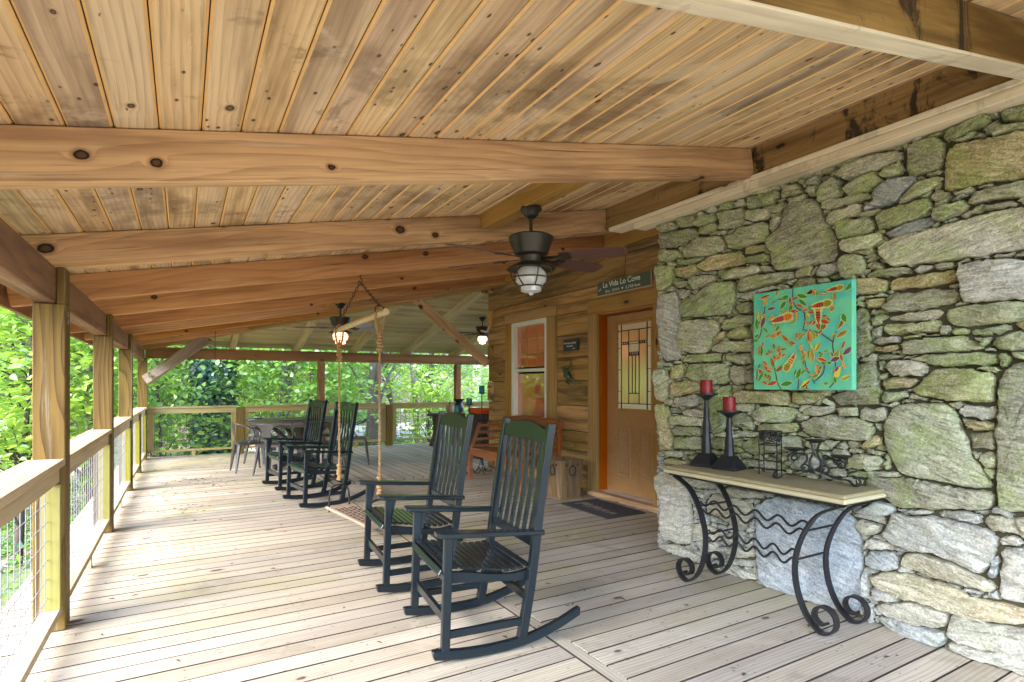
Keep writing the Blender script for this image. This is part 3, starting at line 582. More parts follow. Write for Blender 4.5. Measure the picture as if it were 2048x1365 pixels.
SMALL_STONES='''
3210,75 3261,70 3277,70 3294,86 3289,92 3210,81
2028,1696 2089,1640 2268,1679 2268,1696 2184,1757 2156,1762 2039,1718
2070,776 2076,765 2087,754 2148,754 2171,760 2159,782 2070,782
756,1292 890,1314 896,1325 873,1387 851,1398 728,1415 667,1381
672,238 677,232 744,199 833,204 900,277 872,299 727,299
59,2175 199,2102 305,2102 411,2164 400,2186 338,2214 177,2236
1535,1480 1541,1480 1597,1491 1608,1497 1552,1508
523,2453 679,2436 696,2436 729,2453 757,2531 562,2531 523,2458
2936,1149 3025,1138 3048,1138 3042,1149 3037,1154 2936,1154
323,2092 407,2019 451,2025 524,2092 513,2136 440,2159 362,2125
546,2296 714,2252 731,2252 837,2319 831,2335 675,2363 569,2330
1630,1984 1642,1984 1653,1990 1670,2006 1658,2012 1653,2012 1642,2001
8,565 30,565 108,581 142,620 92,665 19,665 8,659
3145,1174 3201,1157 3224,1157 3268,1174 3218,1207 3207,1207 3162,1202
882,1147 894,1086 961,1047 988,1047 988,1192 916,1175 882,1164
595,1908 618,1818 740,1813 813,1830 841,1863 807,1919 595,1924
9,1938 76,1944 138,1949 143,1960 110,2027 104,2033 9,2033
2970,538 2976,532 3020,526 3032,538 3043,554 3037,565 2970,554
3293,2594 3326,2561 3332,2561 3332,2611 3293,2611
232,613 305,518 322,513 389,541 405,630 350,647 271,630
328,2472 384,2444 473,2444 501,2455 540,2539 485,2572 317,2516
80,1508 91,1508 169,1536 208,1558 164,1619 141,1642 80,1625
2068,2536 2074,2530 2096,2530 2107,2541 2079,2569 2074,2569 2068,2541
328,1761 356,1699 479,1699 523,1778 462,1800 445,1800 350,1783
301,2344 352,2316 513,2299 547,2333 469,2427 385,2427 324,2372
196,81 251,48 285,42 346,70 346,98 290,132 251,143
2753,292 2770,292 2798,298 2815,303 2815,314 2809,320 2759,320
1920,1499 1981,1465 2082,1471 2205,1538 2205,1544 2088,1599 1954,1566
161,1958 361,1981 389,2009 384,2020 306,2087 200,2087 121,2042
325,460 464,410 526,410 615,477 570,511 392,522 319,500
353,305 387,283 537,288 576,344 520,394 481,394 359,316
2598,273 2637,262 2660,256 2665,256 2665,267 2660,284 2609,284
574,647 641,619 719,624 753,647 741,725 630,742 574,708
2214,2590 2247,2578 2253,2578 2281,2601 2281,2606 2275,2612 2214,2612
1673,123 1684,106 1690,106 1712,112 1746,134 1707,140
2203,1288 2309,1288 2314,1310 2303,1316 2225,1316 2203,1310 2197,1305
8,2442 36,2437 80,2437 114,2459 108,2509 91,2521 8,2554
1804,1812 1815,1801 1921,1801 2033,1851 1988,1913 1871,1935 1815,1913
263,148 358,104 492,126 487,176 475,187 381,221 263,171
1985,789 2002,772 2019,778 2046,789 2035,795 2007,806 1996,806
730,5 992,5 986,28 981,33 903,56 858,67 841,67
2089,1845 2161,1778 2184,1773 2368,1834 2362,1879 2251,1901 2195,1907
368,1143 468,1093 485,1093 602,1115 619,1137 535,1199 412,1182
1133,1383 1150,1378 1155,1378 1233,1400 1138,1411 1133,1389
600,1939 812,1933 834,1967 812,2039 784,2045 656,2028 594,1967
1919,903 1936,887 1964,887 1986,920 1986,926 1925,926 1919,914
1809,1507 1904,1507 1932,1552 1937,1574 1882,1641 1815,1641 1809,1580
7,121 74,138 80,144 102,188 96,200 13,227 7,227
738,1428 860,1406 883,1406 1067,1433 983,1523 793,1517 732,1495
1794,1753 1816,1658 1883,1658 2006,1697 2017,1725 1933,1786 1816,1786
2827,304 2910,304 2916,315 2905,338 2888,338 2832,321 2827,315
1698,674 1710,663 1749,635 1765,641 1799,674 1788,685 1737,685
106,418 145,390 212,390 240,396 296,463 290,485 168,485
568,834 630,823 752,862 758,896 691,913 596,918 563,913
12,2565 56,2542 112,2520 140,2531 190,2565 174,2609 12,2609
849,77 989,38 994,105 989,155 922,155 888,150 883,144
91,2426 130,2370 264,2348 281,2348 364,2432 308,2465 124,2448
2747,334 2758,328 2809,328 2809,368 2792,368 2753,362
750,1262 823,1184 890,1178 985,1206 985,1290 901,1307 784,1284
2202,1316 2369,1321 2425,1344 2486,1394 2431,1455 2341,1455 2185,1405
901,2292 923,2236 940,2214 990,2197 1057,2253 996,2315 901,2309
115,1352 154,1285 277,1279 305,1285 332,1363 226,1402 187,1391
897,658 1003,608 1037,608 1053,625 1070,714 992,725 908,703
757,2169 829,2096 902,2118 974,2152 986,2185 907,2208 762,2180
2821,687 2849,664 2877,659 2933,670 2933,703 2927,709 2843,698
605,516 633,488 667,488 750,505 828,527 728,611 655,605
825,2047 852,1957 964,1952 986,1952 986,2030 925,2041 830,2052
7,672 85,678 101,723 101,734 68,745 18,756 7,756
3047,1155 3059,1132 3070,1132 3109,1149 3109,1160 3081,1160
2825,789 2831,784 2870,772 2892,772 2892,806 2876,817 2825,817
2885,411 2896,400 2935,400 2941,411 2919,439 2908,439 2896,434
1505,640 1517,634 1533,634 1572,651 1572,656 1533,662 1522,662
206,2249 223,2237 290,2221 340,2226 340,2304 290,2332 273,2332
552,1581 591,1536 714,1508 775,1525 831,1614 663,1659 580,1631
772,855 817,805 979,833 984,872 873,928 834,928 778,894
2765,711 2793,695 2821,700 2821,734 2804,739 2771,739 2765,734
350,743 383,721 462,743 478,805 428,827 400,827 350,793
755,2447 861,2414 984,2447 1001,2470 984,2553 777,2531 749,2464
9,1644 87,1638 138,1655 149,1666 138,1733 87,1739 9,1739
1973,1384 2140,1328 2162,1328 2162,1390 2146,1418 2084,1457 1989,1446
1717,734 1751,695 1790,695 1823,729 1823,734 1790,745 1739,745
7,2185 41,2185 114,2219 158,2241 74,2314 7,2314
1081,724 1086,718 1159,718 1164,724 1148,751 1136,751
3066,2277 3116,2255 3128,2255 3144,2283 3122,2294 3111,2294 3072,2283
497,1289 548,1250 587,1250 726,1266 743,1283 648,1372 525,1367
2256,1544 2345,1471 2407,1466 2440,1471 2485,1538 2435,1594 2340,1599
2278,856 2284,850 2317,850 2329,861 2329,867 2278,878 2273,878
129,2460 196,2454 302,2477 296,2516 213,2555 196,2555 123,2510
2526,868 2560,851 2599,851 2604,856 2588,896 2571,896 2532,884
2165,831 2182,808 2198,808 2204,814 2215,831 2193,842 2165,842
357,947 368,930 413,925 508,942 524,1003 452,1042 351,1020
2411,1178 2433,1150 2439,1145 2450,1150 2444,1189 2422,1189
746,1728 757,1722 846,1705 868,1744 863,1761 818,1817 746,1800
2214,730 2259,713 2287,713 2303,730 2287,763 2236,763 2203,752
429,2189 440,2173 540,2150 736,2178 725,2234 557,2284 512,2284
861,1701 883,1662 939,1662 984,1668 995,1701 989,1774 889,1746
3275,1450 3331,1450 3331,1467 3325,1472 3314,1472 3281,1467 3275,1461
8,53 69,36 91,36 158,69 169,81 80,131 8,108
877,940 883,935 928,913 989,885 989,1030 961,1030 916,985
1817,586 1828,586 1901,609 1867,620 1839,620 1828,614 1817,592
291,1856 330,1794 342,1789 453,1811 431,1884 397,1895 342,1878
1896,844 1924,832 1947,832 1969,844 1975,872 1963,877 1935,877
2759,652 2782,641 2798,641 2837,663 2810,685 2793,685 2754,663
2503,759 2514,754 2548,748 2581,748 2593,759 2576,787 2554,793
137,1815 154,1748 304,1771 321,1787 277,1854 182,1865 137,1838
2007,1911 2058,1855 2086,1855 2141,1883 2186,1917 2136,1973 2035,1973
1230,2259 1241,2248 1247,2248 1302,2253 1314,2265 1314,2270 1230,2270
721,312 777,306 866,312 872,379 844,395 744,395 699,345
1775,1442 1808,1380 1897,1358 1953,1391 1976,1453 1903,1492 1808,1492
545,1209 624,1147 657,1147 802,1181 735,1253 685,1253 557,1236
240,1408 335,1375 502,1381 463,1464 391,1487 307,1475 229,1420
2389,736 2400,719 2422,713 2478,724 2495,752 2456,763 2400,763
2724,795 2735,783 2758,772 2780,772 2813,783 2813,817 2730,806
2545,693 2567,665 2606,665 2629,682 2634,693 2623,709 2584,709
1194,327 1211,316 1267,316 1272,321 1272,332 1194,332
2581,2396 2609,2385 2654,2368 2665,2374 2665,2391 2660,2402 2626,2402
10,870 150,854 189,910 183,921 111,976 100,976 10,932
2802,531 2818,515 2835,515 2858,526 2863,537 2858,548 2830,554
529,935 557,924 763,907 813,935 735,1024 713,1024 562,996
645,750 712,739 751,739 801,773 806,795 756,851 622,812
3304,4 3332,4 3332,38 3321,38 3304,32
2831,2128 2859,2128 2881,2133 2881,2156 2831,2139
2832,2031 2843,2025 2882,2014 2893,2014 2893,2025 2882,2031 2837,2042
2304,999 2354,993 2377,993 2388,999 2354,1005 2304,1005
2320,2122 2342,2122 2342,2128 2331,2161 2325,2161 2320,2145
2166,634 2222,629 2250,651 2239,668 2205,673 2183,673 2177,668
2790,4 2885,4 2862,26 2840,26 2801,21 2790,9
2440,353 2452,353 2485,375 2474,398 2457,403 2446,403 2440,381
2825,2252 2830,2247 2842,2241 2858,2236 2869,2236 2869,2252
2539,813 2561,797 2595,797 2628,808 2634,819 2606,841 2567,841
2577,1012 2616,1006 2666,1000 2683,1000 2677,1034 2672,1045 2649,1045
2381,1815 2393,1798 2404,1792 2437,1792 2454,1798 2448,1831 2387,1831
103,676 159,625 226,625 371,659 371,709 338,731 120,731
332,1601 394,1579 528,1590 555,1635 477,1685 355,1685 316,1657
10,1369 105,1363 200,1408 205,1413 77,1486 38,1486 10,1480
1861,627 1911,611 1956,611 1972,616 1928,655 1922,655 1878,638
1069,1928 1074,1923 1091,1912 1119,1912 1152,1917 1164,1923 1158,1928
2447,1097 2503,1125 2503,1131 2458,1142 2447,1142
2969,529 2975,490 3003,490 3008,496 3014,513 3014,518 3008,524
280,5 503,5 503,22 498,27 358,61 353,61 286,33
738,619 755,603 838,536 866,541 1000,597 883,653 766,636
2041,1196 2125,1151 2125,1190 2080,1196
2587,740 2604,718 2631,712 2654,718 2670,729 2659,757 2604,757
3310,197 3332,197 3332,241 3315,241 3310,213
8,1182 75,1177 136,1210 136,1221 131,1266 30,1266 8,1260
2813,1144 2830,1139 2847,1139 2869,1167 2869,1178 2852,1183 2813,1167
1985,987 2047,987 2047,993 1985,993
1751,754 1779,754 1784,765 1790,782 1790,788 1756,788
1652,2277 1708,2260 1736,2260 1775,2265 1781,2271 1742,2288 1658,2282
3218,2049 3329,2033 3329,2060 3307,2066 3223,2060
2051,622 2057,616 2090,616 2101,633 2101,638 2096,644 2051,644
2299,764 2310,742 2316,736 2377,736 2383,742 2388,758 2388,764
421,1908 443,1902 555,1925 566,1958 466,2008 421,2008 388,1980
487,1461 526,1383 649,1388 716,1427 704,1500 582,1522 492,1472
183,1095 205,1051 216,1045 289,1045 300,1051 317,1134 250,1157
185,845 336,806 403,839 386,912 353,923 208,906 169,856
2310,603 2316,598 2349,581 2360,581 2411,614 2366,631 2355,631
2289,1671 2351,1615 2429,1610 2451,1638 2479,1710 2412,1749 2295,1694
2252,831 2330,826 2363,826 2363,831 2330,848 2279,848 2268,843
754,1029 782,990 827,945 866,945 949,1034 888,1073 793,1051
3023,1456 3039,1456 3073,1484 3056,1484 3023,1478
820,770 887,719 920,714 965,725 993,736 987,825 825,792
1726,387 1742,353 1742,392 1726,392
518,31 529,31 629,53 635,59 652,115 585,126 512,120
1931,2547 1954,2536 1987,2525 1982,2558 1976,2564 1942,2558
1802,1300 1807,1294 1896,1272 1902,1294 1896,1345 1891,1350 1802,1372
2694,2607 2733,2590 2794,2612 2694,2612
2946,670 3019,659 3024,664 3024,698 2980,703 2946,703
1188,2607 1238,2601 1249,2601 1249,2613 1188,2613
403,534 425,528 587,517 637,606 565,634 425,629 420,618
2447,1443 2458,1431 2492,1420 2498,1420 2503,1437 2503,1448 2447,1459
84,1496 128,1462 206,1423 257,1451 290,1479 218,1546 212,1546
2826,1257 2838,1235 2888,1235 2910,1246 2904,1268 2860,1274 2838,1268
260,1170 316,1148 360,1159 399,1192 372,1259 316,1276 293,1270
147,310 170,282 237,282 320,299 331,310 248,383 158,377
1629,951 1645,934 1718,934 1735,940 1740,951 1712,962 1695,962
2286,2480 2325,2441 2392,2486 2291,2486
2693,545 2738,545 2749,556 2749,562 2732,595 2721,595 2693,590
3275,796 3297,791 3331,791 3331,830 3297,835 3286,835
1661,2019 1666,2014 1672,2014 1722,2025 1733,2036 1672,2042 1661,2025
959,2595 965,2583 976,2572 993,2567 1043,2606 1043,2611 959,2611
1811,677 1839,677 1855,682 1866,693 1855,710 1833,727 1800,693
2458,543 2464,520 2520,537 2498,543 2470,548 2458,548
497,2582 509,2571 559,2543 748,2543 754,2560 754,2610 497,2610
1409,2300 1420,2278 1459,2284 1465,2289 1420,2300
2611,848 2617,843 2645,820 2717,820 2729,848 2684,854 2639,854
664,454 737,409 832,409 837,415 865,481 826,515 642,476
881,1753 925,1764 987,1787 987,1837 942,1848 858,1848 831,1826
2422,526 2433,515 2455,520 2450,548 2439,554 2422,554 2411,548
124,744 180,738 331,744 331,794 325,800 174,839 152,839
2255,658 2283,653 2317,658 2322,686 2300,703 2272,703 2250,681
847,407 886,385 987,390 987,468 964,474 903,479 875,474
636,1108 737,1041 748,1041 876,1085 865,1164 793,1169 642,1136
1416,333 1482,333 1482,339 1416,339
2633,2265 2639,2254 2661,2254 2717,2259 2661,2276 2655,2276
551,2086 641,2036 774,2053 808,2064 808,2092 735,2164 535,2137
3001,1359 3057,1354 3079,1354 3085,1365 3073,1370 3023,1370
2112,695 2157,695 2202,729 2190,751 2157,751 2112,746
1624,1204 1657,1204 1646,1226 1630,1215 1624,1209
562,1645 634,1662 657,1684 578,1779 551,1779 528,1762 495,1695
3292,2410 3315,2410 3332,2416 3332,2449 3326,2449 3298,2444 3292,2416
1367,2403 1373,2386 1440,2386 1440,2403 1367,2408
1788,754 1810,743 1832,737 1844,737 1866,776 1838,793 1799,787
2448,237 2464,226 2509,220 2520,220 2492,253 2459,242
2279,644 2291,616 2302,605 2335,622 2346,638 2330,649 2291,649
10,238 116,205 138,221 155,277 138,300 65,300 10,277
232,1551 299,1489 338,1489 383,1500 394,1567 316,1595 232,1556
520,132 671,127 704,138 726,194 659,227 570,233 503,188
2958,812 2969,796 3031,784 3042,790 3042,818 3014,824 2969,824
2934,100 2956,95 2979,95 3001,106 3006,111 2973,139 2962,134
34,1064 101,992 112,992 179,1031 190,1053 173,1087 101,1104
3229,652 3240,646 3296,646 3329,658 3323,669 3284,691 3234,674
2675,164 2680,136 2703,136 2736,159 2714,170 2675,170
2537,1941 2576,1918 2582,1918 2582,1930 2576,1952 2571,1958 2537,1946
2676,1791 2726,1757 2732,1791 2732,1797 2726,1802 2681,1802
2886,364 2902,347 2914,347 2947,364 2953,375 2942,391 2902,391
1019,1900 1047,1900 1081,1906 1075,1917 1058,1928 1036,1928 1025,1917
1314,2252 1336,2230 1398,2219 1398,2230 1392,2241 1325,2258 1320,2258
3150,1347 3189,1330 3205,1330 3205,1341 3200,1375 3150,1353
853,2340 893,2318 993,2329 999,2401 999,2440 926,2424 859,2401
2441,292 2486,292 2491,298 2491,309 2446,337 2441,337
2381,1857 2387,1840 2420,1834 2448,1840 2448,1868 2387,1868 2381,1862
2441,1606 2447,1600 2519,1623 2514,1628 2463,1634 2452,1628 2441,1617
2706,3 2779,3 2779,9 2756,15 2712,15
2645,687 2667,671 2695,682 2695,699 2673,715 2645,710 2639,704
2135,2595 2141,2590 2202,2590 2202,2612 2135,2612
393,653 432,636 549,642 555,648 555,709 482,737 399,715
2843,928 2882,928 2893,934 2882,967 2854,962 2843,956
461,1053 545,1002 679,1025 718,1036 612,1108 495,1086 472,1075
1927,665 1949,665 2016,670 2027,692 2005,709 1961,709 1916,687
2225,622 2231,616 2287,611 2276,639 2270,644 2259,650 2248,644
2561,1805 2589,1805 2611,1816 2606,1838 2594,1849 2578,1832 2561,1810
10,2047 104,2047 183,2092 183,2097 121,2131 43,2170 10,2170
2586,789 2603,766 2653,766 2664,777 2664,783 2642,805 2637,805
2092,1611 2187,1561 2249,1555 2332,1611 2271,1667 2171,1650 2109,1633
1865,851 1870,845 1887,845 1926,878 1915,895 1882,895 1859,890
3024,628 3036,622 3080,622 3108,639 3114,656 3030,656 3024,650
1314,2601 1348,2596 1359,2596 1409,2601 1409,2612 1314,2612
3138,2612 3143,2590 3166,2590 3210,2601 3210,2612
2597,1190 2614,1156 2619,1151 2630,1151 2647,1156 2630,1195 2608,1195
2658,615 2686,598 2713,598 2725,604 2725,609 2713,632 2663,632
1776,639 1782,633 1821,622 1849,628 1854,633 1821,667 1804,667
193,2610 210,2565 299,2526 310,2526 467,2577 472,2582 472,2610
2713,39 2718,22 2763,17 2785,17 2802,28 2780,61 2741,61
2674,2380 2708,2380 2719,2391 2719,2397 2714,2414 2680,2408 2669,2403
1260,1227 1299,1193 1344,1232 1299,1232
1669,1490 1675,1451 1758,1451 1764,1456 1758,1467 1708,1490 1686,1495
2441,677 2464,677 2508,693 2503,704 2480,716 2458,716 2430,710
2446,412 2463,406 2468,406 2468,412 2463,462 2446,457
1356,1233 1429,1233 1417,1245 1406,1245 1373,1239
3169,1479 3180,1462 3197,1462 3264,1468 3252,1490 3202,1496 3169,1496
2460,64 2482,64 2527,69 2527,81 2499,86 2476,86
885,1393 913,1320 991,1304 1114,1382 1080,1421 980,1415 918,1404
2724,2403 2729,2392 2752,2392 2807,2403 2807,2409 2746,2420 2724,2414
2239,2415 2250,2404 2317,2404 2323,2409 2323,2432
1296,2139 1313,2133 1346,2128 1363,2128 1368,2139 1324,2144 1302,2144
3270,2397 3292,2386 3320,2374 3331,2374 3331,2408 3320,2408 3287,2402
3310,310 3315,304 3332,299 3332,343 3310,343
2981,76 2993,76 3043,82 3065,87 3026,104 3009,104 2981,87
1644,1665 1650,1654 1694,1643 1700,1654 1705,1682 1705,1693 1694,1693
2099,616 2155,616 2155,632 2110,632 2105,627
2921,303 2926,297 2960,286 2971,286 2971,308 2926,308
3088,2339 3093,2339 3127,2367 3127,2378 3105,2384 3088,2384 3082,2378
2598,315 2609,293 2659,293 2671,315 2671,326 2648,337 2604,326
1910,1300 1915,1272 1960,1255 2094,1289 2128,1322 1960,1378 1910,1350
1854,736 1937,736 1937,748 1921,764 1904,776 1876,776 1859,753
2926,316 2971,316 2976,333 2976,361 2954,361 2921,344 2915,339
154,1939 193,1878 288,1867 400,1906 366,1973 244,1961 166,1950
2371,639 2388,628 2422,617 2455,617 2472,645 2438,667 2388,656
2268,1899 2307,1888 2363,1888 2357,1916 2352,1927 2285,1927 2262,1911
2064,1000 2103,1000 2142,1006 2142,1017 2131,1028 2109,1034 2070,1006
2735,1628 2746,1623 2774,1612 2791,1606 2791,1612 2786,1623 2741,1628
2544,945 2555,934 2583,922 2599,934 2616,950 2599,956 2544,950
2478,2612 2506,2584 2528,2590 2534,2601 2534,2612
404,1493 476,1477 571,1533 532,1577 454,1577 409,1566 398,1516
1619,1713 1625,1708 1664,1702 1697,1702 1670,1736 1653,1736 1625,1719
9,1848 54,1843 121,1843 177,1876 137,1938 15,1932 9,1927
3310,406 3332,406 3332,451 3327,446 3315,429 3310,418
2802,1299 2830,1277 2852,1277 2858,1282 2863,1305 2863,1321 2802,1310
154,1719 165,1674 304,1668 338,1691 310,1763 237,1758 159,1741
2951,754 3001,754 3023,777 3023,782 2984,788 2968,788 2940,771
2388,1071 2432,1049 2444,1049 2444,1088 2438,1088 2399,1077
2592,123 2642,112 2659,112 2664,117 2648,123 2620,128 2609,128
3023,619 3046,575 3051,569 3062,580 3074,597 3079,614 3029,619
3287,69 3292,46 3298,41 3315,41 3331,46 3331,91 3304,85
1950,1579 2028,1590 2067,1607 2079,1629 2017,1685 1967,1679 1894,1651
6,944 45,961 89,983 89,989 56,1028 28,1056 6,1061
484,2431 557,2341 596,2347 680,2375 685,2425 607,2442 507,2442
2616,2613 2621,2602 2683,2607 2683,2613
2777,1244 2794,1222 2827,1222 2833,1228 2822,1250 2777,1250
1747,939 1791,928 1814,928 1825,945 1825,950 1791,956 1763,956
1655,15 1683,4 1688,4 1688,21 1683,43 1671,43
3120,664 3131,652 3165,652 3215,658 3220,675 3209,680 3131,686
2299,711 2327,694 2349,694 2371,700 2388,711 2382,728 2315,728
848,196 887,163 988,168 1049,219 988,269 915,274 865,224
3185,1449 3202,1432 3225,1432 3264,1449 3264,1460 3202,1460 3185,1455
2688,2121 2738,2104 2749,2104 2761,2110 2744,2138 2716,2138 2688,2132
1758,991 1769,964 1797,958 1820,958 1825,964 1842,991
2831,975 2842,964 2875,970 2881,975 2881,998 2842,998 2831,986
3018,1971 3029,1965 3079,1948 3090,1954 3068,1971 3040,1982 3029,1982
3310,970 3315,964 3332,959 3332,1015 3321,1015 3310,981
723,130 785,96 835,79 863,124 874,157 835,191 746,185
2812,857 2840,868 2863,880 2846,902 2835,913 2818,913 2812,885
1837,813 1848,796 1870,785 1904,785 1937,802 1931,824 1864,841
1829,958 1846,946 1891,946 1907,952 1868,991 1852,991 1840,980
3298,94 3320,94 3331,100 3331,133 3320,139 3298,139 3292,106
874,1627 885,1616 985,1538 1063,1572 1080,1599 991,1661 885,1650
2790,62 2796,50 2812,28 2835,28 2863,34 2874,50 2863,62
2993,2038 3032,2050 3037,2055 3037,2061 3015,2083 3004,2066 2993,2044
2928,435 2950,413 2983,418 2994,429 2994,441 2950,457 2928,441
2807,1031 2818,1031 2863,1048 2868,1070 2857,1076 2813,1081 2807,1059
1511,2589 1533,2567 1544,2567 1567,2606 1561,2612 1528,2612 1511,2595
9,290 14,290 131,312 137,340 143,379 92,412 9,424
3162,4 3240,4 3223,20 3201,20 3167,15
3258,765 3280,743 3308,748 3330,759 3330,782 3280,787 3258,771
1176,2495 1220,2506 1237,2511 1231,2517 1215,2528 1204,2528 1192,2522
2664,765 2675,748 2686,742 2759,748 2759,765 2720,787 2675,776
671,1670 743,1631 821,1620 855,1631 866,1659 838,1698 738,1715
3046,1557 3052,1552 3085,1552 3080,1574 3074,1574 3046,1563
1939,656 1972,623 1983,623 2022,651 2022,656 2017,662 1955,662
2724,1316 2746,1288 2752,1282 2763,1282 2791,1299 2791,1310 2763,1316
3264,1491 3275,1469 3331,1474 3331,1508 3292,1508
151,214 241,175 285,187 380,231 375,270 330,293 174,270
2634,1468 2639,1457 2701,1479 2695,1485 2684,1490 2667,1496
539,400 594,349 684,349 728,400 645,455 628,461 555,416
3287,639 3332,605 3332,650 3321,650
2868,543 2874,537 2924,532 2957,532 2957,548 2868,548
2862,459 2901,442 2923,448 2946,465 2946,476 2879,476 2862,465
1625,1798 1630,1798 1686,1803 1686,1809 1681,1820 1642,1826 1619,1809
2095,891 2117,880 2201,886 2206,891 2184,897 2123,908 2100,908
2614,1324 2620,1318 2648,1324 2642,1346 2637,1352 2620,1335
2710,2554 2744,2554 2732,2582 2727,2582 2721,2576 2710,2560
8,440 53,429 97,429 159,496 114,557 97,568 8,551
2671,292 2732,286 2738,286 2744,292 2749,303 2749,325 2682,325
131,974 204,918 343,935 332,1019 299,1036 204,1036 126,985
2472,826 2533,820 2555,843 2550,848 2516,865 2488,854 2466,843
5,1496 27,1496 66,1502 66,1624 16,1630 5,1630
2454,2404 2515,2404 2504,2426 2493,2426
1134,2541 1184,2524 1195,2530 1206,2541 1156,2564 1139,2564
2842,1203 2859,1186 2876,1181 2887,1181 2887,1225 2842,1225 2837,1220
3059,1544 3093,1505 3104,1505 3093,1532 3087,1544
3286,862 3292,862 3309,868 3331,879 3331,885 3292,907 3286,901
3287,2529 3310,2501 3332,2501 3332,2551 3321,2551
2552,1003 2557,998 2613,959 2641,953 2680,992 2658,998 2608,1003
442,1890 464,1817 475,1806 531,1789 576,1795 598,1811 576,1918
1379,1569 1441,1569 1435,1575 1379,1575
3190,1321 3201,1271 3207,1271 3207,1321
2538,633 2544,616 2644,616 2650,633 2600,656 2572,656 2538,639
3120,1155 3182,1144 3198,1149 3182,1161 3165,1166 3132,1166 3120,1161
1879,992 1918,953 1974,987 1974,992
1213,2534 1246,2512 1274,2512 1307,2518 1307,2523 1291,2529 1224,2540
328,1285 384,1268 479,1290 507,1363 490,1374 440,1374 351,1363
3071,2122 3110,2122 3121,2144 3116,2144 3071,2127
2196,850 2224,833 2241,833 2268,850 2263,878 2218,889 2201,872
1534,1544 1545,1522 1551,1517 1573,1539 1545,1550 1534,1550
2135,1180 2152,1180 2213,1185 2180,1208 2174,1208 2135,1191
2441,245 2453,245 2486,256 2497,267 2503,278 2497,284 2441,284
1985,2567 2040,2578 2024,2601 2013,2612 1990,2612 1985,2606
3053,796 3126,813 3092,818 3053,818
3304,148 3326,143 3332,143 3332,187 3310,187 3304,176
3089,616 3095,616 3156,627 3151,638 3145,644 3123,644 3089,622
3281,699 3297,688 3331,671 3331,710 3297,710 3286,704
2734,605 2740,605 2779,622 2779,633 2773,638 2745,650 2723,633
2100,652 2111,641 2156,641 2172,674 2161,686 2117,691 2106,686
2952,1995 2957,1989 3008,1972 3024,1989 3013,1995 2996,2000 2974,2000
2261,2331 2278,2320 2300,2308 2312,2308 2323,2336 2323,2342 2256,2342
2825,506 2859,473 2870,478 2870,484 2859,517 2853,517
1247,1923 1292,1906 1297,1906 1303,1928 1247,1928
1925,2343 1953,2326 1959,2326 1975,2359
2148,1970 2165,1954 2187,1948 2226,1965 2232,1970 2193,1976 2148,1976
1782,836 1827,814 1832,820 1838,831 1838,836
2644,1088 2650,1055 2672,1055 2672,1072 2666,1100 2655,1100 2644,1094
1643,2596 1666,2596 1710,2601 1705,2612 1649,2612
1625,958 1653,958 1687,964 1692,969 1642,1003 1631,975
1476,1472 1521,1456 1554,1456 1532,1472
2023,2612 2034,2595 2051,2578 2073,2578 2123,2601 2123,2612
2670,640 2720,640 2731,646 2742,663 2714,674 2681,668 2670,651
1612,2109 1629,2104 1635,2104 1640,2115 1640,2137
2668,105 2691,89 2707,89 2707,105 2702,128 2680,128 2674,122
590,1784 669,1689 730,1728 730,1800 685,1812 635,1812 602,1800
1933,1936 1950,1924 2000,1924 2016,1947 2016,1958 2005,1963 1950,1952
2028,663 2044,647 2089,652 2095,658 2095,686 2089,691 2039,691
2735,1803 2741,1797 2780,1797 2791,1803 2791,1809 2746,1809
2594,1539 2678,1527 2684,1527 2706,1539
2492,1888 2559,1888 2581,1905 2581,1910 2570,1910
2820,323 2825,323 2864,334 2892,345 2875,362 2853,367 2820,367
837,2057 971,2040 987,2040 1032,2129 982,2146 842,2090 831,2085
2327,658 2355,641 2360,641 2377,658 2377,663 2360,691 2333,686
421,840 483,818 550,834 544,913 511,929 449,924 405,913
1134,309 1190,298 1201,298 1207,309 1196,320 1185,326 1162,320
2618,63 2640,57 2707,46 2735,69 2707,80 2685,80 2618,69
2100,1462 2173,1411 2329,1462 2324,1473 2245,1534 2223,1534 2134,1490
2819,843 2825,827 2875,827 2886,838 2886,871 2858,871 2819,855
1150,886 1161,880 1167,880 1200,931 1150,919
2640,195 2674,178 2707,178 2729,201 2713,212 2668,212 2640,201
2945,399 2950,388 2961,371 2984,371 2989,399 2989,415 2950,404
2490,718 2518,701 2540,701 2591,718 2574,740 2507,751 2490,729
3310,353 3332,353 3332,397 3310,397
2904,2007 2938,1996 2943,1996 2988,2007 2988,2030 2983,2030 2904,2024
3221,2607 3249,2601 3283,2596 3283,2612 3221,2612
2772,945 2816,923 2833,929 2833,962 2822,973 2805,973 2777,962
482,749 565,721 621,755 604,810 571,822 543,822 493,805
2010,717 2021,706 2032,700 2099,695 2099,745 2077,751 2021,734
2081,2577 2109,2549 2126,2566 2137,2583 2126,2594 2115,2594 2087,2583
1709,1958 1748,1924 1754,1924 1759,1930 1754,1936 1720,1964 1714,1964
2903,772 2931,772 2943,778 2959,789 2959,795 2954,806 2903,806
2880,58 2896,58 2969,75 2969,86 2947,92 2919,92 2880,69
1429,1246 1435,1240 1490,1240 1513,1246 1513,1251 1502,1273 1490,1273
2440,506 2446,467 2457,467 2462,472 2462,511 2451,511
2592,1125 2637,1103 2659,1108 2659,1125 2648,1147 2637,1147 2615,1142
2327,2170 2332,2170 2383,2187 2383,2193 2349,2220 2327,2176
2166,693 2177,682 2211,677 2239,677 2261,705 2222,721 2200,721
2675,334 2737,334 2742,339 2742,362 2731,362 2687,351 2670,345
2417,76 2439,64 2450,64 2473,92 2450,98 2428,98 2417,92
2195,1767 2284,1700 2401,1756 2401,1784 2368,1823 2301,1812 2239,1789
2065,1119 2076,1113 2126,1096 2132,1096 2143,1102 2126,1141 2120,1141
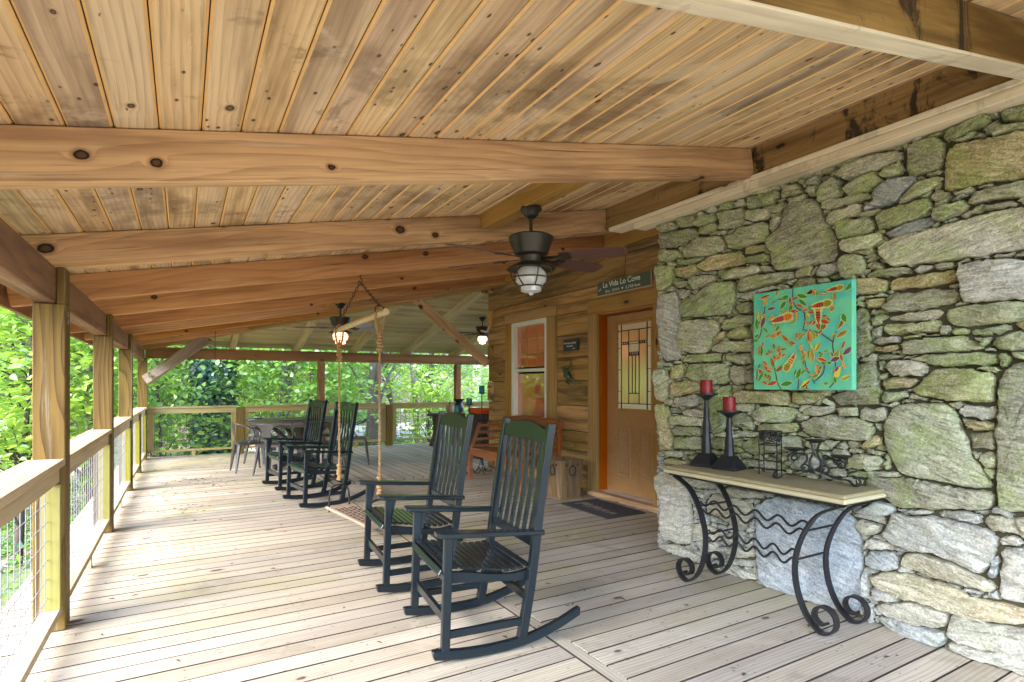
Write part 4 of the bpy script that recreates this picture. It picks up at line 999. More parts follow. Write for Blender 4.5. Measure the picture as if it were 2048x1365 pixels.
1919,771 1942,755 1986,771 1975,788 1958,794 1936,794 1914,782
7,2329 80,2329 119,2363 85,2413 74,2424 30,2430 7,2430
2497,292 2508,286 2592,280 2597,297 2586,319 2525,314 2508,308
2885,819 2891,814 2947,814 2958,825 2941,830 2891,830 2885,825
1189,2179 1200,2146 1278,2140 1284,2140 1289,2146 1250,2168 1200,2179
1372,2319 1389,2308 1400,2302 1406,2308 1389,2324 1372,2336
772,2542 834,2531 895,2536 957,2553 973,2564 945,2609 778,2609
1615,472 1699,472 1699,477 1654,505
1518,447 1523,441 1573,430 1596,464
1842,2607 1881,2585 1914,2607 1914,2612 1842,2612
3304,2452 3321,2452 3332,2458 3332,2491 3310,2491 3304,2475
3127,2056 3189,2050 3205,2050 3211,2056 3211,2061 3183,2089 3161,2089
1493,1304 1498,1282 1509,1282 1560,1293
2730,814 2769,814 2809,820 2814,837 2803,853 2742,848 2730,826
1738,34 1749,29 1760,29 1760,57 1755,73 1743,68 1738,40
2538,1304 2549,1293 2560,1288 2605,1271 2610,1271 2610,1316 2538,1310
1673,2000 1684,1989 1706,1972 1718,1972 1718,1994
2009,2035 2042,1985 2059,1985 2031,2035
2668,2367 2685,2339 2707,2372 2674,2372
3298,917 3315,928 3331,945 3326,956 3309,961 3304,956 3292,922
8,767 92,745 109,745 137,823 137,840 36,857 8,857
1636,2157 1642,2152 1648,2152 1692,2163 1681,2174 1636,2163
2951,634 2974,628 3007,622 3013,622 3013,656 2979,661 2951,661
2646,812 2674,784 2708,790 2719,801 2719,812 2702,818 2663,818
2879,645 2884,634 2940,634 2940,662 2907,662 2884,656 2879,651
1248,1714 1320,1714 1287,1730 1281,1730
2939,712 2972,712 3006,740 3000,746 2956,746 2945,729 2939,718
1169,711 1197,694 1230,705 1236,711 1180,722 1174,722 1169,717
2891,735 2924,719 2935,724 2947,747 2930,763 2891,763 2880,752
1710,471 1749,443 1760,488 1760,494
404,226 488,193 538,221 561,249 538,276 438,282 393,271
2450,669 2484,647 2540,647 2562,658 2551,675 2534,691 2517,691
1758,626 1797,587 1808,587 1819,609 1814,621 1774,632 1758,632
3041,2613 3047,2607 3080,2607 3114,2613
6,1074 23,1068 73,1096 96,1113 73,1163 68,1169 6,1169
3281,2283 3286,2278 3292,2278 3325,2283 3331,2289 3331,2317 3286,2289
1949,730 1966,719 2000,719 2011,735 2005,758 1994,769 1949,747
2892,2612 2909,2596 2959,2596 2976,2612
2130,872 2158,844 2185,850 2191,856 2197,878 2130,878
3316,1558 3332,1558 3332,1592 3321,1592 3316,1569
2676,723 2698,706 2715,706 2754,717 2759,740 2692,740 2681,734
2345,2109 2378,2109 2412,2121 2350,2121 2345,2115
3150,999 3194,977 3200,983 3200,1027 3194,1038
2538,2590 2549,2590 2599,2595 2610,2601 2610,2607 2605,2612 2543,2612
1163,1533 1169,1528 1213,1528 1230,1539 1213,1544 1174,1544 1163,1539
1962,1242 1984,1203 2012,1198 2029,1198 2023,1203
1170,1929 1175,1923 1237,1923 1237,1929
94,27 100,5 262,5 267,22 267,33 189,72 178,72
2706,2056 2711,2051 2739,2051 2756,2062 2761,2101 2756,2101 2745,2095
2987,1815 3037,1815 3031,1826 2987,1821
2466,616 2533,616 2533,627 2527,638 2494,644 2482,638 2471,627
2376,826 2460,826 2460,831 2454,842 2399,854 2376,831
2112,1288 2168,1276 2190,1288 2185,1310 2174,1315 2140,1315 2112,1293
1210,998 1216,953 1227,970 1238,992 1238,998
3125,1089 3192,1072 3192,1089 3131,1094 3125,1094
2225,2499 2236,2493 2259,2488 2281,2488 2287,2493 2264,2521 2225,2505
2286,2613 2292,2601 2303,2601 2381,2607 2381,2613
2171,777 2182,760 2215,760 2227,766 2210,805 2187,800 2171,783
1619,2102 1630,2091 1653,2074 1664,2068 1669,2074 1641,2102
2381,1311 2403,1289 2437,1289 2437,1328 2431,1334 2409,1334 2387,1322
3293,1516 3332,1516 3332,1550 3310,1550
2654,952 2760,952 2766,957 2766,963 2688,985
3150,1222 3167,1210 3200,1210 3217,1216 3206,1261 3200,1261
2226,1005 2248,999 2293,999 2293,1005
1662,699 1690,682 1707,682 1740,694 1712,727 1701,727 1662,705
1668,291 1696,274 1701,274 1735,285 1735,302
1577,1821 1588,1815 1611,1810 1622,1815 1633,1827 1611,1832 1605,1832
2674,220 2708,220 2708,248 2680,254 2674,254
118,571 174,499 291,499 291,521 236,594 219,610 158,610
2424,2122 2446,2122 2508,2127 2508,2144 2441,2127
256,393 273,376 340,321 357,326 468,399 368,438 306,454
1565,1220 1598,1198 1615,1204 1615,1209 1593,1220 1576,1226 1565,1226
2321,1288 2393,1288 2371,1310 2327,1310 2321,1299
1781,2607 1831,2607 1831,2613 1781,2613
3107,9 3113,3 3152,3 3157,9 3157,15 3135,15
2608,862 2614,857 2630,857 2641,862 2641,901 2608,896 2602,890
881,492 992,481 1126,525 1126,553 1037,592 1014,592 864,531
2363,1922 2369,1900 2374,1888 2380,1888 2424,1911 2430,1916 2397,1922
801,1523 890,1506 980,1529 952,1557 868,1618 846,1607 812,1557
1819,921 1830,899 1875,899 1908,904 1914,921 1908,943 1836,943
2651,1641 2656,1630 2723,1636 2673,1652 2668,1652
1224,1149 1269,1121 1275,1126 1286,1154 1286,1160 1275,1160
8,1752 92,1746 137,1746 137,1763 120,1830 47,1835 8,1835
2460,962 2511,946 2533,946 2533,951 2527,957 2477,962
2801,1803 2840,1803 2874,1809 2801,1809
2057,987 2101,959 2101,992 2057,992
1715,2331 1737,2326 1743,2326 1748,2331 1759,2348 1720,2348
1572,2612 1578,2607 1611,2584 1633,2590 1639,2601 1639,2612
2416,1762 2427,1751 2450,1751 2450,1790 2444,1790 2416,1784
2545,212 2612,184 2629,195 2629,201 2606,207 2567,212
1854,2564 1870,2525 1876,2525 1920,2547 1932,2559 1881,2575 1876,2575
3316,251 3332,251 3332,290 3327,296 3316,296
2062,2528 2068,2494 2090,2494 2096,2505 2101,2522 2068,2528
2773,748 2812,742 2846,742 2868,748 2879,764 2823,781 2773,764
3029,1378 3079,1372 3056,1406 3034,1406
1493,334 1571,322 1555,361 1504,345 1493,339
883,310 911,288 989,282 1034,321 989,377 900,377 889,371
1450,2386 1467,2386 1483,2402 1450,2402
1259,2601 1303,2601 1303,2613 1259,2613
89,2319 161,2252 195,2252 250,2319 256,2341 183,2358 133,2358
1733,1756 1739,1756 1783,1762 1794,1778 1755,1784 1744,1784 1739,1778
1877,1942 1894,1936 1921,1936 1944,1959 1921,1964 1894,1970 1882,1970
1211,297 1222,292 1244,292 1266,308 1216,308
1720,105 1743,77 1754,83 1754,105 1748,127 1726,116 1720,110
8,1272 137,1278 137,1289 109,1339 98,1350 75,1356 8,1356
1373,2127 1401,2122 1417,2122 1412,2127 1395,2138 1378,2138
2099,2494 2160,2494 2160,2499 2110,2516 2104,2516 2099,2499
2669,1503 2674,1498 2702,1486 2713,1486 2719,1492 2713,1537 2680,1520
1900,2224 1911,2224 1922,2246 1922,2252 1900,2252
3016,742 3022,742 3072,748 3072,759 3044,781 3039,781 3011,753
2915,2588 2920,2555 2954,2583 2954,2588
3073,2230 3151,2230 3151,2235 3129,2246 3118,2246
2566,1881 2599,1859 2588,1904 2577,1898 2566,1887
2749,2049 2816,2032 2827,2038 2827,2043 2816,2049 2777,2060 2766,2060
646,53 713,8 791,47 819,64 824,75 713,126 663,109
698,2374 743,2352 838,2346 843,2402 804,2424 737,2441 704,2424
2812,1091 2817,1091 2823,1096 2845,1130 2823,1135 2812,1135
86,1160 102,1121 119,1110 175,1105 236,1166 136,1199 91,1177
2814,1023 2836,1001 2887,1006 2898,1012 2864,1040 2859,1040 2825,1028
2443,344 2476,322 2498,311 2515,316 2515,322 2498,355 2487,367
1715,4 1771,4 1760,21 1743,26 1732,26 1726,21
114,119 181,86 237,147 237,164 142,203 114,192 92,147
1986,616 2047,616 2041,639 2030,650 2019,644 2002,633
3036,664 3108,664 3120,687 3097,692 3041,698 3036,698
2754,2138 2765,2116 2770,2116 2804,2121 2821,2127 2821,2138
2759,1275 2765,1264 2770,1258 2815,1258 2826,1269 2804,1292 2787,1292
2153,1005 2214,1005 2203,1011 2158,1017 2153,1017
1422,2601 1439,2596 1500,2596 1517,2612 1422,2612
2706,682 2734,671 2751,671 2784,687 2784,693 2756,710 2706,699
3084,1485 3129,1480 3157,1480 3157,1497 3140,1502 3112,1502 3095,1497
6,5 84,5 84,21 79,27 62,32 17,44 6,44
1979,881 2023,903 2029,909 2023,920 1995,920 1984,909 1973,886
3287,844 3303,838 3331,838 3331,872 3326,872 3298,861 3287,855
3156,645 3161,634 3195,634 3228,639 3228,645 3217,650 3173,650
2915,1257 2920,1246 2987,1251 2942,1263 2915,1268
154,1645 220,1561 248,1573 310,1606 299,1656 276,1662 165,1662
576,247 654,241 710,302 682,336 598,342 587,336 554,286
2382,1882 2388,1876 2449,1876 2460,1887 2455,1910 2438,1915 2388,1887
3040,1821 3046,1815 3085,1804 3085,1826 3040,1826
2591,904 2602,898 2630,904 2641,910 2647,943 2619,943 2591,921
825,1922 842,1888 859,1860 987,1849 1026,1933 959,1944 853,1944
1277,316 1339,327 1339,333 1283,333
1056,2607 1128,2602 1128,2613 1056,2613
1849,727 1866,705 1888,688 1905,688 1950,711 1955,716 1938,727
415,1194 465,1194 527,1211 538,1239 493,1278 454,1278 393,1261
373,58 435,36 502,36 496,114 440,120 390,108 362,92
2185,1941 2202,1918 2218,1913 2252,1913 2274,1930 2297,1963 2241,1969
2531,892 2542,892 2581,904 2581,915 2576,920 2542,937 2531,937
1163,2265 1168,2259 1219,2259 1219,2271 1163,2271
2856,1138 2867,1138 2906,1144 2923,1149 2923,1160 2895,1172 2878,1172
2876,177 2966,149 2971,149 2971,210
2838,920 2855,898 2871,881 2888,881 2894,903 2894,925 2888,925
467,2021 578,1965 629,2026 623,2037 590,2060 534,2082 506,2060
2957,459 2990,448 2996,448 3002,465 3002,482 2968,482 2957,476
3227,753 3238,747 3254,742 3271,742 3249,764 3243,764
2832,700 2893,706 2921,712 2916,717 2877,739 2854,739 2832,734
2801,1214 2812,1174 2818,1174 2846,1186 2846,1191 2834,1208 2829,1214
1831,669 1859,641 1870,641 1915,658 1915,669 1903,680 1870,685
2171,2493 2204,2471 2215,2493 2215,2498 2171,2498
1595,899 1629,916 1634,927 1634,933 1623,944 1617,944
2890,2134 2912,2134 2940,2139 2896,2162 2890,2156
2791,622 2807,622 2874,633 2869,650 2858,656 2841,656 2791,633
1138,2573 1150,2573 1177,2606 1177,2612 1138,2612
1494,1233 1521,1228 1555,1222 1555,1233 1527,1244 1521,1244 1499,1239
2718,177 2735,166 2757,166 2813,183 2774,194 2746,200 2740,200
741,2242 758,2192 775,2192 920,2220 886,2303 853,2314 775,2270
2560,2031 2566,2026 2582,2026 2588,2037 2588,2042 2560,2042
3298,909 3304,903 3326,892 3332,892 3332,937 3310,920
525,4 698,4 692,10 642,43 614,43 536,27 525,21
3070,2290 3087,2290 3104,2296 3115,2301 3093,2329 3082,2329 3076,2313
2034,920 2039,909 2078,898 2089,898 2089,909 2067,926 2061,926
2668,273 2674,262 2685,256 2708,256 2724,284 2668,284
3017,2396 3023,2391 3062,2380 3073,2380 3079,2385 3062,2391 3023,2396
1720,400 1743,400 1748,422 1748,434 1737,422
1145,1480 1190,1480 1201,1485 1173,1502 1151,1485
2873,27 2895,5 2940,5 2901,49 2884,49 2873,38
2800,976 2822,982 2828,1004 2816,1016 2805,1021 2800,1016 2794,982
314,1044 370,1033 437,1049 459,1083 387,1128 342,1139 325,1128
1828,889 1845,839 1856,845 1856,867 1851,889
2598,1803 2609,1797 2654,1792 2665,1792 2670,1803 2620,1808 2609,1808
1313,3 1352,3 1352,9 1346,15 1335,20 1318,9
3042,3 3103,3 3097,9 3058,9
1938,1796 2032,1729 2088,1746 2144,1768 2094,1824 2049,1846 2004,1829
2860,370 2882,370 2894,393 2882,404 2871,404 2860,376
769,649 864,661 875,666 892,705 819,761 791,755 758,728
1127,311 1177,327 1183,333 1138,361
3089,1353 3111,1347 3139,1347 3139,1353 3105,1359 3089,1359
2584,130 2601,130 2612,136 2612,175
989,2157 1001,2146 1017,2140 1051,2140 1073,2168 995,2174 989,2168
357,2220 418,2198 474,2254 496,2287 451,2304 379,2310 357,2304
2369,693 2386,665 2409,665 2431,670 2431,681 2414,709 2397,709
2964,2590 2975,2590 3042,2601 3031,2612 2986,2612
2021,742 2037,742 2060,748 2071,759 2060,781 2037,781 2009,770
3234,21 3251,4 3295,4 3295,32 3290,38 3284,38
1943,824 1948,802 1965,796 1982,796 1993,813 1971,835 1954,830
2387,9 2392,4 2431,4 2437,15 2403,32 2398,32
2866,1282 2872,1277 2900,1277 2894,1327 2888,1327 2872,1322 2866,1299
2165,615 2221,615 2210,627 2165,627
2866,423 2871,412 2877,412 2883,418 2894,440 2866,451
2333,855 2344,844 2355,838 2372,838 2389,855 2366,860 2338,866
1715,2607 1726,2596 1731,2596 1771,2607 1771,2612 1715,2612
2748,543 2793,538 2798,538 2815,549 2821,555 2793,560 2759,560
1692,1815 1697,1803 1725,1803 1786,1815
3119,2121 3163,2099 3174,2099 3146,2144 3130,2144 3124,2138 3119,2127
146,1228 157,1205 246,1172 274,1261 240,1278 168,1278 146,1267
1654,58 1660,52 1682,52 1688,97
3281,735 3293,713 3332,718 3332,752 3326,752
2610,657 2626,646 2637,641 2660,641 2665,663 2643,680 2626,674'''

# ================================================================== SETTING: terrain, road
SL = 0.19
zb = lambda x: 2.0607 + SL * x            # underside of the porch rafters
zc = lambda x: zb(x) + 0.19               # underside of the ceiling boards
def ground_z(x, y):
    z = -0.75 - 0.9 * (1 / (1 + math.exp((x + 1.2) * 1.3)))
    z -= 0.55 / (1 + math.exp((x - 1.5) * 0.8)) * min(1, max(0, (y - 11) / 4))
    z += 0.55 * max(0, y - 31 - 0.15 * x) ** 1.02 if y > 31 + 0.15 * x else 0
    z += 0.4 * max(0, -x - 16)
    z += 0.10 * math.sin(x * 0.9 + y * 0.6) + 0.06 * math.sin(x * 2.3 - y * 1.7)
    if 2 < x and y < 31: z += 0.1
    return z
def grid(name, x0, x1, y0, y1, nx, ny, zf, mat):
    xs = np.linspace(x0, x1, nx); ys = np.linspace(y0, y1, ny)
    vs = [(x, y, zf(x, y)) for y in ys for x in xs]
    fs = [(j * nx + i, j * nx + i + 1, (j + 1) * nx + i + 1, (j + 1) * nx + i) for j in range(ny - 1) for i in range(nx - 1)]
    me = bpy.data.meshes.new(name); me.from_pydata(vs, [], fs); me.polygons.foreach_set('use_smooth', [True] * len(fs)); me.materials.append(mat)
    return link(name, me)
t = NT('leaf_litter_ground'); tc = t.n('TexCoord'); n1 = t.noise(tc.outputs['Object'], 0.35, 4); n2 = t.noise(tc.outputs['Object'], 9, 5, 0.7); n3 = t.noise(tc.outputs['Object'], 40, 2)
c = t.mix(t.ramp(n2, 0.3, 0.7), lin(96, 82, 70), lin(178, 160, 146)); c = t.mix(t.ramp(n3, 0.5, 0.7), c, lin(70, 56, 44))
c = t.mix(t.math('MULTIPLY', t.ramp(n1, 0.45, 0.6), 0.75), c, lin(74, 100, 48))
t.pbsdf(c, 0.95, t.bump(n2, 0.8, 0.05), spec=0.1); M['ground'] = t.m
t = NT('pale_gravel_road'); tc = t.n('TexCoord'); n2 = t.noise(tc.outputs['Object'], 14, 5, 0.7)
t.pbsdf(t.mix(n2, lin(166, 154, 146), lin(206, 194, 184)), 0.95, t.bump(n2, 0.4, 0.02), spec=0.1); M['road'] = t.m
tag(grid('ground', -60, 80, -40, 90, 141, 131, ground_z, M['ground']), 'leaf strewn woodland slope round the porch', 'ground', kind='structure')
rd = grid('road', 1.0, 60, 19.0, 27.0, 90, 14, lambda x, y: ground_z(x, y) + 0.06, M['road'])
tag(rd, 'pale gravel drive crossing behind the far railing', 'road', kind='structure')

# ================================================================== DECK
deck = thing('deck', 'weathered plank porch deck wrapping the log house', 'deck', (0, 0, -0.04), kind='structure')
MB().box((1.2, 5.6, -0.105), (4.3, 13.4, 0.06)).box((5.2, 9.9, -0.107), (4.0, 4.6, 0.06)).build('gap_shade_sheet', M['dark_under'], deck)  # dark sheet added under the boards so no light shows in the gaps
screws = []
PITCH = 0.1405
def deck_run(x0, x1, y, w=PITCH - 0.0068):
    r = rng.uniform(-0.0012, 0.0012)
    beam('deck_board', (x0, y, -0.019 + r), (x1, y, -0.019 + r), w, 0.036, M['deck'], deck, b=0.0022, roll=rng.choice((0, math.pi)), edge=M['deck_edge'])
    x = -0.55 + 0.02 * rng.random()
    while x < x1:
        if x > x0 + 0.03:
            for s in (-1, 1): screws.append((x + rng.uniform(-.012, .012), y + s * 0.04 + rng.uniform(-.006, .006), r - 0.0008))
        x += 0.56
y = -0.95
while y < 12.12:
    deck_run(-0.92, 1.644, y)
    if y < 7.6: deck_run(1.724, 3.42 if y < 3.28 else 4.34, y)
    y += PITCH
for (a, b) in ((-1.0, 2.61), (2.615, 7.55), (7.555, 12.15)):
    beam('divider_board', (1.684, a, -0.018), (1.684, b, -0.018), 0.07, 0.036, M['deck'], deck, edge=M['deck_edge'])
x = 1.80
while x < 7.0:
    beam('deck_board', (x, 7.69, -0.019), (x, 12.15, -0.019), PITCH - 0.0068, 0.036, M['deck'], deck, b=0.0022, edge=M['deck_edge'])
    for yy in (7.75, 8.6, 9.4, 10.2, 11.0, 11.8):
        for s in (-1, 1): screws.append((x + s * 0.04, yy + rng.uniform(-.01, .01), -0.0008))
    x += PITCH
mb = MB()
for (x, y, z) in screws:
    mb.add([(x + 0.0042 * math.cos(k * math.pi / 3), y + 0.0042 * math.sin(k * math.pi / 3), z + 0.0016) for k in range(6)], [(0, 1, 2, 3, 4, 5)])
tag(mb.build('screw_heads', plain('screw_steel', lin(60, 54, 48), 0.6, 0.4), deck), kind='stuff')
# ------- wind-blown litter
mb = MB()
for k in range(420):
    if rng.random() < 0.45: cx_, cy_ = rng.choice([(-0.2, 8.0), (0.05, 6.9), (0.35, 8.5), (0.1, 9.0)]); x = rng.gauss(cx_, 0.16); y = rng.gauss(cy_, 0.14)
    else: x = rng.uniform(-0.5, 3.1); y = rng.uniform(1.2, 11.5)
    a = rng.uniform(0, 6.28); L = rng.uniform(0.006, 0.028); w = L * rng.uniform(0.12, 0.5)
    dx, dy = math.cos(a), math.sin(a)
    if x < -0.5 or x > 3.15: continue
    mb.add([(x - dx * L, y - dy * L, .002), (x + dy * w, y - dx * w, .006), (x + dx * L, y + dy * L, .003), (x - dy * w, y + dx * w, .007)], [(0, 1, 2, 3)])
tag(mb.build('leaf_litter', plain('dry_litter', lin(92, 70, 48), 0.95)), 'scattered dry leaf bits and twigs on the deck', 'litter', kind='stuff')

# ================================================================== ROOF
roof = thing('porch_roof', 'exposed timber porch roof with knotty board ceiling', 'roof', (1.8, 5.5, 1.755))
HX, HY = 4.9, 4.0
yhip = lambda x: 12.0 - (x + 0.6) * HY / HX
zfar = lambda y: zc(-0.6) + (12.0 - y) * SL * HX / HY        # ceiling of the far wing
def quad_slab(name, corners, zf, th, mat, parent, Mx, b, groove=None):
    inv = Mx.inverted()
    lo = [inv @ Vector((x, y, zf(x, y))) for x, y in corners]; hi = [inv @ Vector((x, y, zf(x, y) + th)) for x, y in corners]
    o = MB().add(lo + hi, [(0, 1, 2, 3), (7, 6, 5, 4), (0, 4, 5, 1), (1, 5, 6, 2), (2, 6, 7, 3), (3, 7, 4, 0)]).build(name, mat, parent, Mx, bevel=b)
    if groove:
        o.data.materials.append(groove)
        for p in o.data.polygons:
            if 0.35 < abs(p.normal.y) < 0.93 and p.normal.z < 0: p.material_index = 1
    return o
M['groove'] = plain('fresh_groove_wood', lin(222, 182, 122), 0.7, var=0.2)
RZ90 = Matrix.Rotation(R(90), 4, 'Z')
x = -1.139; Pc = 0.1333
while x < 4.28:
    x1 = x + Pc - 0.0035; Mx = Matrix.Translation((x + Pc / 2, 5.0, 2.4)) @ RZ90
    dz = rng.uniform(-0.001, 0.001)
    yb = (12.35, 12.35) if x1 < -0.6 else (yhip(x), yhip(x1))
    ya = -0.6
    if x > 3.19: ya = 3.86
    if x < 3.19 < x1: x1 = 3.2
    quad_slab('ceiling_board', [(x, ya), (x1, ya), (x1, yb[1]), (x, yb[0])], lambda a, b_: zc(a) + dz, 0.02, M['ceiling'], roof, Mx, 0.008, M['groove'])
    x += Pc
y = 12.35
while y > 8.05:
    y1 = y - Pc + 0.0035
    xa = lambda q: -0.6 + (12.0 - q) * HX / HY
    Mx = Matrix.Translation((3.0, y - Pc / 2, 2.4))
    quad_slab('ceiling_board', [(max(-1.1, xa(y)), y), (8.0, y), (8.0, y1), (max(-1.1, xa(y1)), y1)], lambda a, b_: zfar(b_), 0.02, M['ceiling_grey'], roof, Mx, 0.005)
    y -= Pc
M['shingle'] = plain('roof_shingle', lin(70, 66, 62), 0.95)
mb = MB()
mb.add([(-1.2, -.65, zc(-1.2) + .04), (4.7, -.65, zc(4.7) + .04), (4.7, 12.4, zc(4.7) + .04), (-1.2, 12.4, zc(-1.2) + .04)] + [(-1.2, -.65, zc(-1.2) + .09), (4.7, -.65, zc(4.7) + .09), (4.7, 12.4, zc(4.7) + .09), (-1.2, 12.4, zc(-1.2) + .09)], [(0, 1, 2, 3), (7, 6, 5, 4), (0, 4, 5, 1), (1, 5, 6, 2), (2, 6, 7, 3), (3, 7, 4, 0)])
mb.add([(-.7, 12.4, zfar(12.4) + .03), (8.2, 12.4, zfar(12.4) + .03), (8.2, 7.9, zfar(7.9) + .03), (4.4, 7.9, zfar(7.9) + .03), (-.7, 12.4, zfar(12.4) + .07), (8.2, 12.4, zfar(12.4) + .07), (8.2, 7.9, zfar(7.9) + .07), (4.4, 7.9, zfar(7.9) + .07)], [(0, 1, 2, 3), (7, 6, 5, 4), (0, 4, 5, 1), (1, 5, 6, 2), (2, 6, 7, 3), (3, 7, 4, 0)])
mb.build('shingle_layer', M['shingle'], roof)
# rafters
RY = [(-0.35, 3.2), (0.975, 3.2), (2.415, 3.2), (3.905, 4.22), (5.16, 4.22), (6.32, 4.22), (7.50, 4.22), (8.62, None), (9.62, None), (10.7, None)]
upn = (-SL, 0, 1)
for i, (yc, xe) in enumerate(RY):
    if xe is None: xe = -0.6 + (12.0 - yc) * HX / HY - 0.04
    mat = M['rafter'] if i < 4 else M['rafter_orange']
    if i == 1: mat = M['ledger']
    beam('rafter', (-1.05, yc, zb(-1.05) + 0.093), (xe, yc, zb(xe) + 0.093), 0.072, 0.186, mat, roof, up=upn)
    if i == 1: beam('bleached_rafter_underside', (-1.05, yc - 0.003, zb(-1.05) - 0.006), (xe, yc - 0.003, zb(xe) - 0.006), 0.078, 0.011, M['pale_trim'], roof, up=upn, b=0.002)
# hip rafter and its braces
beam('hip_rafter', (-0.95, 12.28, zb(-0.95) + 0.09), (4.26, 8.03, zb(4.26) + 0.09), 0.085, 0.19, M['trim_wood'], roof, b=0.004)
hd = Vector((HX, -HY, 0)).normalized()
def hip_pt(s, dz=0.0): return Vector((-0.6 + HX * s, 12.0 - HY * s, zb(-0.6 + HX * s) + dz))
beam('brace', Vector((-0.56, 11.8, 1.40)), hip_pt(0.20, 0.02), 0.10, 0.17, M['grey_brace'], roof, b=0.006)
beam('brace', Vector((4.24, 8.06, 1.66)), hip_pt(0.80, 0.02), 0.10, 0.14, M['rafter'], roof, b=0.006)
# far-wing rafters (along Y)
sf = SL * HX / HY
for xr in (0.82, 1.99, 3.13, 4.31, 5.50, 6.7):
    y1 = max(8.1, 12.0 - (xr + 0.6) * HY / HX + 0.05)
    beam('rafter', (xr, 12.35, zfar(12.35) - 0.075), (xr, y1, zfar(y1) - 0.075), 0.10, 0.145, M['ceiling_grey'], roof, up=(0, sf, 1))
# eave beams
BX0, BX1 = -0.685, -0.588
beam('eave_beam', ((BX0 + BX1) / 2, -0.65, 1.8535), ((BX0 + BX1) / 2, 11.93, 1.8535), BX1 - BX0, 0.191, M['beam'], roof, b=0.005)
beam('eave_beam', (-0.58, 12.0, 1.895), (7.2, 12.0, 1.895), 0.10, 0.20, M['beam'], roof, b=0.005)
beam('fascia', (-1.08, -0.65, zb(-1.05) + 0.1), (-1.08, 12.35, zb(-1.05) + 0.1), 0.03, 0.2, M['beam'], roof)
# ledgers and trim on the chimney breast
beam('ledger', (3.262, -0.62, 2.775), (3.262, 3.865, 2.775), 0.115, 0.195, M['ledger'], roof)
beam('ledger_trim', (3.255, -0.62, 2.662), (3.255, 3.80, 2.662), 0.15, 0.03, M['pale_trim'], roof)
beam('ledger_trim', (3.262, -0.62, 2.622), (3.262, 3.50, 2.622), 0.13, 0.047, M['pale_trim'], roof)
beam('ledger', (4.262, 3.9, zb(4.26) + 0.09), (4.262, 8.02, zb(4.26) + 0.09), 0.075, 0.18, M['trim_wood'], roof)
beam('ledger', (4.2, 8.16, zfar(8.16) - 0.12), (8.0, 8.16, zfar(8.16) - 0.12), 0.08, 0.2, M['beam'], roof)
# blocking boards that carry the fans
beam('fan_block', (2.05, 2.453, zb(2.05) + 0.135), (2.05, 3.867, zb(2.05) + 0.135), 0.16, 0.11, M['trim_wood'], roof, up=upn)
beam('fan_block', (1.86, 7.538, zb(1.86) + 0.10), (1.86, 8.582, zb(1.86) + 0.10), 0.16, 0.17, M['rafter_orange'], roof, up=upn)

# ================================================================== POSTS
def post(y, label, x=-0.615, top=1.754, tongue=True, mat=None, s=0.14):
    Mx = Matrix.Translation((x, y, 0)) @ Matrix.Rotation(R(-90), 4, 'Y')     # local X = up
    b = MB().box((top / 2 + 0.001, 0, 0), (top - 0.002, s, s))
    if tongue: b.box(((top + 1.951) / 2, 0, -0.049), (1.951 - top + 0.0, s, 0.041))
    o = b.build('porch_post', mat or M['post'], None, Mx, bevel=0.005)
    for zz in ((top - .09, top - .05) if tongue else (top - .03,)): MB().lathe([(0.0, -.012), (.013, -.010), (.016, 0), (0, .002)], 8).build('bolt_head', M['galv'], o, Matrix.Translation((x + (s / 2 + .002 if tongue else 0.0), y - (0.0 if tongue else s / 2 + .002), zz)) @ (Matrix.Rotation(R(90), 4, 'Y') if tongue else Matrix.Rotation(R(90), 4, 'X')))
    return tag(o, label, 'post', 'posts carrying the porch roof')
post(-0.5, 'square porch post behind the nearest railing run', mat=M['post'])
post(3.90, 'nearest square timber porch post with a knot near its top')
post(6.22, 'second square porch post along the left railing')
post(8.50, 'third square porch post along the left railing')
post(11.86, 'corner porch post with a diagonal brace at the far left end', top=1.79, tongue=False)
post(12.0, 'porch post behind the rocking chairs in the middle of the far railing', x=2.45, top=1.79, tongue=False, s=0.13, mat=M['beam'])
post(12.0, 'porch post at the right end of the far railing near the house', x=5.52, top=1.79, tongue=False, s=0.13, mat=M['beam'])

# ================================================================== RAILINGS
def railing(p0, p1, label, out, group='railing runs with wire mesh', stiles=(True, True)):
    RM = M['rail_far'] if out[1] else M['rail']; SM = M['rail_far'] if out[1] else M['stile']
    """p0,p1: inner line at deck level; out: unit vector to the outside"""
    p0, p1, out = Vector(p0), Vector(p1), Vector(out); d = (p1 - p0).normalized(); L = (p1 - p0).length
    r = thing('railing_section', label, 'railing', tuple(p0), 0, group)
    c = out * 0.075; up = Vector((0, 0, 1))
    at = lambda s, o, z: p0 + d * s + out * o + up * z
    beam('cap_rail', at(0, .085, .905), at(L, .085, .905), 0.17, 0.037, RM, r, b=0.006)
    beam('top_rail', at(0, .045, .840), at(L, .045, .840), 0.038, 0.088, RM, r, b=0.004)
    beam('bottom_rail', at(0, .055, .118), at(L, .055, .118), 0.085, 0.038, RM, r, b=0.004)
    for s, on in ((0.045, stiles[0]), (L - 0.045, stiles[1])):
        if on: beam('stile', at(s, .055, .137), at(s, .055, .795), 0.038 if abs(d.x) > .5 else 0.085, 0.085 if abs(d.x) > .5 else 0.038, SM, r, up=d, b=0.003)
    k = MB()
    for s in (L * 0.5,): k.box(at(s, .055, .049), (0.06, 0.06, 0.098))
    k.build('support_block', RM, r)
    w = MB(); s = 0.10; wr = 0.0034 if out.y else 0.0022
    while s < L - 0.05: w.tube([at(s, .062, .13), at(s, .062, .80)], wr, 5); s += 0.1
    z = 0.205
    while z < 0.79: w.tube([at(0.03, .066, z), at(L - 0.03, .066, z)], wr, 5); z += 0.1
    w.build('wire_mesh', M['dark_wire'] if out.y else M['galv'], r, smooth=True)
    return r
IX = -0.545
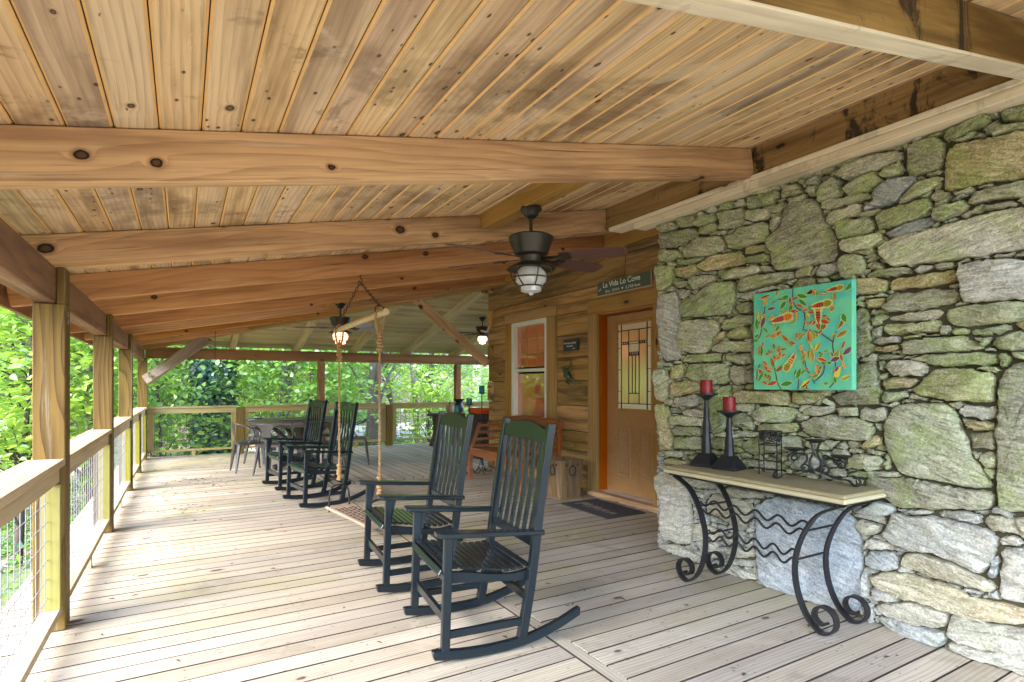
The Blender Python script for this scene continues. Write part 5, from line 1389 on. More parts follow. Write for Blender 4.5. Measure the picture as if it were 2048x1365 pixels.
railing((IX, -0.43, 0), (IX, 3.83, 0), 'nearest railing run with wide pale cap and wire mesh panel', (-1, 0, 0))
railing((IX, 3.972, 0), (IX, 6.148, 0), 'railing run between the nearest and second porch posts', (-1, 0, 0))
railing((IX, 6.292, 0), (IX, 8.428, 0), 'railing run between the second and third porch posts', (-1, 0, 0))
railing((IX, 8.572, 0), (IX, 10.10, 0), 'short railing run just past the third porch post', (-1, 0, 0))
railing((IX, 10.20, 0), (IX, 11.788, 0), 'short railing run ending at the far corner post', (-1, 0, 0))
FY = 11.94
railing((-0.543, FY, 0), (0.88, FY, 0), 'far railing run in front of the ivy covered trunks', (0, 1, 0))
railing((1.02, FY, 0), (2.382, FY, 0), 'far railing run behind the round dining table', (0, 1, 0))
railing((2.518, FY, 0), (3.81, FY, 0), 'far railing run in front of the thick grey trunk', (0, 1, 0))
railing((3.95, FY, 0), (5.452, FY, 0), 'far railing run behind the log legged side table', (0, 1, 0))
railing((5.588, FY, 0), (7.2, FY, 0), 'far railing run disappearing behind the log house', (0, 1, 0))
def stub(x, y, label):
    Mx = Matrix.Translation((x, y, 0)) @ Matrix.Rotation(R(-90), 4, 'Y')
    tag(MB().box((0.443, 0, 0), (0.884, 0.135, 0.135)).build('railing_post', M['post'], None, Mx, bevel=0.004), label, 'post', 'short railing posts')
stub(0.95, 12.0, 'short square railing post left of the metal dining chairs')
stub(3.88, 12.0, 'short square railing post right of the hanging swing ropes')
stub(-0.612, 10.15, 'short railing post between the third porch post and the corner')

# ================================================================== STONE CHIMNEY
ch = thing('stone_chimney', 'massive rubble stone chimney breast with greenish stones', 'chimney', (3.8, 1.7, 0))
MB().box((3.92, 1.55, 1.3), (1.2, 3.50, 2.6)).build('mortar_core', M['mortar'], ch)
def stone_mesh(poly, seed, big):
    r = random.Random(seed)
    P = [Vector((a, b)) for a, b in poly]
    # counter-clockwise
    A = sum(P[i].x * P[(i + 1) % len(P)].y - P[(i + 1) % len(P)].x * P[i].y for i in range(len(P)))
    if A < 0: P.reverse()
    A = abs(A) / 2
    def chaikin(P, q):
        out = []
        for i in range(len(P)):
            a, b = P[i], P[(i + 1) % len(P)]; L = (b - a).length; t = min(0.5, q / max(L, 1e-6)); out += [a.lerp(b, t), b.lerp(a, t)]
        return out
    sz = math.sqrt(A)
    P = chaikin(P, 0.008 + 0.025 * sz); P = chaikin(P, 0.004 + 0.008 * sz)
    seg = 0.024 if big else 0.022
    Q = []
    for i in range(len(P)):
        a, b = P[i], P[(i + 1) % len(P)]; n = max(1, int((b - a).length / seg))
        for k in range(n): Q.append(a.lerp(b, k / n) + Vector((r.gauss(0, 1), r.gauss(0, 1))) * 0.0034)
    Q = [q for i, q in enumerate(Q) if (q - Q[i - 1]).length > 0.0035]
    c = sum(Q, Vector((0, 0))) / len(Q)
    proud = r.uniform(0.0, 0.035) if big else r.uniform(-0.012, 0.018)
    bulge = min(0.022, 0.008 + 0.035 * sz) * r.uniform(0.4, 1.1)
    tilt = Vector((r.uniform(-.09, .09), r.uniform(-.12, .07)))
    kn = [(r.uniform(0, 6.28), r.uniform(.1, .5) * sz, r.uniform(.10, .35)) for _ in range(3 if big else 1)]      # broken facets
    ph = [r.uniform(0, 6.28) for _ in range(6)]; f = [r.uniform(8, 26) for _ in range(6)]
    def facet(p): return min(0.016, sum(max(0.0, (p - c).dot(Vector((math.cos(a), math.sin(a)))) - o_) * k_ for a, o_, k_ in kn))
    def nz(p): return facet(p) + 0.0040 * (math.sin(p.x * f[0] + ph[0] + p.y * f[1]) + math.sin(p.y * f[2] * 1.6 + ph[1]) + 0.6 * math.sin(p.x * f[3] * 2.3 - p.y * f[4] * 2 + ph[2]))
    gap = 0.0004
    rings = [(gap, 0.10), (gap, -proud + 0.016), (gap + 0.002, -proud + 0.003), (gap + 0.006, -proud - bulge * 0.62), (gap + 0.016, -proud - bulge * 0.85)]
    rel = [0.28, 0.48, 0.68, 0.86] if big else [0.55]
    vs = []; n = len(Q)
    for (ins, x) in rings:
        for q in Q:
            d = c - q; L = d.length; s = min(0.4, ins / max(L, 1e-6)); p = q + d * s
            vs.append((x + tilt.dot(p - c) + (nz(p) + r.gauss(0, .0012) if x < 0.05 else 0), p.x - c.x, p.y - c.y))
    for s in rel:
        for q in Q:
            p = q + (c - q) * s; vs.append((-proud - bulge * (0.85 + 0.15 * s) + tilt.dot(p - c) + nz(p) + r.gauss(0, .001), p.x - c.x, p.y - c.y))
    vs.append((-proud - bulge + nz(c), 0, 0))
    nr = len(rings) + len(rel); fs = []
    for k in range(nr - 1):
        for i in range(n): fs.append((k * n + i, (k + 1) * n + i, (k + 1) * n + (i + 1) % n, k * n + (i + 1) % n))
    for i in range(n): fs.append(((nr - 1) * n + i, nr * n, (nr - 1) * n + (i + 1) % n))
    return vs, fs, c, A
def parse(s): return [[tuple(float(v) / 1000 for v in q.split(',')) for q in l.split()] for l in s.strip().splitlines()]
allst = [(p, True) for p in parse(STONES)] + [(p, False) for p in parse(SMALL_STONES)]
def parea(p): return abs(sum(p[i][0] * p[(i + 1) % len(p)][1] - p[(i + 1) % len(p)][0] * p[i][1] for i in range(len(p)))) / 2
order = sorted(range(len(allst)), key=lambda i: -(1 if allst[i][1] else 0) - parea(allst[i][0]))
rest = {'stone_a': MB(), 'stone_b': MB()}
for rank, i in enumerate(order):
    p, big = allst[i]
    vs, fs, c, A = stone_mesh(p, 100 + i, big)
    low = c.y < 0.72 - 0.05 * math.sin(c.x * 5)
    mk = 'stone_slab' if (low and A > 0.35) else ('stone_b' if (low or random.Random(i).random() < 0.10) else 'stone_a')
    if rank < 300:
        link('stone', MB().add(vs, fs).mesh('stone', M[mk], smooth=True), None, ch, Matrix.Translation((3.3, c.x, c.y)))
    else:
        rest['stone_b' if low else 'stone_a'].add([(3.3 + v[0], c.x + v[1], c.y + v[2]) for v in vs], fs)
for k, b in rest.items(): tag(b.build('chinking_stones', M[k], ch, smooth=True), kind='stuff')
# return side of the chimney (towards the door) in coarse stones
rr = random.Random(3)
z = 0.0
while z < 2.55:
    hh = rr.uniform(0.12, 0.3); xx = 3.42
    while xx < 4.25:
        ww = rr.uniform(0.2, 0.42)
        poly = [(xx, z), (xx + ww, z), (xx + ww, z + hh), (xx, z + hh)]
        vs, fs, c, A = stone_mesh(poly, int(1e4 * xx + z * 100), True)
        link('stone', MB().add([(v[1], -v[0], v[2]) for v in vs], fs).mesh('stone', M['stone_a'], smooth=True), None, ch, Matrix.Translation((c.x, 3.30, c.y)))
        xx += ww
    z += hh

# ================================================================== LOG HOUSE
ho = thing('log_house', 'hewn log house wall with oak door and single window', 'house', (4.4, 5.7, 0))
rows = [0.0, 0.205, 0.49, 0.735, 1.056, 1.37, 1.67, 1.957, 2.234, 2.51, 2.80, 3.10]
WY0, WY1, WZ0, WZ1 = 6.40, 7.363, 0.80, 2.24         # window frame
DY0, DY1, DZ1 = 4.385, 5.305, 2.15                   # door slab
for i in range(len(rows) - 1):
    z0, z1 = rows[i], rows[i + 1]; zm = (z0 + z1) / 2
    segs = [(3.2, 8.0 + (0.13 if i % 2 else 0.02))]
    def cut(segs, a, b):
        out = []
        for s, e in segs:
            if e <= a or s >= b: out.append((s, e))
            else:
                if s < a: out.append((s, a))
                if e > b: out.append((b, e))
        return out
    if z0 < DZ1: segs = cut(segs, DY0 - 0.05, DY1 + 0.07)
    if z1 > WZ0 and z0 < WZ1 - 0.02: segs = cut(segs, WY0 - 0.01, WY1 + 0.01)
    if i == 9: segs = cut(segs, 4.85, 4.853)
    if i == 10: segs = cut(segs, 6.55, 6.553)
    for s, e in segs:
        if e - s < 0.03: continue
        dx = rng.uniform(-0.008, 0.008)
        beam('wall_plank', (4.385 + dx, s, zm), (4.385 + dx, e, zm), 0.17, z1 - z0 - 0.008, M['log'], ho, b=0.004, roll=rng.choice((0, math.pi)))
for i in range(len(rows) - 1):                         # end wall seen along the far wing
    z0, z1 = rows[i], rows[i + 1]
    beam('wall_plank', (4.26 if i % 2 == 0 else 4.48, 8.03, (z0 + z1) / 2), (8.0, 8.03, (z0 + z1) / 2), 0.16, z1 - z0 - 0.010, M['log'], ho, b=0.012)
MB().box((4.40, 7.99, 1.55), (0.13, 0.16, 3.1)).build('corner_gap_backing', M['dark_under'], ho)  # dark backing added to keep daylight out of the corner joints
MB().box((6.3, 5.4, 1.55), (3.55, 5.0, 3.2)).build('interior_blocker', M['dark_under'], ho)  # added dark box that blocks light and view through the house
# window
wn_ = MB()
for (a, b) in (((WY0 + .032, WZ0), (WY0 + .032, WZ1)), ((WY1 - .032, WZ0), (WY1 - .032, WZ1))): wn_.box((4.325, a[0], (a[1] + b[1]) / 2), (0.09, 0.064, WZ1 - WZ0))
for zz in (WZ0 + .032, WZ1 - .032): wn_.box((4.325, (WY0 + WY1) / 2, zz), (0.09, WY1 - WY0 - 0.128, 0.064))
wo_ = wn_.build('window', M['vinyl'], ho, bevel=0.004)
mz = 1.53
s_ = MB(); s_.box((4.33, (WY0 + WY1) / 2, mz), (0.05, WY1 - WY0 - 0.128, 0.045)).build('meeting_rail', M['vinyl'], wo_, bevel=0.003)
MB().box((4.352, (WY0 + WY1) / 2, (mz + WZ1) / 2), (0.008, WY1 - WY0 - 0.13, WZ1 - mz - 0.1)).build('pane', M['pane'], wo_)
MB().box((4.360, (WY0 + WY1) / 2, (mz + WZ0) / 2), (0.008, WY1 - WY0 - 0.13, mz - WZ0 - 0.1)).build('pane', M['pane'], wo_)
g = MB(); yc = (WY0 + WY1) / 2
for q in (-0.14, 0.14): g.box((4.345, yc + q, (mz + WZ1) / 2), (0.006, 0.014, WZ1 - mz - 0.1))
for q in (0.33, 0.66): g.box((4.3448, yc, mz + 0.05 + (WZ1 - mz - 0.1) * q), (0.006, WY1 - WY0 - 0.13, 0.014))
g.build('grille', M['trim_wood'], wo_)
for (a, b, z0, z1) in ((WY1 + 0.003, 7.54, 0.62, 2.238), (6.18, WY0 - 0.003, 0.62, 2.238)):
    beam('window_trim', (4.285, (a + b) / 2, z0), (4.285, (a + b) / 2, z1), b - a, 0.035, M['trim_wood'], ho, up=(1, 0, 0))
beam('window_trim', (4.283, 6.17, 2.313), (4.283, 7.55, 2.313), 0.035, 0.145, M['trim_wood'], ho)
beam('window_sill', (4.27, 6.17, 0.70), (4.27, 7.55, 0.70), 0.07, 0.15, M['trim_wood'], ho)
# door
dr = MB().box((4.44, (DY0 + DY1) / 2, 1.10), (0.04, DY1 - DY0, 2.08)).build('door', M['oak'], ho, Matrix(), bevel=0.003)
GY0, GY1, GZ0, GZ1 = 4.52, 5.13, 1.01, 2.05
def frame(y0, y1, z0, z1, w, x, d, mat, name, par):
    b = MB()
    b.box((x, y0 + w / 2, (z0 + z1) / 2), (d, w, z1 - z0)).box((x, y1 - w / 2, (z0 + z1) / 2), (d, w, z1 - z0))
    b.box((x, (y0 + y1) / 2, z0 + w / 2), (d, y1 - y0 - 2 * w, w)).box((x, (y0 + y1) / 2, z1 - w / 2), (d, y1 - y0 - 2 * w, w))
    return b.build(name, mat, par, bevel=0.004)
frame(GY0, GY1, GZ0, GZ1, 0.035, 4.414, 0.022, M['oak'], 'glass_frame', dr)
gy0, gy1, gz0, gz1 = GY0 + .035, GY1 - .035, GZ0 + .035, GZ1 - .035
MB().box((4.416, (gy0 + gy1) / 2, (gz0 + gz1) / 2), (0.006, gy1 - gy0, gz1 - gz0)).build('clear_border_glass', M['lead_clear'], dr)
iy0, iy1, iz0, iz1 = gy0 + .06, gy1 - .06, gz0 + .06, gz1 - .07
ym = (iy0 + iy1) / 2
def pane(y0, y1, z0, z1, mat): MB().box((4.4115, (y0 + y1) / 2, (z0 + z1) / 2), (0.004, y1 - y0, z1 - z0)).build('glass_panel', mat, dr)
cols_ = [iy0, ym - .085, ym + .085, iy1]
for q in range(3):
    pane(cols_[q] + .004, cols_[q + 1] - .004, iz1 - .13, iz1 - .004, M['lead_pane'])
for q in (0, 2): pane(cols_[q] + .004, cols_[q + 1] - .004, iz0 + .004, iz1 - .165, M['lead_pane'])
pane(ym - .08, ym + .08, iz1 - .25, iz1 - .14, M['lead_clear'])
pane(ym - .022, ym + .022, iz0 + .13, iz1 - .30, M['lead_pane'])
for s in (-1, 1): pane(ym + s * .054 - .026, ym + s * .054 + .026, iz0 + .13, iz1 - .30, M['lead_pane'])
pane(ym - .08, ym + .08, iz0 + .004, iz0 + .11, M['lead_pane'])
cm = MB(); X = 4.4085
def H(y0, y1, z, w=.007): cm.box((X, (y0 + y1) / 2, z), (0.007, y1 - y0, w))
def V(y, z0, z1, w=.007): cm.box((X - .0006, y, (z0 + z1) / 2), (0.007, w, z1 - z0))
for y in (iy0, iy1): V(y, gz0, gz1)
for z in (iz0, iz1): H(gy0, gy1, z, .010)
for y in cols_[1:3]: V(y, iz0, iz1)
H(iy0, iy1, iz1 - .134); H(iy0, iy1, iz1 - .16); H(ym - .085, ym + .085, iz1 - .255); H(ym - .085, ym + .085, iz1 - .29, .012); H(ym - .085, ym + .085, iz0 + .118, .012)
for s in (-1, 1): V(ym + s * .025, iz0 + .118, iz1 - .29)
for q in range(5): V(ym - .07 + q * .035, iz1 - .285, iz1 - .26, .010)
for s in (-1, 1):
    for q in range(3): V(ym + s * (.10 + q * .035), iz1 - .156, iz1 - .138, .010)
for z in (gz0 + .2, gz0 + .45, gz0 + .7): H(gy0, iy0, z); H(iy1, gy1, z)
cm.build('lead_came', plain('lead_came', lin(74, 46, 34), 0.5, 0.5), dr)
for (a, b) in ((4.886, 5.13), (4.53, 4.763)):
    frame(a, b, .247, .83, 0.028, 4.418, 0.012, M['oak'], 'panel_moulding', dr)
    MB().box((4.418, (a + b) / 2, .538), (0.010, b - a - .10, .583 - .10)).build('raised_panel', M['oak'], dr, bevel=0.004)
MB().box((4.411, 4.60, 1.035), (0.002, 0.09, 0.03)).build('small_sticker', M['paint_white'], dr)
beam('door_jamb', (4.38, DY1 + 0.033, 0.05), (4.38, DY1 + 0.033, DZ1 + .03), 0.06, 0.17, M['jamb'], ho, up=(1, 0, 0))
beam('door_jamb', (4.38, DY0 - 0.033, 0.05), (4.38, DY0 - 0.033, DZ1 + .03), 0.06, 0.17, M['jamb'], ho, up=(1, 0, 0))
beam('door_jamb', (4.38, DY0, DZ1 + .018), (4.38, DY1, DZ1 + .018), 0.165, 0.03, M['jamb'], ho)
beam('door_trim', (4.282, 5.395, 0.0), (4.282, 5.395, 2.168), 0.175, 0.04, M['trim_wood'], ho, up=(1, 0, 0))
beam('door_trim', (4.282, 4.30, 0.0), (4.282, 4.30, 2.168), 0.15, 0.04, M['trim_wood'], ho, up=(1, 0, 0))
beam('door_trim', (4.280, 4.2, 2.252), (4.280, 5.485, 2.252), 0.044, 0.165, M['trim_wood'], ho)
beam('door_step', (4.255, 4.22, 0.03), (4.255, 5.42, 0.03), 0.11, 0.058, M['rafter'], ho)
MB().box((4.37, 4.84, 0.054), (0.15, 0.93, 0.012)).build('aluminium_threshold', plain('white_aluminium', lin(222, 222, 232), 0.35, 0.3), ho, bevel=0.002)

# ================================================================== ROCKING CHAIRS (local x = towards the back, y across)
def make_rocker(label):
    t = thing('rocking_chair', label, 'chair', group='black slatted rocking chairs')
    HW = 0.285
    cm_ = M['chair']
    arc = [(0.0, 0.030), (0.12, 0.012), (0.26, 0.004), (0.40, 0.008), (0.53, 0.026), (0.66, 0.062), (0.79, 0.115)]
    arc = [(p.x, p.z) for p in smoothpath([(a, 0, b) for a, b in arc], 4)]
    for s in (-1, 1):
        poly = arc + [(a + (0.0 if i else -0.01), b + 0.042 + (0.004 if 0 < i < len(arc) - 1 else 0)) for i, (a, b) in list(enumerate(arc))[::-1]]
        MB().prism(poly, 0.036, 'y', s * HW - 0.018).build('rocker', cm_, t, bevel=0.005, local=True)
        MB().bar((0.055, s * HW, 0.045), (0.072, s * HW, 0.605), 0.032, 0.042, up=(1, 0, 0)).build('front_leg', cm_, t, bevel=0.004, local=True)
        # rear leg and back post in one bent timber
        y = s * (HW - 0.0)
        b = MB(); ctr = smoothpath([(0.455, y, 0.05), (0.488, y, 0.22), (0.515, y, 0.38), (0.565, y, 0.75), (0.625, y, 1.12)], 4)
        vs = []; fs = []
        for i, p in enumerate(ctr):
            w = 0.024 - 0.004 * i / len(ctr)
            for (dx, dy) in ((-w, -.019), (w, -.019), (w, .019), (-w, .019)): vs.append((p.x + dx, p.y + dy, p.z))
        for i in range(len(ctr) - 1):
            for k in range(4): fs.append((i * 4 + k, i * 4 + (k + 1) % 4, i * 4 + 4 + (k + 1) % 4, i * 4 + 4 + k))
        fs += [(3, 2, 1, 0), tuple(4 * (len(ctr) - 1) + k for k in range(4))]
        b.add(vs, fs).build('back_post', cm_, t, bevel=0.003, local=True)
        # arm: flat paddle
        plan = [(0.005, -.042), (0.03, -.052), (0.16, -.048), (0.34, -.032), (0.575, -.022), (0.575, .022), (0.34, .028), (0.16, .034), (0.03, .036), (0.005, .026)]
        bm_ = MB(); n = len(plan)
        zt = lambda x: 0.634 - 0.05 * (x / 0.575)
        bm_.add([(x, s * (HW + 0.008) - s * y_ * 1.0, zt(x) - 0.026) for x, y_ in plan] + [(x, s * (HW + 0.008) - s * y_, zt(x)) for x, y_ in plan], [tuple(range(n)), tuple(range(2 * n - 1, n - 1, -1))] + [(i, i + n, (i + 1) % n + n, (i + 1) % n) for i in range(n)])
        bm_.build('armrest', cm_, t, bevel=0.005, local=True)
        # arm bracket
        MB().prism([(0.088, 0.605), (0.120, 0.603), (0.090, 0.48)], 0.018, 'y', s * HW - 0.011).build('arm_bracket', cm_, t, local=True)
        # side seat rail with dished top
        top = smoothpath([(0.06, 0, 0.425), (0.16, 0, 0.412), (0.30, 0, 0.385), (0.42, 0, 0.372), (0.52, 0, 0.385)], 3)
        poly = [(p.x, p.z) for p in top] + [(0.52, 0.325), (0.06, 0.372)]
        MB().prism(poly, 0.026, 'y', s * (HW - 0.032) - 0.013).build('seat_rail', cm_, t, local=True)
        MB().bar((0.075, s * HW, 0.135), (0.475, s * HW, 0.135), 0.024, 0.036).build('stretcher', cm_, t, bevel=0.003, local=True)
    MB().bar((0.066, -HW, 0.20), (0.066, HW, 0.20), 0.022, 0.045).build('stretcher', cm_, t, bevel=0.003, local=True)
    MB().bar((0.50, -HW, 0.24), (0.50, HW, 0.24), 0.022, 0.045).build('stretcher', cm_, t, bevel=0.003, local=True)
    MB().bar((0.072, -HW, 0.395), (0.072, HW, 0.395), 0.024, 0.05).build('seat_rail', cm_, t, bevel=0.003, local=True)
    prof = smoothpath([(0.035, 0, 0.405), (0.055, 0, 0.437), (0.11, 0, 0.436), (0.20, 0, 0.422), (0.32, 0, 0.398), (0.43, 0, 0.390), (0.52, 0, 0.402)], 8)
    L = [0]
    for i in range(1, len(prof)): L.append(L[-1] + (prof[i] - prof[i - 1]).length)
    NS = 13; tot = L[-1]
    def at(s):
        for i in range(1, len(L)):
            if L[i] >= s: return prof[i - 1].lerp(prof[i], (s - L[i - 1]) / max(1e-9, L[i] - L[i - 1]))
        return prof[-1]
    for k in range(NS):
        a = at(tot * (k + 0.11) / NS); c = at(tot * (k + 0.89) / NS); m_ = (a + c) / 2; d = (c - a); w = d.length; d.normalize(); nrm = Vector((-d.z, 0, d.x))
        if nrm.z < 0: nrm = -nrm
        b = MB(); rot = Matrix((d, Vector((0, 1, 0)), nrm)).transposed()
        b.box(m_ + nrm * 0.004, (w, 2 * HW - 0.045, 0.013), rot).build('seat_slat', cm_, t, bevel=0.003, local=True)
    bx = lambda z: 0.515 + (z - 0.38) * 0.145
    cp = [(-(HW - .02), 1.02), (-(HW - .02), 1.085)] + [(-(HW - .02) + q * (2 * HW - .04) / 8, 1.085 + 0.04 * math.sin(math.pi * q / 8)) for q in range(1, 8)] + [((HW - .02), 1.085), ((HW - .02), 1.02)]
    b = MB(); n = len(cp)
    b.add([(bx(z) - 0.011, y, z) for y, z in cp] + [(bx(z) + 0.013, y, z) for y, z in cp], [tuple(range(n)), tuple(range(2 * n - 1, n - 1, -1))] + [(i, i + n, (i + 1) % n + n, (i + 1) % n) for i in range(n)])
    b.build('crest_rail', cm_, t, bevel=0.003, local=True)
    MB().bar((bx(0.515), -(HW - .02), 0.515), (bx(0.515), (HW - .02), 0.515), 0.022, 0.05).build('lower_back_rail', cm_, t, bevel=0.003, local=True)
    for k in range(6):
        y = -0.2 + 0.08 * k
        pts = [(bx(0.53) + 0.004, y, 0.53), (bx(0.78) + 0.016, y, 0.78), (bx(1.03) + 0.002, y, 1.03)]
        b = MB(); P = smoothpath(pts, 3); vs = []; fs = []
        for p in P:
            for (dx, dy) in ((-.006, -.0165), (.006, -.0165), (.006, .0165), (-.006, .0165)): vs.append((p.x + dx, p.y + dy, p.z))
        for i in range(len(P) - 1):
            for q in range(4): fs.append((i * 4 + q, i * 4 + (q + 1) % 4, i * 4 + 4 + (q + 1) % 4, i * 4 + 4 + q))
        b.add(vs, fs).build('back_slat', cm_, t, local=True)
    return t
rc = make_rocker('nearest black rocking chair beside the console table side of the deck')
rc.location = (1.045, 2.755, 0); rc.rotation_euler = (0, 0, R(-6))
for lab, loc, a in (('black rocking chair just behind the nearest one', (1.065, 3.745, 0), -4), ('black rocking chair directly behind the hanging rope swing', (1.02, 6.53, 0), 8), ('farthest black rocking chair next to the metal dining chairs', (0.935, 7.70, 0), 8)):
    o = copy_tree(rc); o.location = loc; o.rotation_euler = (0, 0, R(a)); o['label'] = lab

# ================================================================== DINING SET
TC = Vector((1.66, 9.62, 0))
dt = thing('dining_table', 'round plank dining table with pedestal at the far end', 'table', tuple(TC))
tw = wood('table_wood', lin(76, 66, 58), lin(46, 38, 33), lin(30, 23, 18), rings=6, ring_amt=0.5, knots=0.0, blotch=0.4, var=0.06, rough=0.45)
for k in range(9):
    x0 = -0.8 + k * 1.6 / 9; x1 = x0 + 1.6 / 9 - 0.006
    pts = []
    for q in range(7): xx = x0 + (x1 - x0) * q / 6; pts.append((xx, -math.sqrt(max(0, 0.64 - xx * xx))))
    pts += [(a, -b) for a, b in pts[::-1]]
    pts = [p for i, p in enumerate(pts) if math.hypot(p[0] - pts[i - 1][0], p[1] - pts[i - 1][1]) > 1e-3]
    MB().prism(pts, 0.035, 'z', 0.715).build('top_plank', tw, dt, local=True)
MB().lathe([(0.74, 0.680), (0.765, 0.684), (0.765, 0.712), (0.70, 0.7135)], 36).build('apron', tw, dt, smooth=True, local=True)
MB().lathe([(0.09, 0.02), (0.10, 0.1), (0.075, 0.2), (0.09, 0.5), (0.13, 0.679)], 16).build('pedestal', M['bark_dark'], dt, smooth=True, local=True)
for a in range(4):
    c_, s_2 = math.cos(a * math.pi / 2 + .4), math.sin(a * math.pi / 2 + .4)
    MB().bar((0.05 * c_, 0.05 * s_2, 0.12), (0.48 * c_, 0.48 * s_2, 0.035), 0.07, 0.07).build('foot', tw, dt, local=True)
    MB().bar((0.07 * c_, 0.07 * s_2, 0.30), (0.48 * c_, 0.48 * s_2, 0.645), 0.05, 0.05).build('strut', tw, dt, local=True)
ls = MB().lathe([(0.34, 0.0), (0.36, 0.01), (0.36, 0.028), (0.32, 0.03), (0.0, 0.027)], 32).build('lazy_susan', tw, None, Matrix.Translation(TC + Vector((0.05, 0.05, 0.7505))), smooth=True)
tag(ls, 'round dark wooden turntable in the middle of the dining table', 'tray')

def make_metal_chair(label):
    t = thing('metal_chair', label, 'chair', group='metal armchairs round the dining table'); m = M['steel_chair']
    # local +x faces the table
    MB().box((0, 0, 0.445), (0.36, 0.36, 0.022)).box((0, 0, 0.425), (0.37, 0.37, 0.03)).build('seat', m, t, bevel=0.010, local=True)
    for sx in (-1, 1):
        for sy in (-1, 1):
            a = Vector((sx * 0.155, sy * 0.155, 0.43)); b = Vector((sx * 0.215, sy * 0.20, 0.0))
            MB().tube([a, (a + b) / 2, b], [0.032, 0.024, 0.013], 6).build('leg', m, t, smooth=True, local=True)
    for sy in (-1, 1):
        MB().tube(smoothpath([(0.10, sy * 0.175, 0.44), (0.13, sy * 0.22, 0.56), (0.09, sy * 0.255, 0.645), (-0.06, sy * 0.25, 0.69), (-0.19, sy * 0.16, 0.735), (-0.225, 0, 0.75)], 5), 0.011, 8).build('arm_tube', m, t, smooth=True, local=True)
        MB().tube(smoothpath([(-0.04, sy * 0.178, 0.44), (0.02, sy * 0.20, 0.53), (0.09, sy * 0.235, 0.63)], 4), 0.008, 6).build('arm_strut', m, t, smooth=True, local=True)
    b = MB(); vs = []; N = 7
    rowsz = [(0.44, 0.055, -0.175), (0.55, 0.058, -0.195), (0.65, 0.075, -0.212), (0.745, 0.13, -0.222)]
    for (z, w, x) in rowsz:
        for q in range(N): y = -w + 2 * w * q / (N - 1); vs.append((x + 0.9 * y * y, y, z))
    fs = [(r * N + q, r * N + q + 1, (r + 1) * N + q + 1, (r + 1) * N + q) for r in range(3) for q in range(N - 1)]
    n0 = len(vs); vs += [(x - 0.006, y, z) for x, y, z in vs]
    fs += [tuple(n0 + i for i in f[::-1]) for f in fs]
    for r in range(3):
        fs += [(r * N, (r + 1) * N, n0 + (r + 1) * N, n0 + r * N), (r * N + N - 1, n0 + r * N + N - 1, n0 + (r + 1) * N + N - 1, (r + 1) * N + N - 1)]
    b.add(vs, fs).build('back_splat', m, t, smooth=True, local=True)
    return t
mc = make_metal_chair('leftmost metal armchair at the round dining table')
spots = [('leftmost metal armchair at the round dining table', 187, 0.80), ('metal armchair with its back to the farthest rocking chair', 232, 0.80), ('metal armchair at the dining table half hidden by the rocking chair backs', 285, 0.86),
         ('rightmost metal armchair at the dining table beside the swing rope', 345, 0.84), ('metal armchair on the far side of the dining table to the right', 50, 0.86), ('metal armchair on the far side of the dining table to the left', 125, 0.86)]
for i, (lab, a, r_) in enumerate(spots):
    o = mc if i == 0 else copy_tree(mc); a = R(a)
    o.location = TC + Vector((math.cos(a) * r_, math.sin(a) * r_, 0)); o.rotation_euler = (0, 0, a + math.pi); o['label'] = lab

# ================================================================== ROPE SWING
sw = thing('rope_swing', 'board swing hung on two hemp ropes from a chained wooden bar', 'swing', (1.38, 5.18, 0.1))
ax = Vector((0.137, -0.99, 0)).normalized(); sd_ = Vector((0.99, 0.137, 0)).normalized(); C0 = Vector((1.38, 5.18, 0))
PL = C0 - ax * 0.44; PR = C0 + ax * 0.47
seat_m = wood('swing_seat_wood', lin(170, 150, 130), lin(120, 100, 84), lin(60, 44, 34), rings=5, ring_amt=0.3, knots=0.0, blotch=0.3, var=0.03, rough=0.7)
beam('seat_board', C0 - ax * 0.5 + Vector((0, 0, .125)), C0 + ax * 0.5 + Vector((0, 0, .125)), 0.23, 0.028, seat_m, sw, b=0.004)
g = MB()
for i in range(15):
    for j in range(5):
        p = C0 + ax * (-0.3 + i * 0.045 + (0.02 if j % 2 else 0)) + sd_ * (-0.08 + j * 0.04)
        g.bar(p + Vector((0, 0, .142)) - sd_ * .012, p + Vector((0, 0, .142)) + sd_ * .012 + ax * (.012 if (i + j) % 2 else -.012), .007, .004)
tag(g.build('tread_pattern', M['dark_under'], sw), kind='stuff')
tops = {}
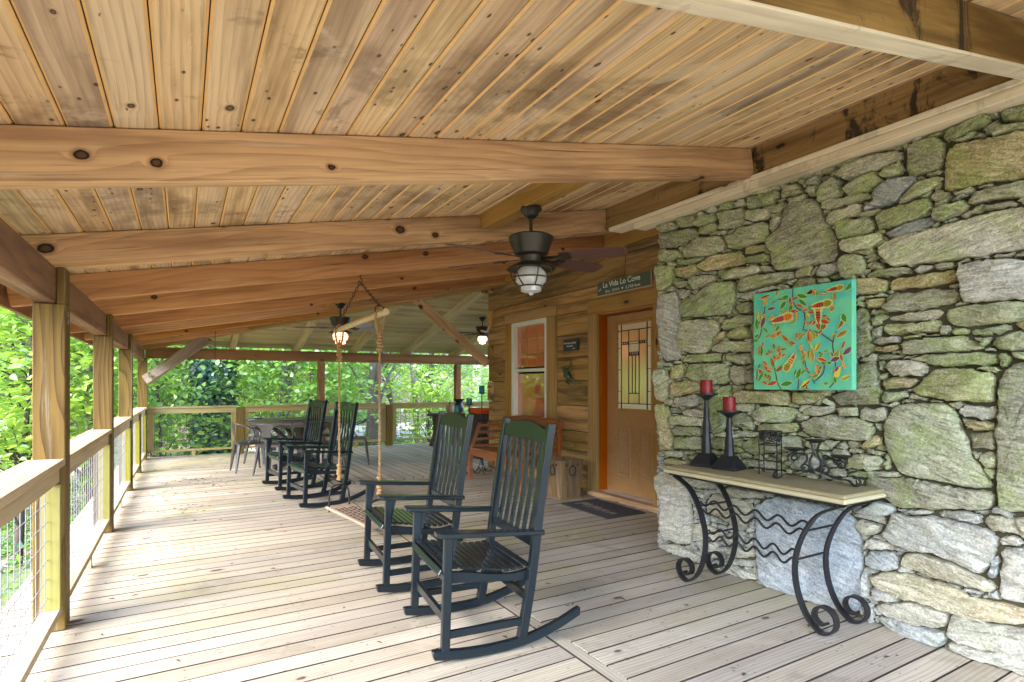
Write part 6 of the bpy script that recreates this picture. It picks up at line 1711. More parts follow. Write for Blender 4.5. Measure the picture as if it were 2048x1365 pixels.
for nm, P, zt_ in (('l', PL, 1.86), ('r', PR, 1.92)):
    i_ = MB()
    i_.tube(smoothpath([P - sd_ * .10 + Vector((0, 0, .09)), P - sd_ * .10 + Vector((0, 0, .22)), P - sd_ * .075 + Vector((0, 0, .32)), P + Vector((0, 0, .345)), P + sd_ * .075 + Vector((0, 0, .32)), P + sd_ * .10 + Vector((0, 0, .22)), P + sd_ * .10 + Vector((0, 0, .09))], 4), 0.0085, 6)
    i_.build('iron_hanger', M['iron'], sw, smooth=True)
    # two-strand twisted rope
    b = MB(); n = 120; z0, z1 = 0.42, zt_ - 0.1
    for ph in (0, math.pi):
        b.tube([(P.x + 0.0055 * math.cos(ph + k * 0.75), P.y + 0.0055 * math.sin(ph + k * 0.75), z0 + (z1 - z0) * k / n) for k in range(n + 1)], 0.0062, 5)
    b.build('rope', M['rope'], sw, smooth=True)
    k_ = MB()
    for (zz, hh, rr_) in ((0.40, 0.16, 0.025), (zt_ - 0.30, 0.16, 0.028)):
        if zz > 1: k_.build('rope_knot', M['rope'], sw, smooth=True); k_ = MB()
        for q in range(6): k_.lathe([(0.012, -.016), (rr_, -.008), (rr_, .008), (0.012, .016)], 10, (P.x + .006 * math.sin(q * 2), P.y + .006 * math.cos(q * 2), zz + q * hh / 6))
    for q in range(0):
        e = P + Vector((.05 * math.cos(q * 1.3), .05 * math.sin(q * 1.3), .36)); k_.tube([P + Vector((0, 0, .46)), e + Vector((0, 0, .05)), e + Vector((0.01, 0, -.03))], 0.004, 4)
    for s in (-1, 1):
        k_.tube(smoothpath([P + Vector((0, 0, zt_ - .2)), P + sd_ * s * .03 + Vector((0, 0, zt_ - .1)), P + sd_ * s * .036 + Vector((0, 0, zt_)), P + Vector((0, 0, zt_ + .05))], 4), 0.010, 6)
    k_.build('rope_knot', M['rope'], sw, smooth=True)
    tops[nm] = Vector((P.x, P.y, zt_))
bv = (tops['r'] - tops['l']).normalized()
MB().tube([tops['l'] - bv * .10, tops['l'] + bv * .3, tops['r'] - bv * .25, tops['r'] + bv * .13], [.024, .027, .026, .028], 12).build('spreader_bar', wood('peeled_pole', lin(206, 184, 142), lin(170, 142, 100), lin(80, 56, 36), rings=4, ring_amt=0.3, knots=0.05, blotch=0.3, var=0.03), sw, smooth=True)
hook = Vector((1.40, 5.155, zb(1.40)))
MB().tube(smoothpath([hook, hook + Vector((0, 0, -.03)), hook + Vector((.014, -.01, -.05)), hook + Vector((0, 0, -.072)), hook + Vector((-.014, .01, -.055))], 4), 0.005, 6).build('ceiling_hook', M['rust'], sw, smooth=True)
for nm in ('l', 'r'):
    e = tops[nm] + Vector((0, 0, .07)); s0 = hook + Vector((0, 0, -.07)); d = e - s0; n = int(d.length / 0.036); dn = d.normalized()
    b = MB(); p1 = dn.orthogonal().normalized(); p2 = dn.cross(p1)
    for k in range(n):
        c_ = s0 + d * (k + .5) / n; q = p1 if k % 2 else p2
        b.tube([c_ + dn * (.024 * math.cos(a)) + q * (.011 * math.sin(a)) for a in [2 * math.pi * w / 10 for w in range(11)]], 0.0042, 5, cap=False)
    b.tube([tops[nm] + Vector((0, 0, .035)) + bv * .0 + sd_ * (.042 * math.cos(a)) + Vector((0, 0, .042 * math.sin(a))) for a in [2 * math.pi * w / 14 for w in range(15)]], 0.006, 6, cap=False)
    b.build('chain', M['rust'], sw, smooth=True)

# ================================================================== CEILING FANS
def fan(label, loc, angles, lit, blade, scale=1.0, drop=0.0):
    t = thing('ceiling_fan', label, 'ceiling fan', loc, 0, 'ceiling fans with lantern lights'); s = scale; br = M['bronze']
    z0 = 0.0
    MB().lathe([(0.075 * s, z0), (0.078 * s, z0 - .02 * s), (0.055 * s, z0 - .04 * s), (0.05 * s, z0 - .055 * s), (0.03 * s, z0 - .075 * s), (0.0, z0 - .078 * s)], 20).build('canopy', br, t, smooth=True, local=True)
    MB().tube([(0, 0, z0 - .07 * s), (0, 0, -.21 * s)], 0.0125 * s, 10).build('downrod', br, t, smooth=True, local=True)
    MB().lathe([(0.03 * s, -.20 * s), (0.15 * s, -.205 * s), (0.160 * s, -.215 * s), (0.152 * s, -.235 * s), (0.118 * s, -.33 * s), (0.08 * s, -.345 * s), (0.07 * s, -.385 * s), (0.0, -.385 * s)], 28).build('motor_housing', br, t, smooth=True, local=True)
    for a in angles:
        c_, s_2 = math.cos(a), math.sin(a); Mx = Matrix.Rotation(a, 4, 'Z') @ Matrix.Translation((0, 0, -.355 * s)) @ Matrix.Rotation(R(-13), 4, 'X')
        pl = [(0.20, -.045), (0.24, -.062), (0.5, -.075), (0.62, -.072), (0.665, -.05), (0.665, .05), (0.62, .072), (0.5, .075), (0.24, .062), (0.20, .045)]
        bl = MB().prism([(x * s, y * s) for x, y in pl], 0.006, 'z', -.003).build('blade', blade, t, Mx, local=True, bevel=0.001)
        MB().bar((0.06 * s, 0, -.004), (0.27 * s, 0, -.006), 0.035 * s, 0.006).box((0.25 * s, 0, -.007), (0.06 * s, 0.09 * s, 0.006)).build('blade_bracket', br, t, Mx, local=True)
    MB().lathe([(0.06 * s, -.385 * s), (0.10 * s, -.395 * s), (0.168 * s, -.43 * s), (0.172 * s, -.437 * s), (0.10 * s, -.425 * s), (0.07 * s, -.42 * s)], 28).build('lamp_shade', br, t, smooth=True, local=True)
    prof = [(0.075, -.425), (0.10, -.455), (0.112, -.49), (0.104, -.525), (0.078, -.552), (0.070, -.556)]
    rib = MB(); N = 40; vs = []; fs = []
    for (r_, z) in prof:
        for k in range(N): q = r_ * s * (1 + (0.02 if k % 2 else -0.02)); vs.append((q * math.cos(2 * math.pi * k / N), q * math.sin(2 * math.pi * k / N), z * s))
    for i in range(len(prof) - 1):
        for k in range(N): fs.append((i * N + k, i * N + (k + 1) % N, (i + 1) * N + (k + 1) % N, (i + 1) * N + k))
    rib.add(vs, fs).build('glass_globe', M['lit_bulb'] if lit else M['glass_globe'], t, smooth=True, local=True)
    if not lit:
        MB().lathe([(0.012, -.43 * s), (0.026, -.46 * s), (0.03, -.49 * s), (0.018, -.515 * s), (0.0, -.52 * s)], 12).build('bulb', plain('frosted_bulb', (0.85, 0.83, 0.78, 1), 0.5), t, smooth=True, local=True)
    cg = MB()
    for k in range(6):
        a = k * math.pi / 3 + .3; cg.tube(smoothpath([(0.15 * s * math.cos(a), 0.15 * s * math.sin(a), -.43 * s), (0.133 * s * math.cos(a), 0.133 * s * math.sin(a), -.50 * s), (0.082 * s * math.cos(a), 0.082 * s * math.sin(a), -.555 * s)], 4), 0.0042 * s, 5)
    for (r_, z) in ((0.132, -.498), (0.083, -.556)): cg.tube([(r_ * s * math.cos(q * math.pi / 12), r_ * s * math.sin(q * math.pi / 12), z * s) for q in range(25)], 0.005 * s, 5, cap=False)
    cg.build('lamp_cage', br, t, smooth=True, local=True)
    MB().lathe([(0.074 * s, -.556 * s), (0.072 * s, -.59 * s), (0.05 * s, -.598 * s), (0.02 * s, -.60 * s), (0.014 * s, -.615 * s), (0, -.618 * s)], 20).build('globe_foot', M['glass_globe'] if not lit else M['lit_bulb'], t, smooth=True, local=True)
    return t
rx = -R(30.234)      # camera-right direction in plan
fan('large bronze ceiling fan with lantern globe over the deck in front of the door', (2.05, 3.26, zb(2.05) + 0.078), [rx + R(a) for a in (-18, 36, 94, 152, 216)], False, M['blade'], 0.97)
fan('bronze ceiling fan with glowing globe behind the swing bar', (1.86, 7.85, zb(1.86) + 0.013), [R(a) for a in (10, 82, 154, 226, 298)], True, M['silver_blade'], 0.92)
fan('bronze ceiling fan glowing beside the log house corner', (5.07, 9.85, zfar(9.85) - 0.006), [R(a) for a in (30, 102, 174, 246, 318)], True, M['blade'], 0.85)

# ================================================================== CONSOLE TABLE
ct = thing('console_table', 'iron console table with scroll feet and stone top against the chimney', 'table', (3.05, 2.2, 0))
TX0, TX1, TY0, TY1, TZ = 2.87, 3.265, 1.605, 2.85, 0.76
xm, ymd = (TX0 + TX1) / 2, (TY0 + TY1) / 2
MB().box((xm, ymd, TZ - .011), (TX1 - TX0 - .012, TY1 - TY0 - .012, .022)).build('table_top', M['tabletop'], ct, bevel=0.007)
MB().box((xm, ymd, TZ - .0345), (TX1 - TX0, TY1 - TY0, .024)).build('moulded_edge', plain('cream_stone_edge', lin(188, 176, 138), 0.55, bump=0.15), ct, bevel=0.008)
MB().box((xm, ymd, TZ - .054), (TX1 - TX0 - .05, TY1 - TY0 - .06, .014)).build('iron_frame', M['iron'], ct)
def leg_curve(e, sgn):
    """e: outer Y of the leg end, sgn: direction to the table centre"""
    p = [(e, .702), (e + sgn * .13, .635), (e + sgn * .215, .51), (e + sgn * .262, .36), (e + sgn * .252, .21), (e + sgn * .20, .085), (e + sgn * .13, .022)]
    cy, cz, r0 = e + sgn * .105, .098, .084
    a0 = math.atan2(.022 - cz, .025)
    for k in range(1, 15):
        a = a0 - k * 0.52; r_ = r0 * (1 - 0.045 * k)
        p.append((cy + sgn * r_ * math.cos(a) , cz + r_ * math.sin(a)))
    return p
for e, sgn in ((1.63, 1), (2.77, -1)):
    for xq in (2.90, 3.19):
        pts = [(xq, a, b) for a, b in leg_curve(e, sgn)]
        sp = smoothpath(pts, 4)
        b = MB(); vs = []; fs = []
        for off in (-.011, .011):
            n0 = len(vs)
            for i, p in enumerate(sp):
                tg = (sp[min(i + 1, len(sp) - 1)] - sp[max(i - 1, 0)]).normalized(); nr = Vector((0, -tg.z, tg.y))
                for (dx, dn_) in ((-.0095, -.006), (.0095, -.006), (.0095, .006), (-.0095, .006)):
                    q = p + nr * dn_; vs.append((q.x + dx + off, q.y, q.z))
            for i in range(len(sp) - 1):
                for k in range(4): fs.append((n0 + i * 4 + k, n0 + i * 4 + (k + 1) % 4, n0 + i * 4 + 4 + (k + 1) % 4, n0 + i * 4 + 4 + k))
            fs.append(tuple(n0 + 4 * (len(sp) - 1) + k for k in range(4)))
        b.add(vs, fs).build('scroll_leg', M['iron'], ct)
    for zq, iy in ((.53, .205), (.36, .262)):
        MB().tube([(2.90, e + sgn * iy, zq), (3.19, e + sgn * iy, zq)], 0.0065, 6).build('cross_bar', M['iron'], ct, smooth=True)
for zq, xq, iy in ((.555, 2.93, .195), (.508, 2.93, .215), (.385, 2.93, .262), (.338, 2.93, .262)):
    ya, yb_ = 1.63 + iy, 2.77 - iy
    MB().tube([(xq, ya + (yb_ - ya) * k / 60, zq + 0.022 * math.sin(k / 60 * 2 * math.pi * 5.0)) for k in range(61)], 0.0065, 6).build('wavy_bar', M['iron'], ct, smooth=True)

def candle_holder(x, y, h, label, clabel, r_=0.078):
    t = thing('candle_holder', label, 'candle holder', (x, y, TZ), R(12), 'tall black candle holders on the console table')
    b = MB()
    def sq(w, z): return [(-w, -w, z), (w, -w, z), (w, w, z), (-w, w, z)]
    ring = [sq(.082, 0.0), sq(.082, .018), sq(.062, .05), sq(.040, .088), sq(.037, .09)]
    vs = sum(ring, []); fs = [(0, 1, 2, 3)]
    for i in range(len(ring) - 1):
        for k in range(4): fs.append((i * 4 + k, i * 4 + (k + 1) % 4, i * 4 + 4 + (k + 1) % 4, i * 4 + 4 + k))
    fs.append((19, 18, 17, 16)); b.add(vs, fs).build('base', M['iron'], t, bevel=0.003, local=True)
    st = MB(); vs = []; fs = []; n = 9; r2 = random.Random(int(h * 1000))
    for i in range(n):
        z = .09 + (h - .135) * i / (n - 1); w = .033 - .019 * i / (n - 1) + r2.uniform(-.0025, .0025)
        for k in range(8): a = k * math.pi / 4 + .39; vs.append((w * math.cos(a), w * math.sin(a), z))
    for i in range(n - 1):
        for k in range(8): fs.append((i * 8 + k, i * 8 + (k + 1) % 8, i * 8 + 8 + (k + 1) % 8, i * 8 + 8 + k))
    st.add(vs, fs).build('stem', M['iron'], t, local=True)
    MB().lathe([(0.013, h - .05), (0.022, h - .04), (0.05, h - .018), (r_, h - .008), (r_, h), (0.02, h - .002)], 22).build('drip_plate', M['iron'], t, smooth=True, local=True)
    c_ = MB().lathe([(0.0395, 0), (0.040, .004), (0.040, .086), (0.037, .092), (0.02, .088), (0.0, .084)], 22).build('candle', M['red_wax'], None, Matrix.Translation((x, y, TZ + h)), smooth=True)
    tag(c_, clabel, 'candle', 'red pillar candles')
    MB().tube([(x, y, TZ + h + .082), (x + .002, y, TZ + h + .104)], .0016, 5).build('wick', M['iron'], c_)
candle_holder(3.12, 2.69, 0.50, 'taller black iron candle holder on the left of the console table', 'red pillar candle on the taller black holder')
candle_holder(3.13, 2.51, 0.388, 'shorter black iron candle holder second from the left on the console table', 'red pillar candle on the shorter black holder')
# scroll stand
ss = thing('wire_stand', 'small wire stand with scroll panels on four wavy legs', 'stand', (3.185, 2.245, TZ), R(20))
for sx in (-1, 1):
    for sy in (-1, 1):
        MB().tube([(sx * .052 + .004 * math.sin(k * 1.1), sy * .052, .27 * k / 14) for k in range(15)], 0.0035, 6).lathe([(0, -.001), (.006, .004), (0, .010)], 8, (sx * .052, sy * .052, 0)).build('leg', M['iron'], ss, smooth=True, local=True)
for ang in range(4):
    Mx = Matrix.Rotation(ang * math.pi / 2, 4, 'Z'); b = MB()
    for z in (.185, .268): b.tube([(-.052, -.052, z), (.052, -.052, z)], 0.0035, 5)
    b.tube([(.036 * (1 - k / 40) * math.cos(k * .45), -.052, .227 + .036 * (1 - k / 40) * math.sin(k * .45)) for k in range(34)], 0.0032, 5)
    b.build('scroll_panel', M['iron'], ss, Mx, smooth=True, local=True)
# candelabra
cb = thing('candelabra', 'black iron scroll candelabra with three dishes on strap feet', 'candelabra', (3.13, 1.92, TZ), R(18))
sp = smoothpath([(0, .215, .045), (0, .225, .012), (0, .195, .004), (0, .165, .03), (0, .10, .035), (0, .0, .07), (0, -.10, .035), (0, -.165, .03), (0, -.195, .004), (0, -.225, .012), (0, -.215, .045), (0, -.19, .045)], 4)
b = MB(); vs = []; fs = []
for i, p in enumerate(sp):
    tg = (sp[min(i + 1, len(sp) - 1)] - sp[max(i - 1, 0)]).normalized(); nr = Vector((0, -tg.z, tg.y))
    for (dx, dn_) in ((-.022, -.002), (.022, -.002), (.022, .002), (-.022, .002)): q = p + nr * dn_; vs.append((dx, q.y, q.z))
for i in range(len(sp) - 1):
    for k in range(4): fs.append((i * 4 + k, i * 4 + (k + 1) % 4, i * 4 + 4 + (k + 1) % 4, i * 4 + 4 + k))
b.add(vs, fs).build('strap_foot', M['iron'], cb, local=True)
for s, zt_, ye in ((1, .19, .115), (-1, .165, -.13), (0, .245, 0)):
    b = MB()
    if s:
        b.tube(smoothpath([(0, s * .02, .07), (0, s * .055, .055), (0, s * .07, .085), (0, s * .045, .12), (0, s * .05, .16), (0, ye * .8, zt_ - .03), (0, ye, zt_ - .02)], 5), 0.006, 7)
        b.tube([(0, s * .05 + .026 * (1 - k / 26) * math.cos(k * .42), .075 + .026 * (1 - k / 26) * math.sin(k * .42)) for k in range(20)], 0.005, 6)
        b.tube([(0, ye + .028 * (1 - k / 26) * math.cos(k * .42), zt_ - .055 + .028 * (1 - k / 26) * math.sin(k * .42)) for k in range(20)], 0.005, 6)
    else:
        for q in (-1, 1): b.tube(smoothpath([(0, q * .008, .07), (0, q * .03, .11), (0, q * .012, .17), (0, q * .02, .22), (0, q * .03, .225)], 5), 0.006, 7)
    b.build('scroll_arm', M['iron'], cb, smooth=True, local=True)
    MB().lathe([(0.012, zt_ - .02), (0.05, zt_ - .006), (0.055, zt_), (0.05, zt_ - .001), (0, zt_ - .008)], 20, (0, ye, 0)).build('dish', M['iron'], cb, smooth=True, local=True)

# ================================================================== PAINTING
pa = thing('canvas_painting', 'turquoise canvas painted with birds and curling leaves on the stone wall', 'painting', (3.205, 2.055, 1.289))
PY0, PY1, PZ0, PZ1, PX = 1.745, 2.368, 1.289, 1.905, 3.188
t = NT('turquoise_canvas'); tc = t.n('TexCoord'); n1 = t.noise(tc.outputs['Object'], 7, 4, 0.6); n2 = t.noise(tc.outputs['Object'], 220, 2)
t.pbsdf(t.mix(t.ramp(n1, .4, .66), lin(104, 190, 142), lin(76, 176, 156)), 0.7, t.bump(n2, .25, .002)); M['canvas'] = t.m
MB().box((PX + .022, (PY0 + PY1) / 2, (PZ0 + PZ1) / 2), (0.044, PY1 - PY0, PZ1 - PZ0)).build('canvas', M['canvas'], pa, bevel=0.003)
pm = [plain('paint_' + n, c_, 0.6, var=0.35, bscale=300) for n, c_ in (('halo', lin(176, 190, 120)), ('red', lin(170, 58, 28)), ('orange', lin(206, 124, 34)), ('green', lin(40, 128, 40)), ('olive', lin(128, 138, 34)), ('purple', lin(104, 60, 88)), ('stem', lin(92, 48, 36)), ('yellow', lin(206, 184, 52)), ('dark', lin(48, 40, 34)))]
art = MB(); lay = [0]
def A2(y, z): return (PX - 0.0006 - lay[0] * 0.00002, y, z)
def blob(pts, mi): lay[0] += 1; art.add([A2(*p) for p in pts], [tuple(range(len(pts)))], mi)
def inb(p): return (min(max(p[0], PY0 + .004), PY1 - .004), min(max(p[1], PZ0 + .004), PZ1 - .004))
def leafp(c_, a, L, w, mi, mi2=None):
    ca, sa = math.cos(a), math.sin(a)
    def T(u, v): return inb((c_[0] + u * ca - v * sa, c_[1] + u * sa + v * ca))
    sh = [(0, 0), (.2, .62), (.45, 1), (.7, .75), (1, 0), (.7, -.6), (.45, -.8), (.2, -.5)]
    blob([T(L * (u * 1.16 - .08), w * v * 1.35) for u, v in sh], 0); blob([T(L * u, w * v) for u, v in sh], mi)
    if mi2 is not None: blob([T(L * u, w * v * .98) for u, v in sh[:5]], mi2)
ra = random.Random(21)
F = lambda fx, fz: (PY1 - fx * (PY1 - PY0), PZ0 + fz * (PZ1 - PZ0))      # picture fractions, left to right
stems = [[(.44, 1), (.44, .88), (.48, .8), (.55, .75), (.56, .66), (.54, .58)], [(.04, .52), (.08, .56), (.1, .66), (.12, .76), (.14, .86)], [(.32, .0), (.28, .06), (.26, .14), (.24, .24)], [(.66, .06), (.62, .14), (.58, .2), (.56, .3)], [(.86, .2), (.84, .32), (.83, .44), (.86, .54)], [(.66, .08), (.74, .16), (.75, .28), (.7, .36)], [(.04, .1), (.05, .2), (.08, .26)], [(.49, .0), (.5, .08), (.49, .14)], [(.8, .02), (.86, .1), (.9, .2)], [(.55, .58), (.7, .54), (.84, .44)]]
for s_2 in stems:
    P = smoothpath([(0,) + F(*q) for q in s_2], 5)
    for i in range(len(P) - 1):
        a, b_ = P[i], P[i + 1]; d = (b_ - a).normalized(); nn = Vector((0, -d.z, d.y)) * .0032
        blob([(a.y + nn.y, a.z + nn.z), (b_.y + nn.y, b_.z + nn.z), (b_.y - nn.y, b_.z - nn.z), (a.y - nn.y, a.z - nn.z)], 6)
leaves = [(.40, .93, 200, 3, None), (.48, .93, -20, 3, None), (.37, .88, 230, 3, None), (.43, .86, 260, 3, None), (.50, .88, -40, 3, None), (.13, .86, 80, 4, 2), (.06, .82, 255, 7, 4), (.10, .80, 265, 7, 4), (.16, .82, 5, 5, None), (.14, .76, 250, 5, None), (.38, .78, 215, 1, 4), (.50, .76, 170, 1, None), (.58, .75, -5, 4, 1), (.57, .62, 15, 1, None), (.72, .56, 120, 1, 3), (.72, .56, 60, 3, 1), (.70, .52, 200, 4, 1), (.80, .62, 160, 1, None), (.82, .72, 95, 1, 4), (.88, .56, 60, 3, 1), (.86, .48, 30, 1, 4), (.2, .54, 20, 2, 1), (.05, .62, 95, 3, None), (.46, .52, 10, 1, None), (.38, .47, -10, 1, None), (.32, .55, -40, 4, 1), (.62, .44, 100, 1, 2), (.66, .36, 60, 7, 4), (.56, .28, 100, 4, 2), (.64, .26, 95, 2, 4), (.70, .28, 60, 3, 4), (.84, .26, 70, 4, None), (.78, .26, 160, 2, 1), (.92, .32, 40, 5, None), (.90, .30, 200, 5, None), (.24, .22, 110, 3, 1), (.26, .18, 40, 3, 1), (.16, .2, 110, 1, None), (.06, .22, -50, 1, None), (.1, .14, -10, 1, 4), (.22, .12, 170, 4, 1), (.16, .05, 15, 1, None), (.48, .10, 70, 3, None), (.44, .07, 190, 3, None), (.70, .14, 100, 2, 1), (.62, .10, 220, 8, 7), (.84, .10, 60, 7, None), (.90, .10, 20, 7, 4), (.06, .08, 60, 3, None), (.92, .70, -70, 3, None), (.94, .90, 40, 3, None), (.08, .94, 10, 8, 2), (.58, .92, 20, 8, None), (.30, .30, 90, 4, 1), (.14, .36, 20, 3, 1), (.06, .38, 60, 1, None), (.10, .34, 90, 3, None)]
for (fx, fz, ang, mi, m2) in leaves:
    c_ = F(fx, fz); leafp(c_, math.pi - R(ang), ra.uniform(.055, .085), ra.uniform(.011, .017), mi, m2)
for q in range(90):
    c_ = F(ra.uniform(.05, .93), ra.uniform(.05, .95)); leafp(c_, ra.uniform(0, 6.28), ra.uniform(.03, .055), ra.uniform(.006, .011), ra.choice((1, 1, 3, 3, 4, 2, 7, 5)), ra.choice((None, 4, 1, 2)))
def bird(fx, fz, ang, sc_, pal):
    c_ = F(fx, fz); a = math.pi - R(ang); ca, sa = math.cos(a), math.sin(a)
    def T(u, v): return inb((c_[0] + (u * ca - v * sa) * sc_, c_[1] + (u * sa + v * ca) * sc_))
    blob([T(u * 1.1, v * 1.2) for u, v in ((-.5, 0), (-.42, .12), (-.1, .15), (.3, .2), (.52, .1), (.52, -.1), (.25, -.2), (-.1, -.15), (-.42, -.1))], 0)
    blob([T(u, v) for u, v in ((-.62, .01), (-.42, .06), (-.3, .09), (-.05, .12), (.1, .1), (.1, -.1), (-.05, -.12), (-.3, -.08), (-.42, -.03))], pal[0])
    blob([T(u, v) for u, v in ((.1, .1), (.28, .17), (.5, .08), (.5, -.06), (.28, -.17), (.1, -.1))], pal[1])
    for q in range(3): blob([T(-.22 + q * .12, .1), T(-.17 + q * .12, .1), T(-.17 + q * .12, -.1), T(-.22 + q * .12, -.1)], pal[2])
    for q in range(3): blob([T(.2 + q * .09, .12), T(.24 + q * .09, .12), T(.24 + q * .09, -.1), T(.2 + q * .09, -.1)], pal[0])
bird(.33, .71, 8, .14, (1, 2, 5)); bird(.70, .72, 92, .12, (1, 2, 8)); bird(.73, .80, 5, .12, (1, 4, 8)); bird(.42, .27, 235, .12, (1, 4, 7)); bird(.86, .93, 5, .09, (1, 4, 8))
art.build('painted_motifs', pm, pa)

# ================================================================== SIGNS AND ORNAMENTS ON THE LOG WALL
def text_mesh(name, s, size, mat, parent, loc, width=None, shear=0.0, bold=0.0):
    cu = bpy.data.curves.new(name, 'FONT'); cu.body = s; cu.size = size; cu.align_x = 'LEFT'; cu.extrude = 0.0008; cu.shear = shear; cu.offset = bold
    o = bpy.data.objects.new(name, cu); col.objects.link(o); bpy.context.view_layer.update()
    me = bpy.data.meshes.new_from_object(o.evaluated_get(bpy.context.evaluated_depsgraph_get())); bpy.data.objects.remove(o)
    xs = [v.co.x for v in me.vertices]; w = max(xs) - min(xs); k = (width / w) if width else 1
    for v in me.vertices: v.co.x = (v.co.x - min(xs)) * k
    me.materials.clear(); me.materials.append(mat)
    Mx = Matrix.Translation(loc) @ Matrix(((0, 0, -1, 0), (-1, 0, 0, 0), (0, 1, 0, 0), (0, 0, 0, 1)))
    return link(name, me, None, parent, Mx)
sg = thing('hanging_sign', 'dark green slate name sign on a cord above the door', 'sign', (4.27, 4.85, 2.365))
MB().box((4.272, 4.853, 2.447), (0.016, 0.905, 0.163)).build('sign_edge', M['slate_edge'], sg, bevel=0.004)
MB().box((4.2655, 4.853, 2.449), (0.012, 0.885, 0.148)).build('sign_board', M['slate'], sg, bevel=0.003)
sx = 4.2588
text_mesh('lettering', 'La Vida Lo Cove', 0.09, M['paint_white'], sg, (sx, 5.185, 2.455), 0.62, bold=0.001)
text_mesh('lettering', 'Est. 2016', 0.046, M['paint_white'], sg, (sx, 5.14, 2.392), 0.24)
text_mesh('lettering', '3,758 feet', 0.046, M['paint_white'], sg, (sx, 4.80, 2.392), 0.24)
MB().prism([(4.85 + .014 * math.cos(k * math.pi / 4), 2.407 + .014 * math.sin(k * math.pi / 4)) for k in range(8)], 0.001, 'x', sx - .0005).build('emblem', M['paint_white'], sg)
MB().prism([(5.275, 2.42), (5.262, 2.445), (5.25, 2.428), (5.236, 2.462), (5.214, 2.42), (5.236, 2.448), (5.25, 2.42), (5.262, 2.435)], 0.001, 'x', sx - .0005).build('emblem', M['paint_white'], sg)
MB().tube([(4.268, 5.24, 2.53), (4.285, 4.875, 2.655), (4.268, 4.455, 2.53)], 0.0035, 6).build('hanging_cord', M['rope'], sg)
MB().tube([(4.33, 4.875, 2.657), (4.275, 4.875, 2.66)], 0.004, 6).build('nail', M['iron'], sg)
pq = thing('slate_plaque', 'small dark slate plaque lettered in white beside the window', 'sign', (4.28, 5.84, 1.755))
MB().box((4.272, 5.84, 1.825), (0.028, 0.30, 0.148)).build('plaque_board', M['dark_slate'], pq, bevel=0.003)
text_mesh('lettering', 'The Mountains are Calling', 0.03, M['paint_white'], pq, (4.2572, 5.975, 1.842), 0.255)
text_mesh('lettering', 'and I must Go', 0.03, M['paint_white'], pq, (4.2572, 5.915, 1.805), 0.135)
text_mesh('lettering', 'John Muir', 0.015, M['paint_white'], pq, (4.2572, 5.79, 1.775), 0.06)
# climbing frog ornament
fg = MB(); fy = lambda u: 5.973 - (u - 210) * .00114; fz = lambda v: 1.655 - (v - 480) * .000695; X = 4.272
def limb(pts, r_): fg.tube(smoothpath([(X - dx, fy(u), fz(v)) for u, v, dx in pts], 4), r_, 8)
P_ = [(228, 650, .03), (250, 700, .03), (285, 760, .035), (320, 820, .03), (335, 850, .02)]
sp = smoothpath([(X - dx, fy(u), fz(v)) for u, v, dx in P_], 5); fg.tube(sp, [0.012 + 0.024 * math.sin(math.pi * min(1, (i + 2) / (len(sp) + 3))) for i in range(len(sp))], 10)
fg.lathe([(0, -.02), (.02, -.012), (.026, 0), (.02, .014), (0, .02)], 10, (X - .03, fy(232), fz(652)))
for d in (-12, 14): fg.lathe([(0, -.008), (.008, 0), (0, .008)], 8, (X - .05, fy(232 + d), fz(632)))
limb([(300, 715, .03), (345, 690, .03), (352, 630, .025), (338, 565, .012)], 0.010); limb([(338, 570, .012), (322, 545, .008)], 0.006); limb([(340, 570, .012), (352, 545, .008)], 0.006)
limb([(250, 740, .03), (232, 790, .03), (262, 830, .02), (290, 850, .012)], 0.010)
limb([(315, 830, .03), (290, 880, .04), (270, 930, .012), (300, 945, .008)], 0.013)
limb([(335, 840, .03), (410, 850, .045), (425, 930, .03), (440, 945, .01)], 0.013); limb([(425, 930, .02), (480, 890, .015), (500, 945, .006)], 0.008)
o = fg.build('frog_ornament', M['verdigris'], None, Matrix(), smooth=True)
tag(o, 'climbing bronze frog ornament fixed to the log wall under the plaque', 'ornament')

# ================================================================== PLANTER, MAT, BENCH
pl = thing('wooden_planter', 'tapered wooden planter box with iron ring beside the door', 'planter', (3.86, 5.41, 0))
tb, tt, ph_ = 0.135, 0.165, 0.455
for k in range(4):
    Mx = Matrix.Rotation(k * math.pi / 2, 4, 'Z')
    for q in range(3):
        f0, f1 = -1 + 2 * q / 3, -1 + 2 * (q + 1) / 3; e = .004
        b = MB()
        b.add([(f0 * tb + e, -tb, .02), (f1 * tb - e, -tb, .02), (f1 * tb - e, -tb + .018, .02), (f0 * tb + e, -tb + .018, .02), (f0 * tt + e, -tt, ph_), (f1 * tt - e, -tt, ph_), (f1 * tt - e, -tt + .018, ph_), (f0 * tt + e, -tt + .018, ph_)], [(3, 2, 1, 0), (4, 5, 6, 7), (0, 1, 5, 4), (1, 2, 6, 5), (2, 3, 7, 6), (3, 0, 4, 7)])
        Mq = Mx @ Matrix.Rotation(R(-90), 4, 'Y'); inv = Matrix.Rotation(R(90), 4, 'Y')
        b.v = [tuple(inv @ Vector(v)) for v in b.v]
        b.build('side_plank', M['planter'], pl, Mq, bevel=0.002, local=True)
    if k in (0, 3):
        r_ = MB(); r_.tube([(.045 * math.cos(a), -.168, .33 + .055 * math.sin(a)) for a in [2 * math.pi * w / 18 for w in range(19)]], 0.007, 6, cap=False)
        for xx in (-.08, .08): r_.lathe([(0, -.012), (.014, -.004), (.014, .004), (0, .012)], 8, (xx, -.160, .40))
        r_.lathe([(0, -.015), (.012, 0), (0, .015)], 8, (0, -.166, .39))
        r_.build('ring_handle', M['iron'], pl, Mx, smooth=True, local=True)
MB().box((0, 0, .012), (2 * tb + .03, 2 * tb + .03, .022)).build('base_board', M['planter'], pl, local=True)
